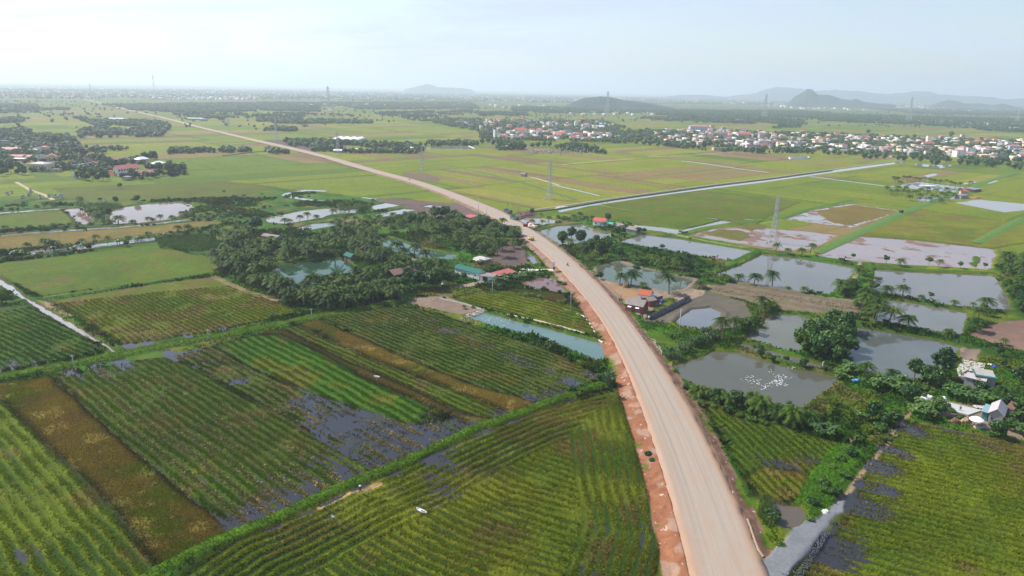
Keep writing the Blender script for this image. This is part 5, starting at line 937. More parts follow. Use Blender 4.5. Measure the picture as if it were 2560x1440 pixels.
house('shed','grey flat roofed porch next to the teal roofed building',(1200,702),(1232,706),4.2,2.5,.4,'shed',WHITE,GREYR,cat='shed',doors=[('f',.4,0,2.6,2.1)])
house('shed','long dark shed with red roof beside the white sheets',(1247,703),(1288,692),4.5,2.4,.7,'shed',mat('dark_netting',(.04,.045,.05),.8,.2),REDR,cat='shed')
house('shed','small grey shed at the right end of the red roofed shed',(1276,694),(1288,691),3.2,2.1,.3,'shed',DARKR,PALER,cat='shed',z0=.15)
def thatch_shed(name, label, c0, c1, dep, wh, rise):
    a = np.array(G(*c0)); b = np.array(G(*c1)); w = float(np.hypot(*(b-a))); r = empty(name, (a[0], a[1], .1), math.atan2(b[1]-a[1], b[0]-a[0]), label, 'shed'); q = MB(); o = .6; d = dep; s = rise/(d/2)
    for (y0, z0_, y1, z1) in ((-o, wh-o*s, d/2, wh+rise), (d/2, wh+rise+.002, d+o, wh-o*s)):
        q.add([(-o,y0,z0_),(w+o,y0,z0_),(w+o,y1,z1),(-o,y1,z1),(-o,y0,z0_+.25),(w+o,y0,z0_+.25),(w+o,y1,z1+.25),(-o,y1,z1+.25)],[(0,3,2,1),(4,5,6,7),(0,1,5,4),(1,2,6,5),(2,3,7,6),(3,0,4,7)])
    q.build('roof', [THATCH], r); k = MB(); k.box(.2, d-.4, 0, w-.2, d-.25, wh); k.build('wall', [WOOD], r)
    for x in (.1, w/2, w-.1): p = MB(); p.tube((x,.1,0),(x,.1,wh),.08,.08,6); p.build('post', [WOOD], r)
thatch_shed('thatched_shed','open farm shed with brown thatched roof among the palms',(986,700),(1052,686),6.5,2.4,1.7)
house('pond_hut','wooden hut with patchy green roof at the green pond edge',(860,648),(877,654),3.6,2.2,1.4,'gable',WOOD,TEAL,[],ov=.3,cat='hut',doors=[('f',.4,.2,1.4,1.6)])
house('shed','weathered pale roofed shed at the left end of the grove',(655,597),(690,603),5.5,1.9,.8,'gable',GREYW,GREYR,cat='shed'); house('shed','long low grey shed running beside the upper green pond',(1000,652),(1036,662),3.0,1.6,.8,'gable',GREYW,GREYR,cat='shed')
house('shed','pale roofed shed on the rubble yard near the grove corner',(1185,650),(1212,656),5,1.2,.9,'hip',GREYW,PALER,cat='shed')
f1 = house('barn','open barn with wide teal roof on the right farm',(2436,969),(2484,977),7.5,4.0,-.7,'shed',GREYW,TEAL,ov=.5,cat='barn')
house('farm_house','pale pink roofed outbuilding in front of the teal roofed barn',(2408,966),(2457,978),3.0,3.2,.5,'shed',GREYW,PALER,ov=.35)
h11 = house('farm_house','grey gable farm house next to the white parasol',(2468,1056),(2503,1065),8.0,3.0,1.5,'gable_y',GREYW,PALER,[('f',.25,1.0,.8,.9)],ov=.35)
house('lean_to','teal lean-to roof on the left of the grey gable farm house',(2452,1049),(2466,1053),5.0,2.5,.3,'shed',mat('teal_wall',(.05,.20,.19),.6,.3),mat('pale_teal_roof',(.18,.30,.32),.5,.4),cat='shed'); house('lean_to','brown sheet roofed extension behind the grey farm house',(2513,1040),(2526,1044),4.5,2.4,.5,'shed',GREYW,BROWNR,cat='shed')
house('cottage','cottage with bright red roof behind the banana plants',(1482,563),(1510,567),6,3.2,1.8,'gable',WHITE,mat('bright_red_roof',(.42,.07,.05),.6,.3,noise=.15),W2); house('shed','grey roofed shed between the red cottage and brown shed',(1532,571),(1552,575),6,2.4,1.1,'gable',GREYW,GREYR,cat='shed'); house('shed','brown weathered shed at the corner of the long grey pond',(1566,582),(1590,586),7,2.6,1.4,'gable',GREYW,GREYR,cat='shed')
house('shed','green netting shelter beside the red roofed cottage',(1518,568),(1530,570),3,2.4,.5,'shed',GREENP,GREENP,cat='shed')
house('shed','small shed with crimson roof hidden in the grove by the road',(1160,552),(1177,556),5,3,.9,'shed',GREYW,REDR,cat='shed'); house('container','green container under the roadside trees',(1196,546),(1208,548),2.5,2.4,.1,'flat',GRNP,GRNP,cat='container')
house('shed','small red roofed house on the far right pond farm',(2402,487),(2422,488),6,3.4,1.8,'hip',PINKW,REDR); house('shed','flat grey shed by the edge of the far right flooded paddy',(2402,497),(2421,496),6,2.8,.2,'shed',GREYW,GREYR,cat='shed'); house('shed','long grey roofed shed behind the far right farm house',(2434,481),(2452,478),9,2.4,.5,'shed',DARKR,GREYR,cat='shed')
house('hut','tiny hut at the meeting of two ditches',(2252,533),(2258,533),2.5,1.6,.4,'flat',DARK,DARKR,cat='hut'); house('hut','lone pump hut in the open paddies near a pylon',(1302,441),(1311,442),5,2.6,1.0,'gable',GREYW,GREYR,cat='hut'); house('hut','wooden hut on the bank of the flooded paddy',(2096,651),(2108,653),3,1.8,1,'gable',WOOD,GREYR,cat='hut')
# school and left village
wn = [('f',(i+.5)/8,z,1.6,1.5) for i in range(8) for z in (1.0,4.6)]
house('school_building','white two-storey school with faded red roof and rows of dark windows',(297,441),(349,436),8,7.2,2.6,'gable',WHITE,PINKR,wn,ov=1.0,cat='school',doors=[('l',.5,0,1.5,2.4)])
house('school_annex','long low white annex with faded pink roof right of the school',(352,441),(396,437),7,3.4,1.6,'gable',WHITE,PINKR,[('f',(i+.5)/5,1,1.4,1.2) for i in range(5)],ov=.7,cat='school')
house('hall','cream hall with pale hip roof behind the school annex',(350,411),(375,408),9,5,2.5,'hip',CREAM,WHITER,cat='hall'); house('house','yellowish building under pale roof between dark school trees',(397,425),(416,421),9,6,2.2,'hip',YELW,WHITER)
house('wall_block','orange earthen wall left of the school',(270,436),(286,440),3,3.6,.1,'flat',mat('orange_wall',(.45,.2,.11),.9,.1),TILE,cat='wall'); house('hut','small grey hut in front of the school',(318,452),(330,450),4,3,.5,'shed',GREYW,GREYR,cat='hut'); house('house','low white house at the right tip of the school trees',(449,434),(465,433),5,3,.6,'flat',WHITE,WHITER)
def vh(lab, x, y, w, d, h, rise, rt, wm, rm, rot=0.0, wins=2, cat='house', group='houses of the left village', name='house'):
    gx, gy = G(x, y); n = max(1, int(h//3)); ws = [('f', (i+.5)/wins, 1.0+3.2*s, 1.2, 1.3) for i in range(wins) for s in range(n) if 1.0+3.2*s+1.4 < h]
    return house(name, lab, None, None, d, h, rise, rt, wm, rm, ws, group, wx=(gx, gy, w, rot), cat=cat, pane=False)
vh('large cream community house with flat white roof and tall pillars',76,428,17,13,7.5,1.6,'hip',CREAM,PALER,-.25,5)
vh('yellow two-storey house with dusky red roof above the cream building',119,408,9,11,7,2.4,'gable_y',YELW,PINKR,.5,2)
vh('grey tower-like house behind the white gable',80,373,9,6,9,.2,'flat',GREYW,PALER,.1,1); vh('tall pale blue grey house at the left picture edge',-2,370,12,8,9,.2,'flat',GREYW,PALER,.05,2)
vh('white gabled house in front of the grey tower house',82,381,8,8,4,2.4,'gable_y',WHITE,GREYR,.1,1); vh('low grey roofed house left of the white gable',72,382,10,7,3.5,1.2,'hip',GREYW,PALER,.2,2); vh('narrow cream house with rusty roof amid trees',103,380,7,8,6,1.5,'hip',CREAM,PINKR,.2,1)
vh('long red roofed house at the far left of the village',2,380,24,8,3.5,2,'gable',GREYW,REDR,-.05,4); vh('red roofed house with pale eaves right of the long one',27,379,12,8,3.6,2,'hip',WHITE,REDR,-.2,2); vh('red roofed houses row behind dark trees',17,399,11,8,3.4,2,'hip',GREYW,REDR,.1,2); vh('crimson roofed house over white sheds',32,399,20,7,3.4,1.8,'gable',GREYW,REDR,.05,3); vh('low shed with white sheet roof below the crimson roof',24,402,16,5,2.4,.4,'shed',GREYW,WHITER,0,2,'shed'); vh('white boxy house behind the cream building',90,402,9,7,6,.2,'flat',WHITE,GREYW,.1,1)
vh('grey house with porch left of the school trees',178,423,11,8,4,.3,'flat',GREYW,PALER,-.1,2); vh('grey roofed long house next to the orange tiled gable',196,420,13,7,3,1.4,'gable',GREYW,GREYR,.1,2); vh('small gable with orange tiles near the school',221,418,9,7,3.4,2,'gable_y',GREYW,TILE,.4,1); vh('unfinished brick house below the yellow house',116,418,12,7,5,.2,'flat',BRICK,GREYR,.1,2); vh('low cream roofed store in front of the community house',97,430,20,5,2.6,.2,'flat',GREYW,CREAM,.05,3)
vh('white gate pillar house at the edge of the left village',182,447,3,4,5,.1,'flat',WHITE,WHITER,0,1); vh('thin grey chimney house behind the porch house',212,414,6,6,7,.2,'flat',GREYW,GREYR,0,1)
# greenhouse by the far road
gx, gy = G(822, 357); gh = empty('greenhouse', (gx, gy, 0), .02, 'long white plastic greenhouse with wavy roof beside the far road', 'greenhouse', None)
for i in range(4):
    q = MB(); x0 = i*11.5; n = 8
    for j in range(n): 
        a0 = math.pi*j/n; a1 = math.pi*(j+1)/n; q.add([(x0+5.75-5.75*math.cos(a0),0,4+2.6*math.sin(a0)),(x0+5.75-5.75*math.cos(a1),0,4+2.6*math.sin(a1)),(x0+5.75-5.75*math.cos(a1),60,4+2.6*math.sin(a1)),(x0+5.75-5.75*math.cos(a0),60,4+2.6*math.sin(a0))],[(0,1,2,3)])
    q.build('roof', [WHITER], gh)
q = MB(); q.box(0,0,0,46,60,3.99); q.build('wall', [mat('greenhouse_film',(.5,.52,.52),.6,.3)], gh)
for lab, x, y, w, d, h, rt, wm, rm in [('white farm shed beside the far road',668,382,7,6,3,'shed',WHITE,WHITER),('grey shed behind the far road verge',660,379,8,6,3,'gable',GREYW,GREYR),('white roofed shed below the greenhouse',833,382,12,8,3,'shed',GREYW,WHITER),('long white shed among the palms right of the greenhouse',858,379,18,8,3,'shed',GREYW,WHITER),('pale walls of an open yard in the palms',912,379,14,8,3,'flat',WHITE,GREYR),('cream gatehouse on the palm farm',925,381,4,5,5,'flat',CREAM,PALER),('low house with pale roof under the palms',940,381,8,7,3,'shed',CREAM,PALER),('blue roofed house over the palms',1018,361,9,8,4,'hip',GREYW,mat('blue_roof',(.12,.18,.4),.6,.3)),('white roofed hut near the pond right of the palms',1026,374,8,6,2.6,'shed',WHITE,WHITER),('long white warehouse beyond the left fields',272,303,36,14,6,'gable',WHITE,WHITER),('small shed with pale roof in the left woods',315,327,14,9,4,'shed',GREYW,PALER),('white roofed shed beyond the road at left',468,300,34,8,4,'shed',GREYW,WHITER),('dark windowed house by the far road trees',500,303,14,10,5,'hip',GREYW,PALER)]:
    vh(lab, x, y, w, d, h, 1.0, rt, wm, rm, .05, 2, 'shed' if 'shed' in lab else 'house', 'farm buildings along the far road')

# ---- pylons
def pylon_parts(h, bw, tw, arms, mid=.55, t=.13):
    parts = []; m = MB(); n = 10; zs = [h*(1-(1-i/n)**1.25) for i in range(n+1)]
    def wd(z): f = z/h; return bw+(tw-bw)*min(1, f/mid)**.8 if f < mid else tw+(tw*.55-tw)*(f-mid)/(1-mid)
    c = lambda z: [(sx*wd(z)/2, sy*wd(z)/2, z) for sx, sy in ((-1,-1),(1,-1),(1,1),(-1,1))]
    for i in range(n):
        a, b = c(zs[i]), c(zs[i+1])
        for k in range(4):
            m.tube(a[k], b[k], t, t*.85, 4, cap=False); m.tube(a[k], b[(k+1)%4], t*.6, t*.6, 3, cap=False); m.tube(a[(k+1)%4], b[k], t*.6, t*.6, 3, cap=False); m.tube(b[k], b[(k+1)%4], t*.6, t*.6, 3, cap=False)
    parts.append(('lattice_body', m.mesh('lattice_body', METAL), (0,0,0)))
    for f, L in arms:
        z = h*f
        for sg in (-1, 1):
            a = MB(); w = wd(z)/2; a.tube((sg*w,-w,z),(sg*(w+L),0,z+.2),t*.7,t*.5,4); a.tube((sg*w,w,z),(sg*(w+L),0,z+.2),t*.7,t*.5,4); a.tube((sg*w,0,z+1.6),(sg*(w+L),0,z+.2),t*.7,t*.5,4); a.tube((sg*w,-w,z),(sg*w,w,z),t*.6,t*.6,4)
            parts.append(('cross_arm', a.mesh('cross_arm', METAL), (0,0,0))); s = MB(); s.tube((sg*(w+L),0,z+.1),(sg*(w+L),0,z-1.3),.11,.11,5); parts.append(('insulator', s.mesh('insulator', GREYW), (0,0,0)))
    f = MB()
    for sx in (-1,1):
        for sy in (-1,1): f.box(sx*bw/2-.5, sy*bw/2-.5, -.2, sx*bw/2+.5, sy*bw/2+.5, .6)
    parts.append(('footing', f.mesh('footing', CONC), (0,0,0))); return parts
PY = proto('power_pylon', pylon_parts(29, 5.4, 2.0, [(.60,2.7),(.74,2.7),(.88,2.7)]))
BIGPY = proto('power_pylon', pylon_parts(62, 13, 4.5, [(.62,7),(.78,8),(.92,6)], .6, .32))
for lab, x, y, tp, p in [('steel lattice power pylon in the paddies just past the road machines',1373,498,415,PY),('steel power pylon beside the road in the middle distance',1055,430,372,PY),('nearest steel power pylon, standing at the flooded paddy',1932,606,490,PY),('power pylon in front of the white greenhouse',845,385,332,PY),('slim power pylon beyond the far road left of the greenhouse',692,353,300,PY),('tall hazy lattice tower rising behind the long village',1517,288,229,BIGPY),('tall hazy lattice tower beyond the right woods',1910,295,236,BIGPY),('tall hazy pylon over the village right part',2271,306,248,BIGPY),('hazy tall pylon at the right picture edge',2542,305,270,BIGPY),('pale tall pylon against the far town',822,277,224,BIGPY),('short distant pylon on the hazy plain at left',573,332,300,PY),('faint distant pylon before the dark mountain',2091,284,263,PY),('thin distant mast pylon by the far woods',1412,300,279,PY)]:
    gx, gy = G(x, y); dist = (gx*FW[0]+gy*FW[1])+(-H)*FW[2]; hh = (y-tp)/F_PX*dist/ (math.cos(PITCH)); base = 29 if p is PY else 62; s = hh/base
    plant(p, gx, gy, .05, s, .85, lab, 'pylon', 'power pylons across the plain', px=False)
# red and white mast
def mast(lab, x, y, tp, red=True):
    gx, gy = G(x, y); dist = gy*FW[1]-H*FW[2]; h = (y-tp)/F_PX*dist/math.cos(PITCH); r = empty('radio_mast', (gx, gy, 0), .4, lab, 'mast'); n = 8
    ma = [mat('mast_red',(.5,.08,.06),.6,.3), WHITE] if red else [METAL, METAL]
    for i in range(n):
        m = MB(); z0, z1 = h*i/n, h*(i+1)/n; w0 = 9*(1-i/n)**1.3+2.6; w1 = 9*(1-(i+1)/n)**1.3+2.6; c = lambda w, z: [(sx*w/2, sy*w/2, z) for sx, sy in ((-1,-1),(1,-1),(1,1),(-1,1))]; a, b = c(w0, z0), c(w1, z1)
        for k in range(4): m.tube(a[k], b[k], .45, .4, 4); m.tube(a[k], b[(k+1)%4], .25, .25, 3); m.tube(b[k], b[(k+1)%4], .25, .25, 3)
        m.build('mast_section', [ma[i % 2]], r)
mast('red and white lattice mast on the left horizon', 388, 247, 187); mast('grey distant lattice mast left of the far road', 229, 247, 212, False)
# ---- utility poles
def pole(lab, x, y, tp, arm=True):
    gx, gy = G(x, y); dist = gy*FW[1]-H*FW[2]; h = (y-tp)/F_PX*dist/math.cos(PITCH); r = empty('utility_pole', (gx, gy, 0), 0.6, lab, 'utility pole', 'concrete utility poles'); m = MB(); m.tube((0,0,-.2),(0,0,h),.19,.11,8); m.build('pole', [CONC], r, True)
    if arm: a = MB(); a.box(-.7,-.05,h-.5,.7,.05,h-.38); a.tube((-.6,0,h-.38),(-.6,0,h-.15),.06,.05,6).tube((.6,0,h-.38),(.6,0,h-.15),.06,.05,6); a.build('cross_arm', [METAL], r)
for lab, x, y, tp in [('tall concrete pole in the field by the road bend',1426,776,710),('concrete pole beside the long brick house',1552,754,718),('tall concrete pole over the drained pond',1697,840,771),('concrete pole below the palm grove front edge',1006,752,731),('concrete pole on the grassy track right of the canal end',522,851,822),('concrete pole on the grassy track at left',185,920,886),('concrete pole near the front corner of the grove',779,793,771),('tall concrete pole by the green container',1196,543,498),('short concrete pole on the road verge by the container',1216,538,519),('tall concrete pole beside the blue grey truck',1296,533,490),('thin pole in the paddies left of the teal building',1231,732,704),('concrete pole in front of the teal roofed building',1193,716,685),('thin pole at the edge of the village canal',2118,393,370),('pole by the ditch of the right farm',2055,926,903)]: pole(lab, x, y, tp, 'thin' not in lab)
# ---- sign
gx, gy = G(1383, 681); sg = empty('sign_board', (gx, gy, 0), 1.0, 'white sign board with small green board on tall posts at the road edge', 'sign')
k = MB(); k.tube((0,0,0),(0,0,4.6),.09,.09,6); k.build('post', [METAL], sg); k = MB(); k.box(-1.5,-.06,3.2,1.3,.06,5.6); k.build('board', [WHITEP], sg); k = MB(); k.box(-.5,-.16,1.6,1.6,-.08,2.8); k.build('board', [TEAL], sg); k = MB(); k.tube((1.3,-.12,0),(1.3,-.12,1.58),.07,.07,6); k.build('post', [METAL], sg)
# ---- vehicles
def wheels(p, pts, r=.5, w=.34):
    for x, y in pts:
        k = MB(); k.tube((x, y-w/2, r), (x, y+w/2, r), r, r, 14); o = k.build('wheel', [TYRE], p, True); h = MB(); h.tube((x, y-w/2-.01, r), (x, y+w/2+.01, r), r*.45, r*.45, 10); h.build('rim', [METAL], o)
def truck(lab, px, rz, body, bed, load=None, L=7.2, z=RZ+.05):
    x, y = G(*px, z); t = empty('dump_truck', (x, y, z), rz, lab, 'truck'); k = MB(); k.add([(2.0,-1.15,.8),(3.6,-1.15,.8),(3.6,1.15,.8),(2.0,1.15,.8),(2.0,-1.15,2.9),(3.3,-1.1,2.9),(3.3,1.1,2.9),(2.0,1.15,2.9),(3.62,-1.15,1.75),(3.62,1.15,1.75)],[(0,3,2,1),(4,5,6,7),(0,1,8,5,4),(3,7,6,9,2),(1,2,9,8),(8,9,6,5),(0,4,7,3)]); k.build('cab', [body], t)
    k = MB(); k.add([(3.635,-1.0,1.85),(3.635,1.0,1.85),(3.345,.95,2.75),(3.345,-.95,2.75)],[(0,1,2,3)]); k.build('windscreen', [GLASS], t); k = MB(); k.box(-3.5,-.45,.75,3.5,.45,.98); k.build('chassis', [DARK], t)
    k = MB(); k.box(-3.6,-1.2,1.02,1.8,1.2,1.15); k.box(-3.6,-1.2,1.151,1.8,-1.1,2.25); k.box(-3.6,1.1,1.151,1.8,1.2,2.25); k.box(1.7,-1.099,1.151,1.8,1.099,2.6); k.box(-3.6,-1.099,1.151,-3.5,1.099,2.2); k.build('cargo_bed', [bed], t)
    if load: k = MB(); k.add([(-3.4,-1.05,1.6),(1.65,-1.05,1.6),(1.65,1.05,1.6),(-3.4,1.05,1.6),(-2,-.3,2.5),(.6,-.3,2.5),(.6,.3,2.5),(-2,.3,2.5)],[(0,1,5,4),(1,2,6,5),(2,3,7,6),(3,0,4,7),(4,5,6,7)]); k.build('load', [load], t)
    wheels(t, [(2.7,-1.05),(2.7,1.05),(-1.6,-1.05),(-1.6,1.05),(-2.8,-1.05),(-2.8,1.05)]); return t
truck('green dump truck facing away at the edge of the road', (1286,549), 2.2, GRNP, GRNP, None); truck('tan and white dump truck loaded with earth beside the red excavator', (1332,571), 2.25, WHITEP, TANP, STONE); truck('blue grey truck parked on the earth beside the tall pole', (1270,532), 2.3, BLUP, BLUP, None, z=.5)
x, y = G(1316, 566, RZ); ex = empty('excavator', (x, y, RZ+.05), -.3, 'red excavator with raised arm on the road bend', 'excavator')
for s in (-1, 1):
    k = MB(); k.box(-1.8, s*1.25-.3, 0, 1.8, s*1.25+.3, .8); k.build('track', [TYRE], ex)
k = MB(); k.box(-1.7,-1.25,.95,1.2,1.25,1.9); k.build('body', [REDP], ex); k = MB(); k.box(.1,.2,1.91,1.3,1.2,3.1); k.build('cab', [REDP], ex); k = MB(); k.box(1.305,.3,2.1,1.34,1.1,3.0); k.build('windscreen', [GLASS], ex)
k = MB(); k.tube((1.2,-.2,1.6),(2.8,-.2,4.4),.28,.25,6).tube((2.8,-.2,4.4),(4.3,-.2,4.5),.25,.2,6); k.build('boom', [REDP], ex); k = MB(); k.tube((4.3,-.2,4.5),(5.4,-.2,2.2),.2,.15,6); k.build('arm', [REDP], ex); k = MB(); k.add([(5.1,-.6,2.2),(5.8,-.6,2.0),(5.9,-.6,1.2),(5.2,-.6,1.3),(5.1,.2,2.2),(5.8,.2,2.0),(5.9,.2,1.2),(5.2,.2,1.3)],[(0,1,2,3),(7,6,5,4),(0,4,5,1),(1,5,6,2),(2,6,7,3),(3,7,4,0)]); k.build('bucket', [DARK], ex)
x, y = G(1328, 601, RZ); ro = empty('road_roller', (x, y, RZ+.06), 2.2, 'yellow road roller parked at the left road edge', 'road roller'); k = MB(); k.box(-1.6,-.8,.8,.6,.8,1.7); k.build('body', [YELP], ro); k = MB(); k.tube((1.5,-.9,.7),(1.5,.9,.7),.7,.7,16); k.build('drum', [METAL], ro, True); k = MB(); k.box(-1.0,-.85,2.7,.5,.85,2.82); k.build('canopy', [YELP], ro)
for px_, py_ in ((-.9,-.75),(-.9,.75),(.4,-.75),(.4,.75)): k = MB(); k.tube((px_,py_,1.7),(px_,py_,2.7),.05,.05,5); k.build('post', [DARK], ro)
k = MB(); k.box(.6,-.95,.6,2.3,-.86,.95); k.box(.6,.86,.6,2.3,.95,.95); k.build('frame', [YELP], ro); wheels(ro, [(-1.1,-.85),(-1.1,.85)], .65, .4)
def motorbike(lab, px, rz):
    x, y = G(*px, RZ+.1); t = empty('motorbike', (x, y, RZ+.07), rz, lab, 'motorbike')
    for xx in (-.62, .62): k = MB(); k.tube((xx,-.06,.3),(xx,.06,.3),.3,.3,14); k.build('wheel', [TYRE], t, True)
    k = MB(); k.box(-.55,-.12,.45,.35,.12,.72); k.tube((.62,0,.3),(.42,0,1.0),.05,.05,5); k.build('body', [BLUP], t); k = MB(); k.box(-.6,-.13,.73,.1,.13,.83); k.build('seat', [DARK], t); k = MB(); k.tube((.42,-.33,1.02),(.42,.33,1.02),.025,.025,5); k.build('handlebar', [METAL], t)
motorbike('small motorbike with one rider in the middle of the road', (1419,664), -1.1); motorbike('distant motorbike with rider on the straight road', (1024,450), 2.4)
# ---- people
def cloth(name, shirt, trou, skin=(.30,.17,.10)):
    m = mat(name, shirt, .85, .2); t = m.node_tree; b = t.nodes['Principled BSDF']; tc_ = t.nodes.new('ShaderNodeTexCoord'); sp = t.nodes.new('ShaderNodeSeparateXYZ'); r = t.nodes.new('ShaderNodeValToRGB'); r.color_ramp.interpolation = 'CONSTANT'; mm = t.nodes.new('ShaderNodeMath'); mm.operation = 'DIVIDE'; mm.inputs[1].default_value = 2.0
    t.links.new(tc_.outputs['Object'], sp.inputs[0]); t.links.new(sp.outputs['Z'], mm.inputs[0]); t.links.new(mm.outputs[0], r.inputs[0]); e = r.color_ramp.elements; e[0].position = 0; e[0].color = (*skin, 1); e[1].position = .04; e[1].color = (*trou, 1); k = e.new(.46); k.color = (*shirt, 1); k = e.new(.71); k.color = (*skin, 1); t.links.new(r.outputs[0], b.inputs['Base Color']); return m
def person(lab, px, rz, shirt, trou, pose='stand', hat=None, z=.1, hair=(.015,.012,.01), wz=None):
    x, y = G(*px, z) if wz is None else wz; J = {'pel':(0,0,.92),'che':(0,0,1.32),'nec':(0,.01,1.47),'hea':(0,.03,1.58),'top':(0,.02,1.70)}
    bend = 0
    if pose == 'stand': arms = [((.2,0,1.40),(.26,.02,1.13),(.25,.12,.90)),((-.2,0,1.40),(-.25,.0,1.13),(-.24,.06,.88))]; legs = [((.1,0,.88),(.12,.03,.48),(.13,0,.06),(.13,.14,.03)),((-.1,0,.88),(-.12,.0,.48),(-.14,-.03,.06),(-.14,.12,.03))]
    elif pose == 'walk': arms = [((.2,0,1.40),(.27,.12,1.15),(.25,.32,1.0)),((-.2,0,1.40),(-.24,-.1,1.14),(-.23,-.12,.9))]; legs = [((.1,0,.88),(.11,.2,.50),(.12,.22,.08),(.12,.36,.05)),((-.1,0,.88),(-.11,-.05,.48),(-.12,-.3,.12),(-.12,-.2,.04))]
    elif pose == 'bend':
        J = {'pel':(0,-.12,.86),'che':(0,.22,1.10),'nec':(0,.36,1.17),'hea':(0,.45,1.17),'top':(0,.56,1.18)}; arms = [((.2,.24,1.10),(.24,.36,.82),(.2,.46,.58)),((-.2,.24,1.10),(-.24,.34,.82),(-.2,.48,.60))]; legs = [((.1,-.12,.82),(.13,.03,.46),(.14,-.04,.06),(.14,.1,.03)),((-.1,-.12,.82),(-.13,.02,.46),(-.15,-.04,.06),(-.15,.1,.03))]
    else: # ride
        J = {'pel':(0,-.2,.88),'che':(0,-.08,1.26),'nec':(0,-.03,1.40),'hea':(0,0,1.51),'top':(0,-.01,1.63)}; arms = [((.2,-.06,1.33),(.27,.12,1.12),(.28,.38,1.05)),((-.2,-.06,1.33),(-.27,.12,1.12),(-.28,.38,1.05))]; legs = [((.1,-.18,.86),(.2,.22,.72),(.2,.12,.32),(.2,.26,.28)),((-.1,-.18,.86),(-.2,.22,.72),(-.2,.12,.32),(-.2,.26,.28))]
    V = [J['pel'], J['che'], J['nec'], J['hea'], J['top']]; E = [(0,1),(1,2),(2,3),(3,4)]; R = [.14,.165,.06,.105,.075]
    for a in arms: b = len(V); V += list(a); E += [(1,b),(b,b+1),(b+1,b+2)]; R += [.075,.048,.036]; V.append(tuple(np.array(a[2])+np.array((0,.03,-.10)))); E.append((b+2,b+3)); R.append(.03)
    for l in legs: b = len(V); V += list(l); E += [(0,b),(b,b+1),(b+1,b+2),(b+2,b+3)]; R += [.10,.068,.045,.04]
    me = bpy.data.meshes.new('person'); me.from_pydata(V, E, []); o = link(bpy.data.objects.new('person', me)); o.location = (x, y, z); o.rotation_euler = (0,0,rz); me.materials.append(cloth('clothes', shirt, trou)); tag(o, lab, 'person')
    md = o.modifiers.new('skin', 'SKIN'); sv = me.skin_vertices[0].data
    for i, r_ in enumerate(R): sv[i].radius = (r_, r_)
    sv[0].use_root = True; o.modifiers.new('sub', 'SUBSURF').levels = 2; o.modifiers['sub'].render_levels = 2; md.use_smooth_shade = True
    tp = np.array(J['top']); hd = np.array(J['hea']); d = tp-hd; d /= np.linalg.norm(d); k = MB(); k.tube(hd+d*.04, tp+d*.06, .118, .06, 10); k.build('hair', [mat('hair', hair, .6, .3)], o, True)
    if hat: k = MB(); k.tube(tp-d*.02, tp+d*.20, .30, .01, 16); k.build('conical_hat', [mat('hat_straw', hat, .8, .2)], o)
    return o
person('person in dark clothes walking on the concrete yard with a rake', (2400,1028), 2.0, (.06,.06,.07), (.05,.05,.06), 'walk'); person('farmer in pale conical hat bending on the grassy bank path', (901,1231), .5, (.05,.05,.05), (.03,.03,.03), 'stand', (.65,.62,.50), z=.5); person('farmer in white hat working in the stubble near the bottom bank', (834,1303), 1.0, (.55,.55,.52), (.04,.04,.05), 'bend', (.8,.8,.76), z=.2)
person('person in dark clothes standing left in the paddy past the road', (1270,514), 0, (.03,.03,.04), (.03,.03,.03), 'stand'); person('person in dark clothes standing right in the paddy past the road', (1283,514), 1, (.03,.035,.04), (.03,.03,.03), 'walk'); person('motorbike rider in dark jacket on the near motorbike', None, -1.1-math.pi/2, (.05,.06,.08), (.03,.03,.04), 'ride', None, RZ+.07, wz=G(1419,664,RZ+.1)); person('rider sitting on the distant motorbike', None, 2.4-math.pi/2, (.08,.05,.05), (.03,.03,.04), 'ride', None, RZ+.07, wz=G(1024,450,RZ+.1))
person('person in red top near the parasol and tools', (2454,1060), .4, (.5,.04,.04), (.05,.05,.08), 'bend')
# ---- parasols
def parasol(lab, px, R, h, m=WHITEP, tilt=.15):
    x, y = G(*px); t = empty('parasol', (x, y, 0), .3, lab, 'parasol'); k = MB(); n = 12; V = [(0,0,h)]+[(R*.5*math.cos(2*math.pi*i/n),R*.5*math.sin(2*math.pi*i/n),h-.22+tilt*.5*math.cos(2*math.pi*i/n)) for i in range(n)]+[(R*math.cos(2*math.pi*i/n),R*math.sin(2*math.pi*i/n),h-.75+tilt*math.cos(2*math.pi*i/n)) for i in range(n)]
    k.add(V, [(0,1+i,1+(i+1)%n) for i in range(n)]+[(1+i,1+n+i,1+n+(i+1)%n,1+(i+1)%n) for i in range(n)]); k.build('canopy', [m], t); k = MB(); k.tube((0,0,0),(0,0,h),.04,.03,6); k.build('pole', [METAL], t)
parasol('large white parasol beside the grey gable farm house', (2438,1066), 1.8, 2.9); parasol('small white parasol at the near left end of the concrete yard', (2357,1004), .9, 1.8)
# ---- yards, slabs, tarps, walls
def slab(name, poly, z0, z1, m, label=None, cat=None, kind=None, seed=None, res=None):
    P = GA(poly); n = len(P); A = np.sum(P[:,0]*np.roll(P[:,1],-1)-np.roll(P[:,0],-1)*P[:,1]); P = P if A > 0 else P[::-1]; k = MB(); k.add([(x,y,z0) for x,y in P]+[(x,y,z1) for x,y in P], [tuple(range(n,2*n))]+[(i,(i+1)%n,n+(i+1)%n,n+i) for i in range(n)]); o = k.build(name, [m]); return tag(o, label, cat, None, kind)
slab('pavement', [(2362,1007),(2455,1028),(2420,1040),(2354,1022)], -.1, .38, mat('bright_concrete',(.42,.42,.41),.85,.2,noise=.1,nscale=.6), kind='structure')
slab('pavement', [(2402,900),(2463,911),(2458,932),(2420,960),(2398,948),(2392,925)], -.1, .36, mat('straw_strewn_concrete',(.46,.44,.41),.9,.1,noise=.0,nscale=.25,col2=(.37,.33,.28)), kind='structure')
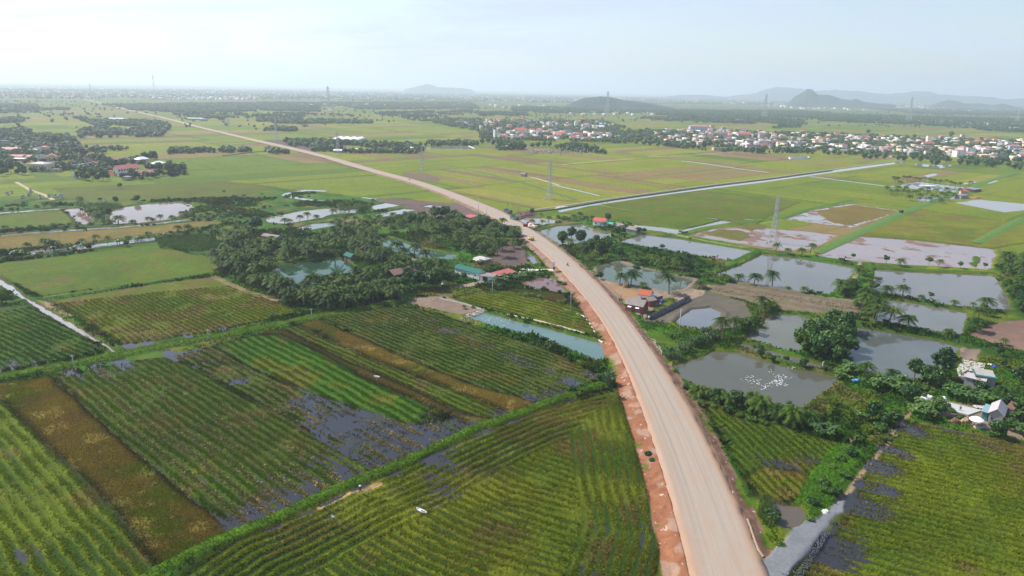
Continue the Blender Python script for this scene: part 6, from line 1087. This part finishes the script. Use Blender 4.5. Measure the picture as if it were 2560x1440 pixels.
def heap(name, lab, cat, px, rx, ry, h, m, rz=0, seed=1, n=14, sub=1.0, kind=None):
    x, y = G(*px); V = []; r = np.random.default_rng(seed); 
    for i in range(n):
        for j in range(n):
            u, v = i/(n-1)*2-1, j/(n-1)*2-1; k = max(0, 1-(u*u+v*v)**1.2); V.append((u*rx*(1+.1*r.normal()), v*ry*(1+.1*r.normal()), h*k*(1+.35*r.normal())*sub+(-.1 if k < .05 else .05)))
    ii = (np.arange(n-1)[:,None]*n+np.arange(n-1)[None]).ravel(); o = link(bpy.data.objects.new(name, mesh_np(name, V, np.stack([ii, ii+n, ii+n+1, ii+1], 1), [m]))); o.location = (x, y, .12); o.rotation_euler = (0,0,rz); return tag(o, lab, cat, kind=kind)
heap('tarp','crumpled blue tarp on the bank right of the duck pond','tarp',(2138,953),1.6,.9,.5,mat('light_blue_tarp',(.08,.3,.62),.5,.4),.2,2); heap('tarp','blue tarp heap with white sheet on the right farm lawn','tarp',(2488,919),1.2,.8,.6,BLUEP,.2,3); heap('tarp','white sheet lying left of the blue tarp heap','tarp',(2475,912),1.3,.6,.15,WHITEP,0,4); heap('sack_pile','pile of white sacks at the top of the dirt track','sacks',(2305,1000),2.0,1.2,.6,SACK,.3,5); heap('sack_pile','white sacks behind the first pile on the farm entrance','sacks',(2318,994),1.8,1.0,.5,SACK,0,6); heap('tarp','orange and blue cloth spread by the shady farm entrance','tarp',(2300,981),4.0,.9,.12,mat('orange_cloth',(.55,.25,.12),.8,.2,col2=(.25,.32,.5),nscale=1),-.15,7)
heap('sack_pile','two pale sacks lying at the gravel spur end','sacks',(2063,1281),1.0,.7,.4,SACK,.5,8); heap('tarp','white sheet patch on the gravel spur','tarp',(2019,1320),.9,.45,.06,WHITEP,.1,9); heap('haystack','brown haystack on the yard beside the green pond','haystack',(1565,718),1.8,1.5,1.8,mat('hay',(.22,.14,.08),.95,.1,noise=.3,nscale=3),0,10); heap('sand_heap','white lime sand spread left of the road sign','sand',(1330,677),9,3.2,.5,mat('lime_sand',(.74,.68,.58),.9,.2,noise=.08),-.05,11,22,.8); heap('sand_heap','tongue of pale sand reaching the road sign','sand',(1366,676),5,2.0,.35,mat('yellowish_sand',(.66,.58,.42),.9,.2,noise=.1),.1,12,18,.8); heap('sand_heap','white powdery heap by the red roofed shed','sand',(1303,684),6,2.4,.6,SACK,.3,13,18,.8)
heap('rubble_heap','pale rubble heap on the yard corner of the grove','rubble',(1196,652),4,2.5,1.0,STONE,0,14,16); heap('tarp','silver plastic boat-shaped tarp floating in the canal mouth','tarp',(1404,519),7,2.2,.8,mat('pale_tarp',(.55,.52,.54),.6,.4),.72,15); heap('tarp','small blue sheet hanging in the trees by the grove corner','tarp',(1110,712),1.3,.6,.9,mat('pale_blue_sheet',(.25,.5,.62),.6,.3),-.3,16); heap('earth_heap','dark earth heap behind the green dump truck','earth',(1312,540),7,4,1.6,mat('dark_earth',(.17,.11,.09),.95,.1,noise=.4,nscale=1),.2,17,22); heap('debris_pile','brown brushwood pile left of the parasol','debris',(2386,1056),1.6,1.0,.9,BROWNR,0,18); heap('debris_pile','orange and grey household items under the parasol','debris',(2415,1053),1.5,1.0,.8,mat('mixed_items',(.55,.22,.10),.7,.3,col2=(.2,.22,.22),nscale=2),.2,19); heap('debris_pile','pale clutter in front of the grey farm house','debris',(2452,1068),2.2,1.0,.6,mat('pale_items',(.6,.5,.5),.7,.3,col2=(.2,.17,.17),nscale=3),.1,20); heap('white_bucket','white bucket on the earth at the right farm edge','bucket',(2507,1083),.35,.35,.7,WHITEP,0,21); heap('brick_pile','red brick pile beside the flooded paddy of the far right farm','bricks',(2440,496),5,2,1.0,EARTH,0,22); heap('sand_heap','white sand bed inside the far right pond farm','sand',(2317,464),9,2.5,.3,SACK,-.1,23)
# black sheeting bank
a = np.array(G(1622,799)); b = np.array(G(1722,749)); L = float(np.hypot(*(b-a))); bk = MB(); n = 60; r = np.random.default_rng(5); prof = [(-1.4,-.1),(-1.15,1.0),(-.6,1.65),(.2,1.75),(.9,1.2),(1.4,-.1)]
V = [(L*i/n, yy*(1+.05*r.normal()), zz*(1+.10*r.normal())*(.3 if i in (0, n) else 1)) for i in range(n+1) for yy, zz in prof]; Q = [(i*6+j, (i+1)*6+j, (i+1)*6+j+1, i*6+j+1) for i in range(n) for j in range(5)]
o = link(bpy.data.objects.new('sheeted_bank', mesh_np('sheeted_bank', V, Q, [BLACKP]))); o.location = (a[0], a[1], 0); o.rotation_euler = (0,0,math.atan2(b[1]-a[1], b[0]-a[0])); tag(o, 'long earth bank covered with black plastic sheeting at the drained pond', 'bank')
def wall_line(name, lab, cat, pts, w, h, m, z=0):
    P = resample(GA(pts), 40); T = np.gradient(P, axis=0); T /= np.hypot(T[:,0], T[:,1])[:,None]; N_ = np.stack([-T[:,1], T[:,0]], 1); n = len(P); r = np.random.default_rng(3); j = r.normal(size=n)*.06*w; off = [(-.5,-.3),(-.5,h),(.5,h),(.5,-.3)]; V = np.concatenate([np.c_[P+N_*(w*o_+j)[:,None], np.full(n, z+zz)] for o_, zz in off]); Q = [(k*n+i, (k+1)*n+i, (k+1)*n+i+1, k*n+i+1)[::-1] for k in range(3) for i in range(n-1)]
    return tag(link(bpy.data.objects.new(name, mesh_np(name, V, Q, [m]))), lab, cat)
wall_line('stone_wall','low pale stone wall along the turquoise pond','wall',[(1213,778),(1280,790),(1340,802),(1400,817),(1450,831),(1508,857)],.6,.45,mat('cream_stone',(.52,.45,.34),.9,.2,noise=.15)); wall_line('white_pipe','thin white hose curving round the olive field edge','hose',[(1392,770),(1430,780),(1458,790),(1472,806),(1482,822),(1490,838)],.18,.22,WHITEP); wall_line('white_wall','low whitewashed wall beside the bank of the ditch','wall',[(1100,747),(1160,760),(1215,778)],.25,.5,GREYW)
wall_line('kerb','pale kerb wedge at the gravel spur junction','kerb',[(1868,1306),(1878,1335),(1886,1360),(1896,1385),(1908,1402)],.5,.98,mat('pale_kerb',(.30,.22,.15),.9,.2,noise=.1)); wall_line('wooden_plank','wooden plank lying at the spur edge','plank',[(1942,1377),(1950,1365)],.5,.75,TANP)
wall_line('pond_dyke_wall','white plastered wall along the far right canal head','wall',[(1138,355),(1160,360),(1188,372)],2,.6,STONE)
fx = empty('fence', (0,0,0), 0, 'line of short concrete fence posts at the roadside yard', 'fence')
for (x0,y0,x1,y1,n) in ((1504,702,1548,742,14),(1548,742,1556,752,3)):
    for i in range(n):
        px_, py_ = G(x0+(x1-x0)*i/n, y0+(y1-y0)*i/n); k = MB(); k.box(px_-.09,py_-.09,-.2,px_+.09,py_+.09,1.5); k.build('post', [CONC], fx)
# ---- stones as stuff
def stones(lab, poly, n, s, m, seed=1, z=.15, name='rubble'):
    P = in_poly(poly, n, s*.8, seed); r = np.random.default_rng(seed); V = []; Q = []
    for (x, y) in P:
        b = len(V); q = s*r.uniform(.5, 1.2); c = np.array([(i, j, k) for i in (-1,1) for j in (-1,1) for k in (-.6,.6)])*q*.5*r.uniform(.7,1.3,(8,3)); V += [(x+c_[0], y+c_[1], z+c_[2]+.1) for c_ in c]; Q += [(b+0,b+1,b+3,b+2),(b+4,b+6,b+7,b+5),(b,b+4,b+5,b+1),(b+2,b+3,b+7,b+6),(b,b+2,b+6,b+4),(b+1,b+5,b+7,b+3)]
    o = link(bpy.data.objects.new(name, mesh_np(name, V, Q, [m]))); return tag(o, lab, 'rubble', kind='stuff')
stones('white stones along the ditch below the road', [(1628,848),(1638,850),(1660,885),(1652,888)], 45, .3, STONE, 1); stones('pale rocks at the head of the turquoise pond', [(1175,783),(1205,772),(1220,777),(1190,790),(1160,795),(1162,800),(1215,815),(1150,798)], 120, .38, STONE, 2); stones('scattered stones on the bare yard', [(1020,757),(1060,745),(1110,745),(1120,765),(1060,765)], 40, .3, STONE, 3); stones('white rubble at the concrete yard edge', [(2430,1016),(2460,1018),(2462,1026),(2440,1022)], 60, .5, STONE, 4, .3)
stones('pale stones scattered on the red embankment slope', [(1565,985),(1590,985),(1700,1400),(1650,1400)], 50, .16, STONE, 5, .3); stones('black broken stone along the gravel spur edge', [(2062,1330),(2075,1335),(2010,1440),(1980,1450)], 200, .25, mat('black_stone',(.07,.07,.085),.8,.3), 6, .2); stones('grey gravel lumps on the bare ploughed ridges', [(1785,718),(2140,762),(2140,775),(1790,730)], 300, .4, mat('clod',(.24,.17,.12),.95,.1), 7, .25, 'earth_clods')
# ---- boats
def boat(lab, px, rz, L=2.8, m=WHITEP):
    x, y = G(*px); t = empty('boat', (x, y, .25), rz, lab, 'boat'); k = MB(); n = 10; V = []
    for i in range(n+1):
        u = i/n*2-1; w = .42*(1-abs(u)**2.6)+.02; zz = .12*abs(u)**3; V += [(u*L/2,-w,.36+zz),(u*L/2,-w*.7,.02+zz),(u*L/2,w*.7,.02+zz),(u*L/2,w,.36+zz),(u*L/2,w-.07,.36+zz),(u*L/2,w*.6,.09+zz),(u*L/2,-w*.6,.09+zz),(u*L/2,-w+.07,.36+zz)]
    k.add(V, [(i*8+j, (i+1)*8+j, (i+1)*8+(j+1)%8, i*8+(j+1)%8) for i in range(n) for j in range(8)]); k.build('hull', [m], t); k = MB(); k.box(-.15,-.3,.26,.15,.3,.3); k.build('seat', [WOOD], t)
boat('small white boat lying in the stubble of the bottom field', (1054,1282), -.62, 3.0); boat('small white boat or trough in the brown strip of the field', (942,945), -.45, 2.2)
# ---- ducks
def duck_mesh(m):
    k = MB(); rings = [(-.30,.10,.02),(-.24,.13,.07),(-.08,.12,.12),(.08,.12,.11),(.18,.14,.06)]; n = 8
    V = [(x, r*math.cos(2*math.pi*i/n), z+r*.8*math.sin(2*math.pi*i/n)) for x, z, r in rings for i in range(n)]; F = [(a*n+i, (a+1)*n+i, (a+1)*n+(i+1)%n, a*n+(i+1)%n) for a in range(4) for i in range(n)]; k.add(V, F+[tuple(range(n)), tuple(range(4*n, 5*n))[::-1]]); k.tube((.16,0,.14),(.22,0,.32),.045,.035,6); k.tube((.19,0,.34),(.29,0,.33),.05,.035,6); k.tube((.29,0,.325),(.36,0,.31),.025,.015,5, mi=1); return k.mesh('duck', m, True)
DM = duck_mesh([WHITEP, YELP])
def ducks(pts, where, group, z=-.17):
    for (x, y) in pts:
        wx, wy = G(x, y); o = link(bpy.data.objects.new('duck', DM)); o.location = (wx, wy, z); o.rotation_euler = (0,0,random.uniform(0,6.28)); s = random.uniform(.7,.9); o.scale = (s,s,s); tag(o, where, 'duck', group)
r = np.random.default_rng(9); pts = []
for (cx, cy, sx, sy, n) in ((1872,943,12,5,14),(1895,955,12,7,22),(1915,964,12,5,26),(1946,950,10,9,40),(1955,958,14,8,24),(1942,935,14,5,10),(1968,944,7,3,8),(2010,921,14,2,14)):
    for _ in range(n): pts.append((cx+r.normal()*sx*.85, cy+r.normal()*sy*.8))
ducks(pts, 'white duck swimming in the flock on the duck pond', 'white ducks on the duck pond'); ducks([(1990+r.normal()*12, 920+r.normal()*1.5+0) for _ in range(18)], 'white duck resting along the upper bank of the duck pond', 'white ducks on the bank', .1)
ducks([(1245+r.normal()*22, 800+r.normal()*5) for _ in range(38)]+[(1215,792),(1225,796),(1205,795)], 'white duck on the turquoise pond left of the road', 'white ducks on the turquoise pond'); ducks([(1935,776+111),(2157,820)], 'single white duck at a pond corner', 'single ducks', -.15)
# ---- graves
def grave_proto(k, h, w):
    m = MB(); m.box(-w,-w*1.3,0,w,w*1.3,.5); m.box(-w*.6,w*.4,.501,w*.6,w*.8,h); q = MB(); q.add([(-w*.8,w*.2,h),(w*.8,w*.2,h),(w*.8,w,h),(-w*.8,w,h),(0,w*.6,h+.6)],[(0,1,4),(1,2,4),(2,3,4),(3,0,4),(3,2,1,0)]); return proto('tomb', [('slab', m.mesh('tomb_slab', GREYW), (0,0,0)), ('cap', q.mesh('tomb_cap', [CONC]), (0,0,.003))])
GV = [grave_proto(0, 2.6, .9), grave_proto(1, 3.4, 1.0), grave_proto(2, 1.8, .8)]
row([(17,486),(30,484),(57,496),(72,490),(78,480),(76,486),(101,497),(60,494),(140,493),(148,492),(155,495),(122,494),(262,505),(20,488)], GV, 'in the left field cemetery', 'tomb', what='grey tomb', sc=(1.0,1.5))
row([(1322+i*3.9+2*math.sin(i*7), 381+6*math.sin(i*2.3)*(.5+.5*math.sin(i))) for i in range(48)], GV, 'in the cemetery below the village', 'tomb', what='grey tomb', sc=(1.0,1.6))
wl = wall_line('white_enclosure','low white wall enclosure standing alone in the paddies','wall',[(1972,395),(1975,398),(2000,397.5),(2022,397),(2023,394),(2000,394),(1973,394.8)],.6,1.5,WHITE); row([(2003,397),(2009,397),(2014,397)], GV, 'in the white walled enclosure', 'tomb', what='white tomb', sc=(1.3,1.6))
# ================================================================ THE LONG VILLAGE
r = np.random.default_rng(21)
WALLS = [('white', WHITE, 4.5), ('cream', CREAM, 2.5), ('grey', GREYW, 2.0), ('pinkish', PINKW, 2.2), ('pale blue', BLUEW, .8), ('yellow', YELW, .5)]
ROOFS = [('red', REDR, 'gable', 1.5), ('orange tiled', TILE, 'gable', 1.3), ('faded red', PINKR, 'hip', 2.2), ('flat grey', PALER, 'flat', 3), ('grey sheet', GREYR, 'gable', 2.0), ('white sheet', WHITER, 'shed', .8), ('dark blue', DARKR, 'hip', .8)]
hc = {}
def vhouse(lab, x, y, w, d, h, wk, rk, rot, grp):
    key = (round(w/3), round(d/3), round(h/3.3), wk, rk)
    if key not in hc:
        n = len(S.collection.objects); o = vh(lab, 0, 900, w, d, h, 1.8 if rk != 3 else .2, ROOFS[rk][2], WALLS[wk][1], ROOFS[rk][1], 0, 2, 'house', grp); hc[key] = o; root = o
    else:
        src = hc[key]; root = src.copy(); S.collection.objects.link(root)
        for c in list(src.children): k = c.copy(); k.parent = root; S.collection.objects.link(k)
    root.location = (x, y, .05); root.rotation_euler = (0, 0, rot); tag(root, lab, 'house', grp); return root
special = [('large orange tiled temple-like hall in the left part of the long village',1286,336,30,18,9,4,'hip',WHITE,TILE,.15,4),('very tall narrow white house at the near left corner of the village',1236,350,7,7,17,.2,'flat',WHITE,WHITER,.3,1),('bright white villa facing the inner paddies',1456,322,17,12,10,1.2,'hip',WHITE,PINKR,.1,3),('white tower-topped house left of the bright villa',1437,318,8,9,14,2,'hip',WHITE,PALER,.1,1),('pair of grey white houses left of the tower-topped house',1413,318,18,10,8,.2,'flat',WHITE,GREYR,.15,3),('big grey three-storey block with faded red roof',1725,330,46,18,13,3,'hip',BLUEW,PINKR,.0,8),('long cream school-like building below the grey block',1775,341,36,12,8,.3,'flat',CREAM,PALER,-.1,7),('white cube house with balcony at village centre left',1483,342,14,10,10,.2,'flat',WHITE,GREYR,.2,2),('large red and white gabled house at village front',1302,348,16,12,5,4,'gable_y',WHITE,REDR,.5,2),('red roofed gable house right of the front trees',1384,345,14,10,6,3,'gable',WHITE,REDR,-.4,2),('house with big stepped red roof right of centre',1845,345,22,14,8,4,'gable',PINKW,REDR,-.3,3),('narrow pink house tower right of centre',1898,351,9,9,12,1,'hip',PINKW,TILE,.1,1),('long white store with dark blue roof at the near edge',1867,375,22,10,6,2.5,'gable',WHITE,DARKR,.0,3),('white narrow house with red roof alone at the near edge',2104,377,10,9,10,1.8,'hip',WHITE,REDR,.2,1),('white cube on the near edge left of the dark tree',1984,373,12,9,8,.2,'flat',WHITE,GREYR,.2,2),('crimson roofed long house in the right village',2308,366,20,10,5,3,'gable',WHITE,REDR,-.05,3),('light blue house in the back row on the right',2367,355,10,9,8,1.5,'hip',BLUEW,BLUEW,.2,1),('yellow house with side tower in the right village',2421,366,20,10,9,.2,'flat',YELW,CREAM,.1,3),('yellow arched-front house at the near right edge',2451,401,12,9,8,1.4,'hip',YELW,CREAM,-.2,1),('white red-topped tall house at the near right',2391,393,16,11,10,.8,'hip',WHITE,REDR,.15,2),('large beige building above the canal head',2360,384,18,12,9,.2,'flat',CREAM,GREYW,.1,3),('white block house in the right village',2462,384,18,10,9,.2,'flat',WHITE,GREYR,.1,3),('grey open sheds at the near village edge',2229,394,16,7,3,.3,'shed',GREYW,GREYR,0,3),('hip-roofed red house alone beyond the village',1776,322,12,11,9,1.5,'hip',CREAM,REDR,.1,1),('dark roofed house at the near right end',2493,401,18,10,6,2.5,'hip',GREYW,DARKR,.1,2),('white house pair beyond the inner paddies',1500,313,16,9,5,.8,'gable',WHITE,WHITER,0,3),('stony unfinished house at the near village edge',1784,376,20,9,4,.2,'flat',PINKW,GREYW,.1,3),('white small house beside the near edge trees',1744,368,9,8,8,.2,'flat',CREAM,PALER,.1,1)]
taken = []
for s in special:
    vh(*s[:7], s[7], s[8], s[9], s[10], s[11], 'house', 'houses of the long village'); g = G(s[1], s[2]); taken.append((g[0]+s[3]/2*math.cos(s[10]), g[1]+s[4]/2, max(s[3], s[4])*.62))
zones = [('left part', [(1110,305),(1280,303),(1500,309),(1560,318),(1530,328),(1420,330),(1250,332),(1140,312)], 40), ('left front part', [(1245,335),(1330,330),(1450,335),(1520,338),(1560,346),(1500,352),(1380,351),(1250,350)], 38), ('middle back part', [(1620,330),(1780,328),(1960,336),(1960,350),(1800,345),(1640,343)], 36), ('middle front part', [(1640,346),(1800,348),(1980,352),(1980,374),(1830,370),(1660,358)], 36), ('right back part', [(1980,336),(2200,344),(2420,350),(2640,356),(2640,372),(2400,366),(2180,362),(1980,354)], 62), ('right front part', [(1980,358),(2180,366),(2400,372),(2640,378),(2640,408),(2480,404),(2300,388),(2100,384),(1980,374)], 50)]
for zn, poly, n in zones:
    P = []
    for p in in_poly(poly, n*3, 11, len(zn)*7):
        if len(P) >= n: break
        if any((p[0]-t[0])**2+(p[1]-t[1])**2 < (t[2]+6)**2 for t in taken): continue
        P.append(p)
    def pxx(p): v = np.array([p[0], p[1], -H]); return v@RT/(v@FW)
    P.sort(key=pxx)
    for i, p in enumerate(P):
        wk = int(r.choice(len(WALLS), p=np.array([w[2] for w in WALLS])/sum(w[2] for w in WALLS))); rk = int(r.choice(len(ROOFS), p=np.array([w[3] for w in ROOFS])/sum(w[3] for w in ROOFS)))
        w = r.uniform(7, 12); d = r.uniform(7, 11); h = r.choice([4.4, 5.0, 7.6, 8.4, 11.2], p=[.2,.2,.26,.2,.14])
        if rk in (4, 5): h = min(h, 4.4)
        vhouse(f'{WALLS[wk][0]} house, {ROOFS[rk][0]} roof, {ordn(i)} from left in village {zn}', p[0], p[1], w, d, h, wk, rk, r.choice([.15, .73, -.3, .9])+r.normal()*.15, f'houses of the long village, {zn}')
# trees standing among the village houses, one by one
FT = []
for k in range(4):
    V = np.concatenate([far_tree_template(70+k, 60)]); V = V*np.array((1,1,1.0)); m = MB(); m.tube((0,0,0),(0,0,.7),.09,.05,5,cap=False); FT.append(proto('village_tree', [('trunk', m.mesh('tree_trunk', M_BARK), (0,0,0)), ('crown', mesh_np('tree_crown', V*.5, np.arange(len(V)).reshape(-1,4), [M_LEAFD if k % 2 else M_LEAF]), (0,0,.12))]))
vt = [(1252,372,12),(1262,373,10),(1272,374,12),(1282,374,11),(1292,374,13),(1302,374,12),(1310,373,11),(1245,374,9),(1246,373,6),(1438,374,13),(1450,376,10),(1462,378,14),(1476,380,12),(1490,383,9),(1505,384,8),(1512,386,7),(1425,374,9),(1414,370,10),(1402,371,9),(1392,372,8),(1330,368,9),(1345,368,10),(1360,366,9),(1373,366,9),(1530,352,9),(1560,358,9),(1590,360,10),(1610,362,11),(1625,363,10),(1560,322,10),(1545,320,9),(1572,328,9),(1600,332,9),(1617,328,10),(1644,366,9),(1665,366,11),(1685,368,10),(1700,369,9),(1716,368,10),(1732,372,12),(1760,368,12),(1772,364,13),(1790,366,12),(1805,372,11),(1820,370,10),(1880,382,10),(1895,384,12),(1905,383,11),(1800,352,12),(1815,350,11),(1948,378,9),(1967,382,12),(1978,381,11),(2018,384,12),(2030,385,11),(2060,384,9),(2070,387,9),(2085,386,9),(2095,388,8),(2115,372,12),(2125,370,11),(2130,376,12),(2160,396,9),(2175,398,9),(2190,396,10),(2210,397,9),(2245,400,9),(2260,401,10),(2282,398,11),(2300,404,9),(2335,386,14),(2345,390,13),(2320,395,9),(2330,410,9),(2340,412,9),(2365,405,9),(2400,411,9),(2420,413,10),(2440,414,9),(2466,416,12),(2480,418,11),(2500,412,11),(2520,416,9),(2535,422,10),(2548,424,9),(2520,392,12),(2500,386,11),(2540,388,12),(2377,342,15),(2170,333,12),(2285,345,10),(1645,335,11),(1660,336,10),(1628,333,10),(1660,333,12),(1680,334,9),(1385,316,10),(1365,314,10),(1345,312,11),(1300,322,13),(1240,323,14),(1260,322,12),(1220,318,11),(1200,314,10),(1225,330,12),(1210,340,9),(1220,356,10),(1205,360,10),(1232,362,9),(1170,310,10),(1140,306,9),(1110,304,9),(1085,301,8),(1060,299,8),(1320,345,9),(1455,310,14),(1442,309,12),(1415,308,9),(1340,332,11)]
vt = sorted(vt, key=lambda t: t[0])
for i, (x, y, h) in enumerate(vt):
    gx, gy = G(x, y); plant(FT[i % 4], gx, gy, 0, h*.85, None, f'dark leafy tree, {ordn(i)} from left around the long village', 'tree', 'trees around the long village', px=False)
lt = [(5,440,10),(15,436,11),(28,432,12),(45,436,11),(56,437,12),(62,438,10),(0,425,11),(20,420,10),(140,425,9),(150,423,8),(156,425,8),(196,447,13),(207,450,12),(218,452,11),(232,447,10),(245,452,11),(258,452,10),(270,448,9),(228,438,10),(225,405,13),(240,405,14),(252,408,13),(265,411,12),(275,414,11),(210,395,13),(190,385,12),(175,390,12),(160,395,12),(290,428,14),(310,418,15),(330,412,13),(345,408,13),(362,402,15),(375,402,16),(385,404,14),(330,444,12),(340,448,9),(355,452,8),(370,448,7),(385,445,8),(398,440,8),(372,428,13),(385,430,15),(398,428,14),(420,434,14),(432,433,14),(445,434,15),(455,434,13),(410,440,8),(425,441,8),(185,378,12),(120,372,11),(140,368,10),(70,395,10),(40,395,9),(63,412,10),(130,400,11),(388,390,8),(380,398,13),(175,358,12),(138,357,13),(50,356,10),(75,358,11),(95,360,10)]
lt = sorted(lt, key=lambda t: t[0])
for i, (x, y, h) in enumerate(lt):
    gx, gy = G(x, y); plant([TREES[3], TREES[0], TREES[4], TREES[1]][i % 4], gx, gy, 0, h/12, None, f'dark tree, {ordn(i)} from left around the school and left village', 'tree', 'trees around the left village', px=False, name='village_tree')
# ---- stuff: far houses
def far_houses(lab, polys, n, seed, hh=(4,10), sz=(8,16), thr=.45):
    r = np.random.default_rng(seed); V = []; mi = []
    for poly, k in zip(polys, n):
        W_ = GA(poly); lo, hi = W_.min(0), W_.max(0); P = r.uniform(lo, hi, (k*30, 2)); P = P[inside(P[:,0], P[:,1], W_)]; P = P[fbm(P[:,0], P[:,1], 420, 2, seed) > thr][:k]
        for (x, y) in P:
            w, d, h, a = r.uniform(*sz), r.uniform(*sz), r.uniform(*hh), r.uniform(0, 3.1); c, s = math.cos(a), math.sin(a); q = [(x+(sx*w*c-sy*d*s)/2, y+(sx*w*s+sy*d*c)/2) for sx, sy in ((-1,-1),(1,-1),(1,1),(-1,1))]
            V.append([(*q[0],0),(*q[1],0),(*q[2],0),(*q[3],0),(*q[0],h),(*q[1],h),(*q[2],h),(*q[3],h)]); mi.append(r.choice([0,1,1,1,2,2]))
    V = np.array(V); m = len(V); F = np.array([(4,5,6,7),(0,1,5,4),(1,2,6,5),(2,3,7,6),(3,0,4,7)]); Q = (np.arange(m)[:,None,None]*8+F[None]).reshape(-1, 4); M_ = np.repeat(np.array(mi), 5); M_[0::5] = np.where(np.random.default_rng(1).random(m) < .35, 3, M_[0::5])
    o = link(bpy.data.objects.new('far_houses', mesh_np('far_houses', V.reshape(-1, 3), Q, [WHITE, GREYW, CREAM, PINKR], mi=M_))); return tag(o, lab, 'houses', kind='stuff')
far_houses('pale houses of the distant town along the horizon', [[(-200,216),(700,222),(1400,240),(2000,250),(2650,268),(2650,276),(2000,262),(1400,256),(700,248),(300,248),(-200,242)], [(350,240),(640,243),(640,250),(380,250)], [(1900,262),(2560,272),(2560,282),(1950,272)]], [2400, 260, 240], 3, (4,10), (8,20))
far_houses('more small pale houses packed inside the long village', [z[1] for z in zones], [60, 70, 70, 80, 130, 130], 8, (3.5,7.5), (6,11), 0)
far_houses('houses scattered in the hazy woods behind the village', [[(1600,296),(2000,300),(2650,306),(2650,334),(2300,312),(1900,310)], [(1200,262),(1700,272),(1700,290),(1280,284)], [(640,262),(1180,260),(1200,272),(700,278)]], [160, 90, 60], 5, (3,7), (8,18))
gx, gy = G(1735, 236); tw = empty('tower_block', (gx, gy, 0), .2, 'pale tall tower block on the horizon left of the hills', 'building'); k = MB(); k.box(0,0,0,90,60,125); k.build('wall', [CREAM], tw); k = MB(); k.box(96,0,0,150,60,105); k.build('wall', [CREAM], tw)
# ================================================================ PALMS: the 290 largest in view one by one, the rest as one mass
def psize(q):
    v = np.array([q[1], q[2], -H]); d = v@FW; X_ = v@RT/d; Y_ = v@UP/d
    return -1 if abs(X_) > .75 or Y_ < -.46 else q[4]/d
PALMQ.sort(key=psize, reverse=True); rest = PALMQ[290:]
for q in PALMQ[:290]: plant(q[0], q[1], q[2], q[3], q[4], q[5], q[6], q[7], q[8], px=False, flush=True)
Vs = []; Qs = []; nv = 0; MI = []
for q in rest:
    if psize(q) < 0: continue
    a = q[5]; R3 = np.array([[math.cos(a), -math.sin(a), 0], [math.sin(a), math.cos(a), 0], [0, 0, 1]])*q[4]
    for nm, me, off in q[0].parts:
        V = np.empty(len(me.vertices)*3, np.float32); me.vertices.foreach_get('co', V); V = (V.reshape(-1, 3)+np.array(off))@R3.T+np.array((q[1], q[2], q[3]))
        F = np.array([tuple(p.vertices) for p in me.polygons if len(p.vertices) == 4]); Vs.append(V); Qs.append(F+nv); nv += len(V); MI += [0 if nm == 'trunk' else 1]*len(F)
if Vs:
    o = link(bpy.data.objects.new('palm_grove', mesh_np('palm_grove', np.concatenate(Vs), np.concatenate(Qs), [M_TRUNK, M_PALM], mi=MI))); tag(o, 'farther coconut palms of the grove and canals', 'palms', kind='stuff')
# ================================================================ air
hm = bpy.data.materials.new('haze'); hm.use_nodes = True; t = hm.node_tree; t.nodes.clear()
out = t.nodes.new('ShaderNodeOutputMaterial'); pv = t.nodes.new('ShaderNodeVolumePrincipled')
pv.inputs['Color'].default_value = HAZE_C; pv.inputs['Density'].default_value = HAZE_D; pv.inputs['Anisotropy'].default_value = 0.3
t.links.new(pv.outputs[0], out.inputs['Volume'])
hb = MB(); hb.box(-52000, -3000, -4.0, 52000, 52000, 460.0); ho = hb.build('haze', [hm]); tag(ho, kind='stuff')
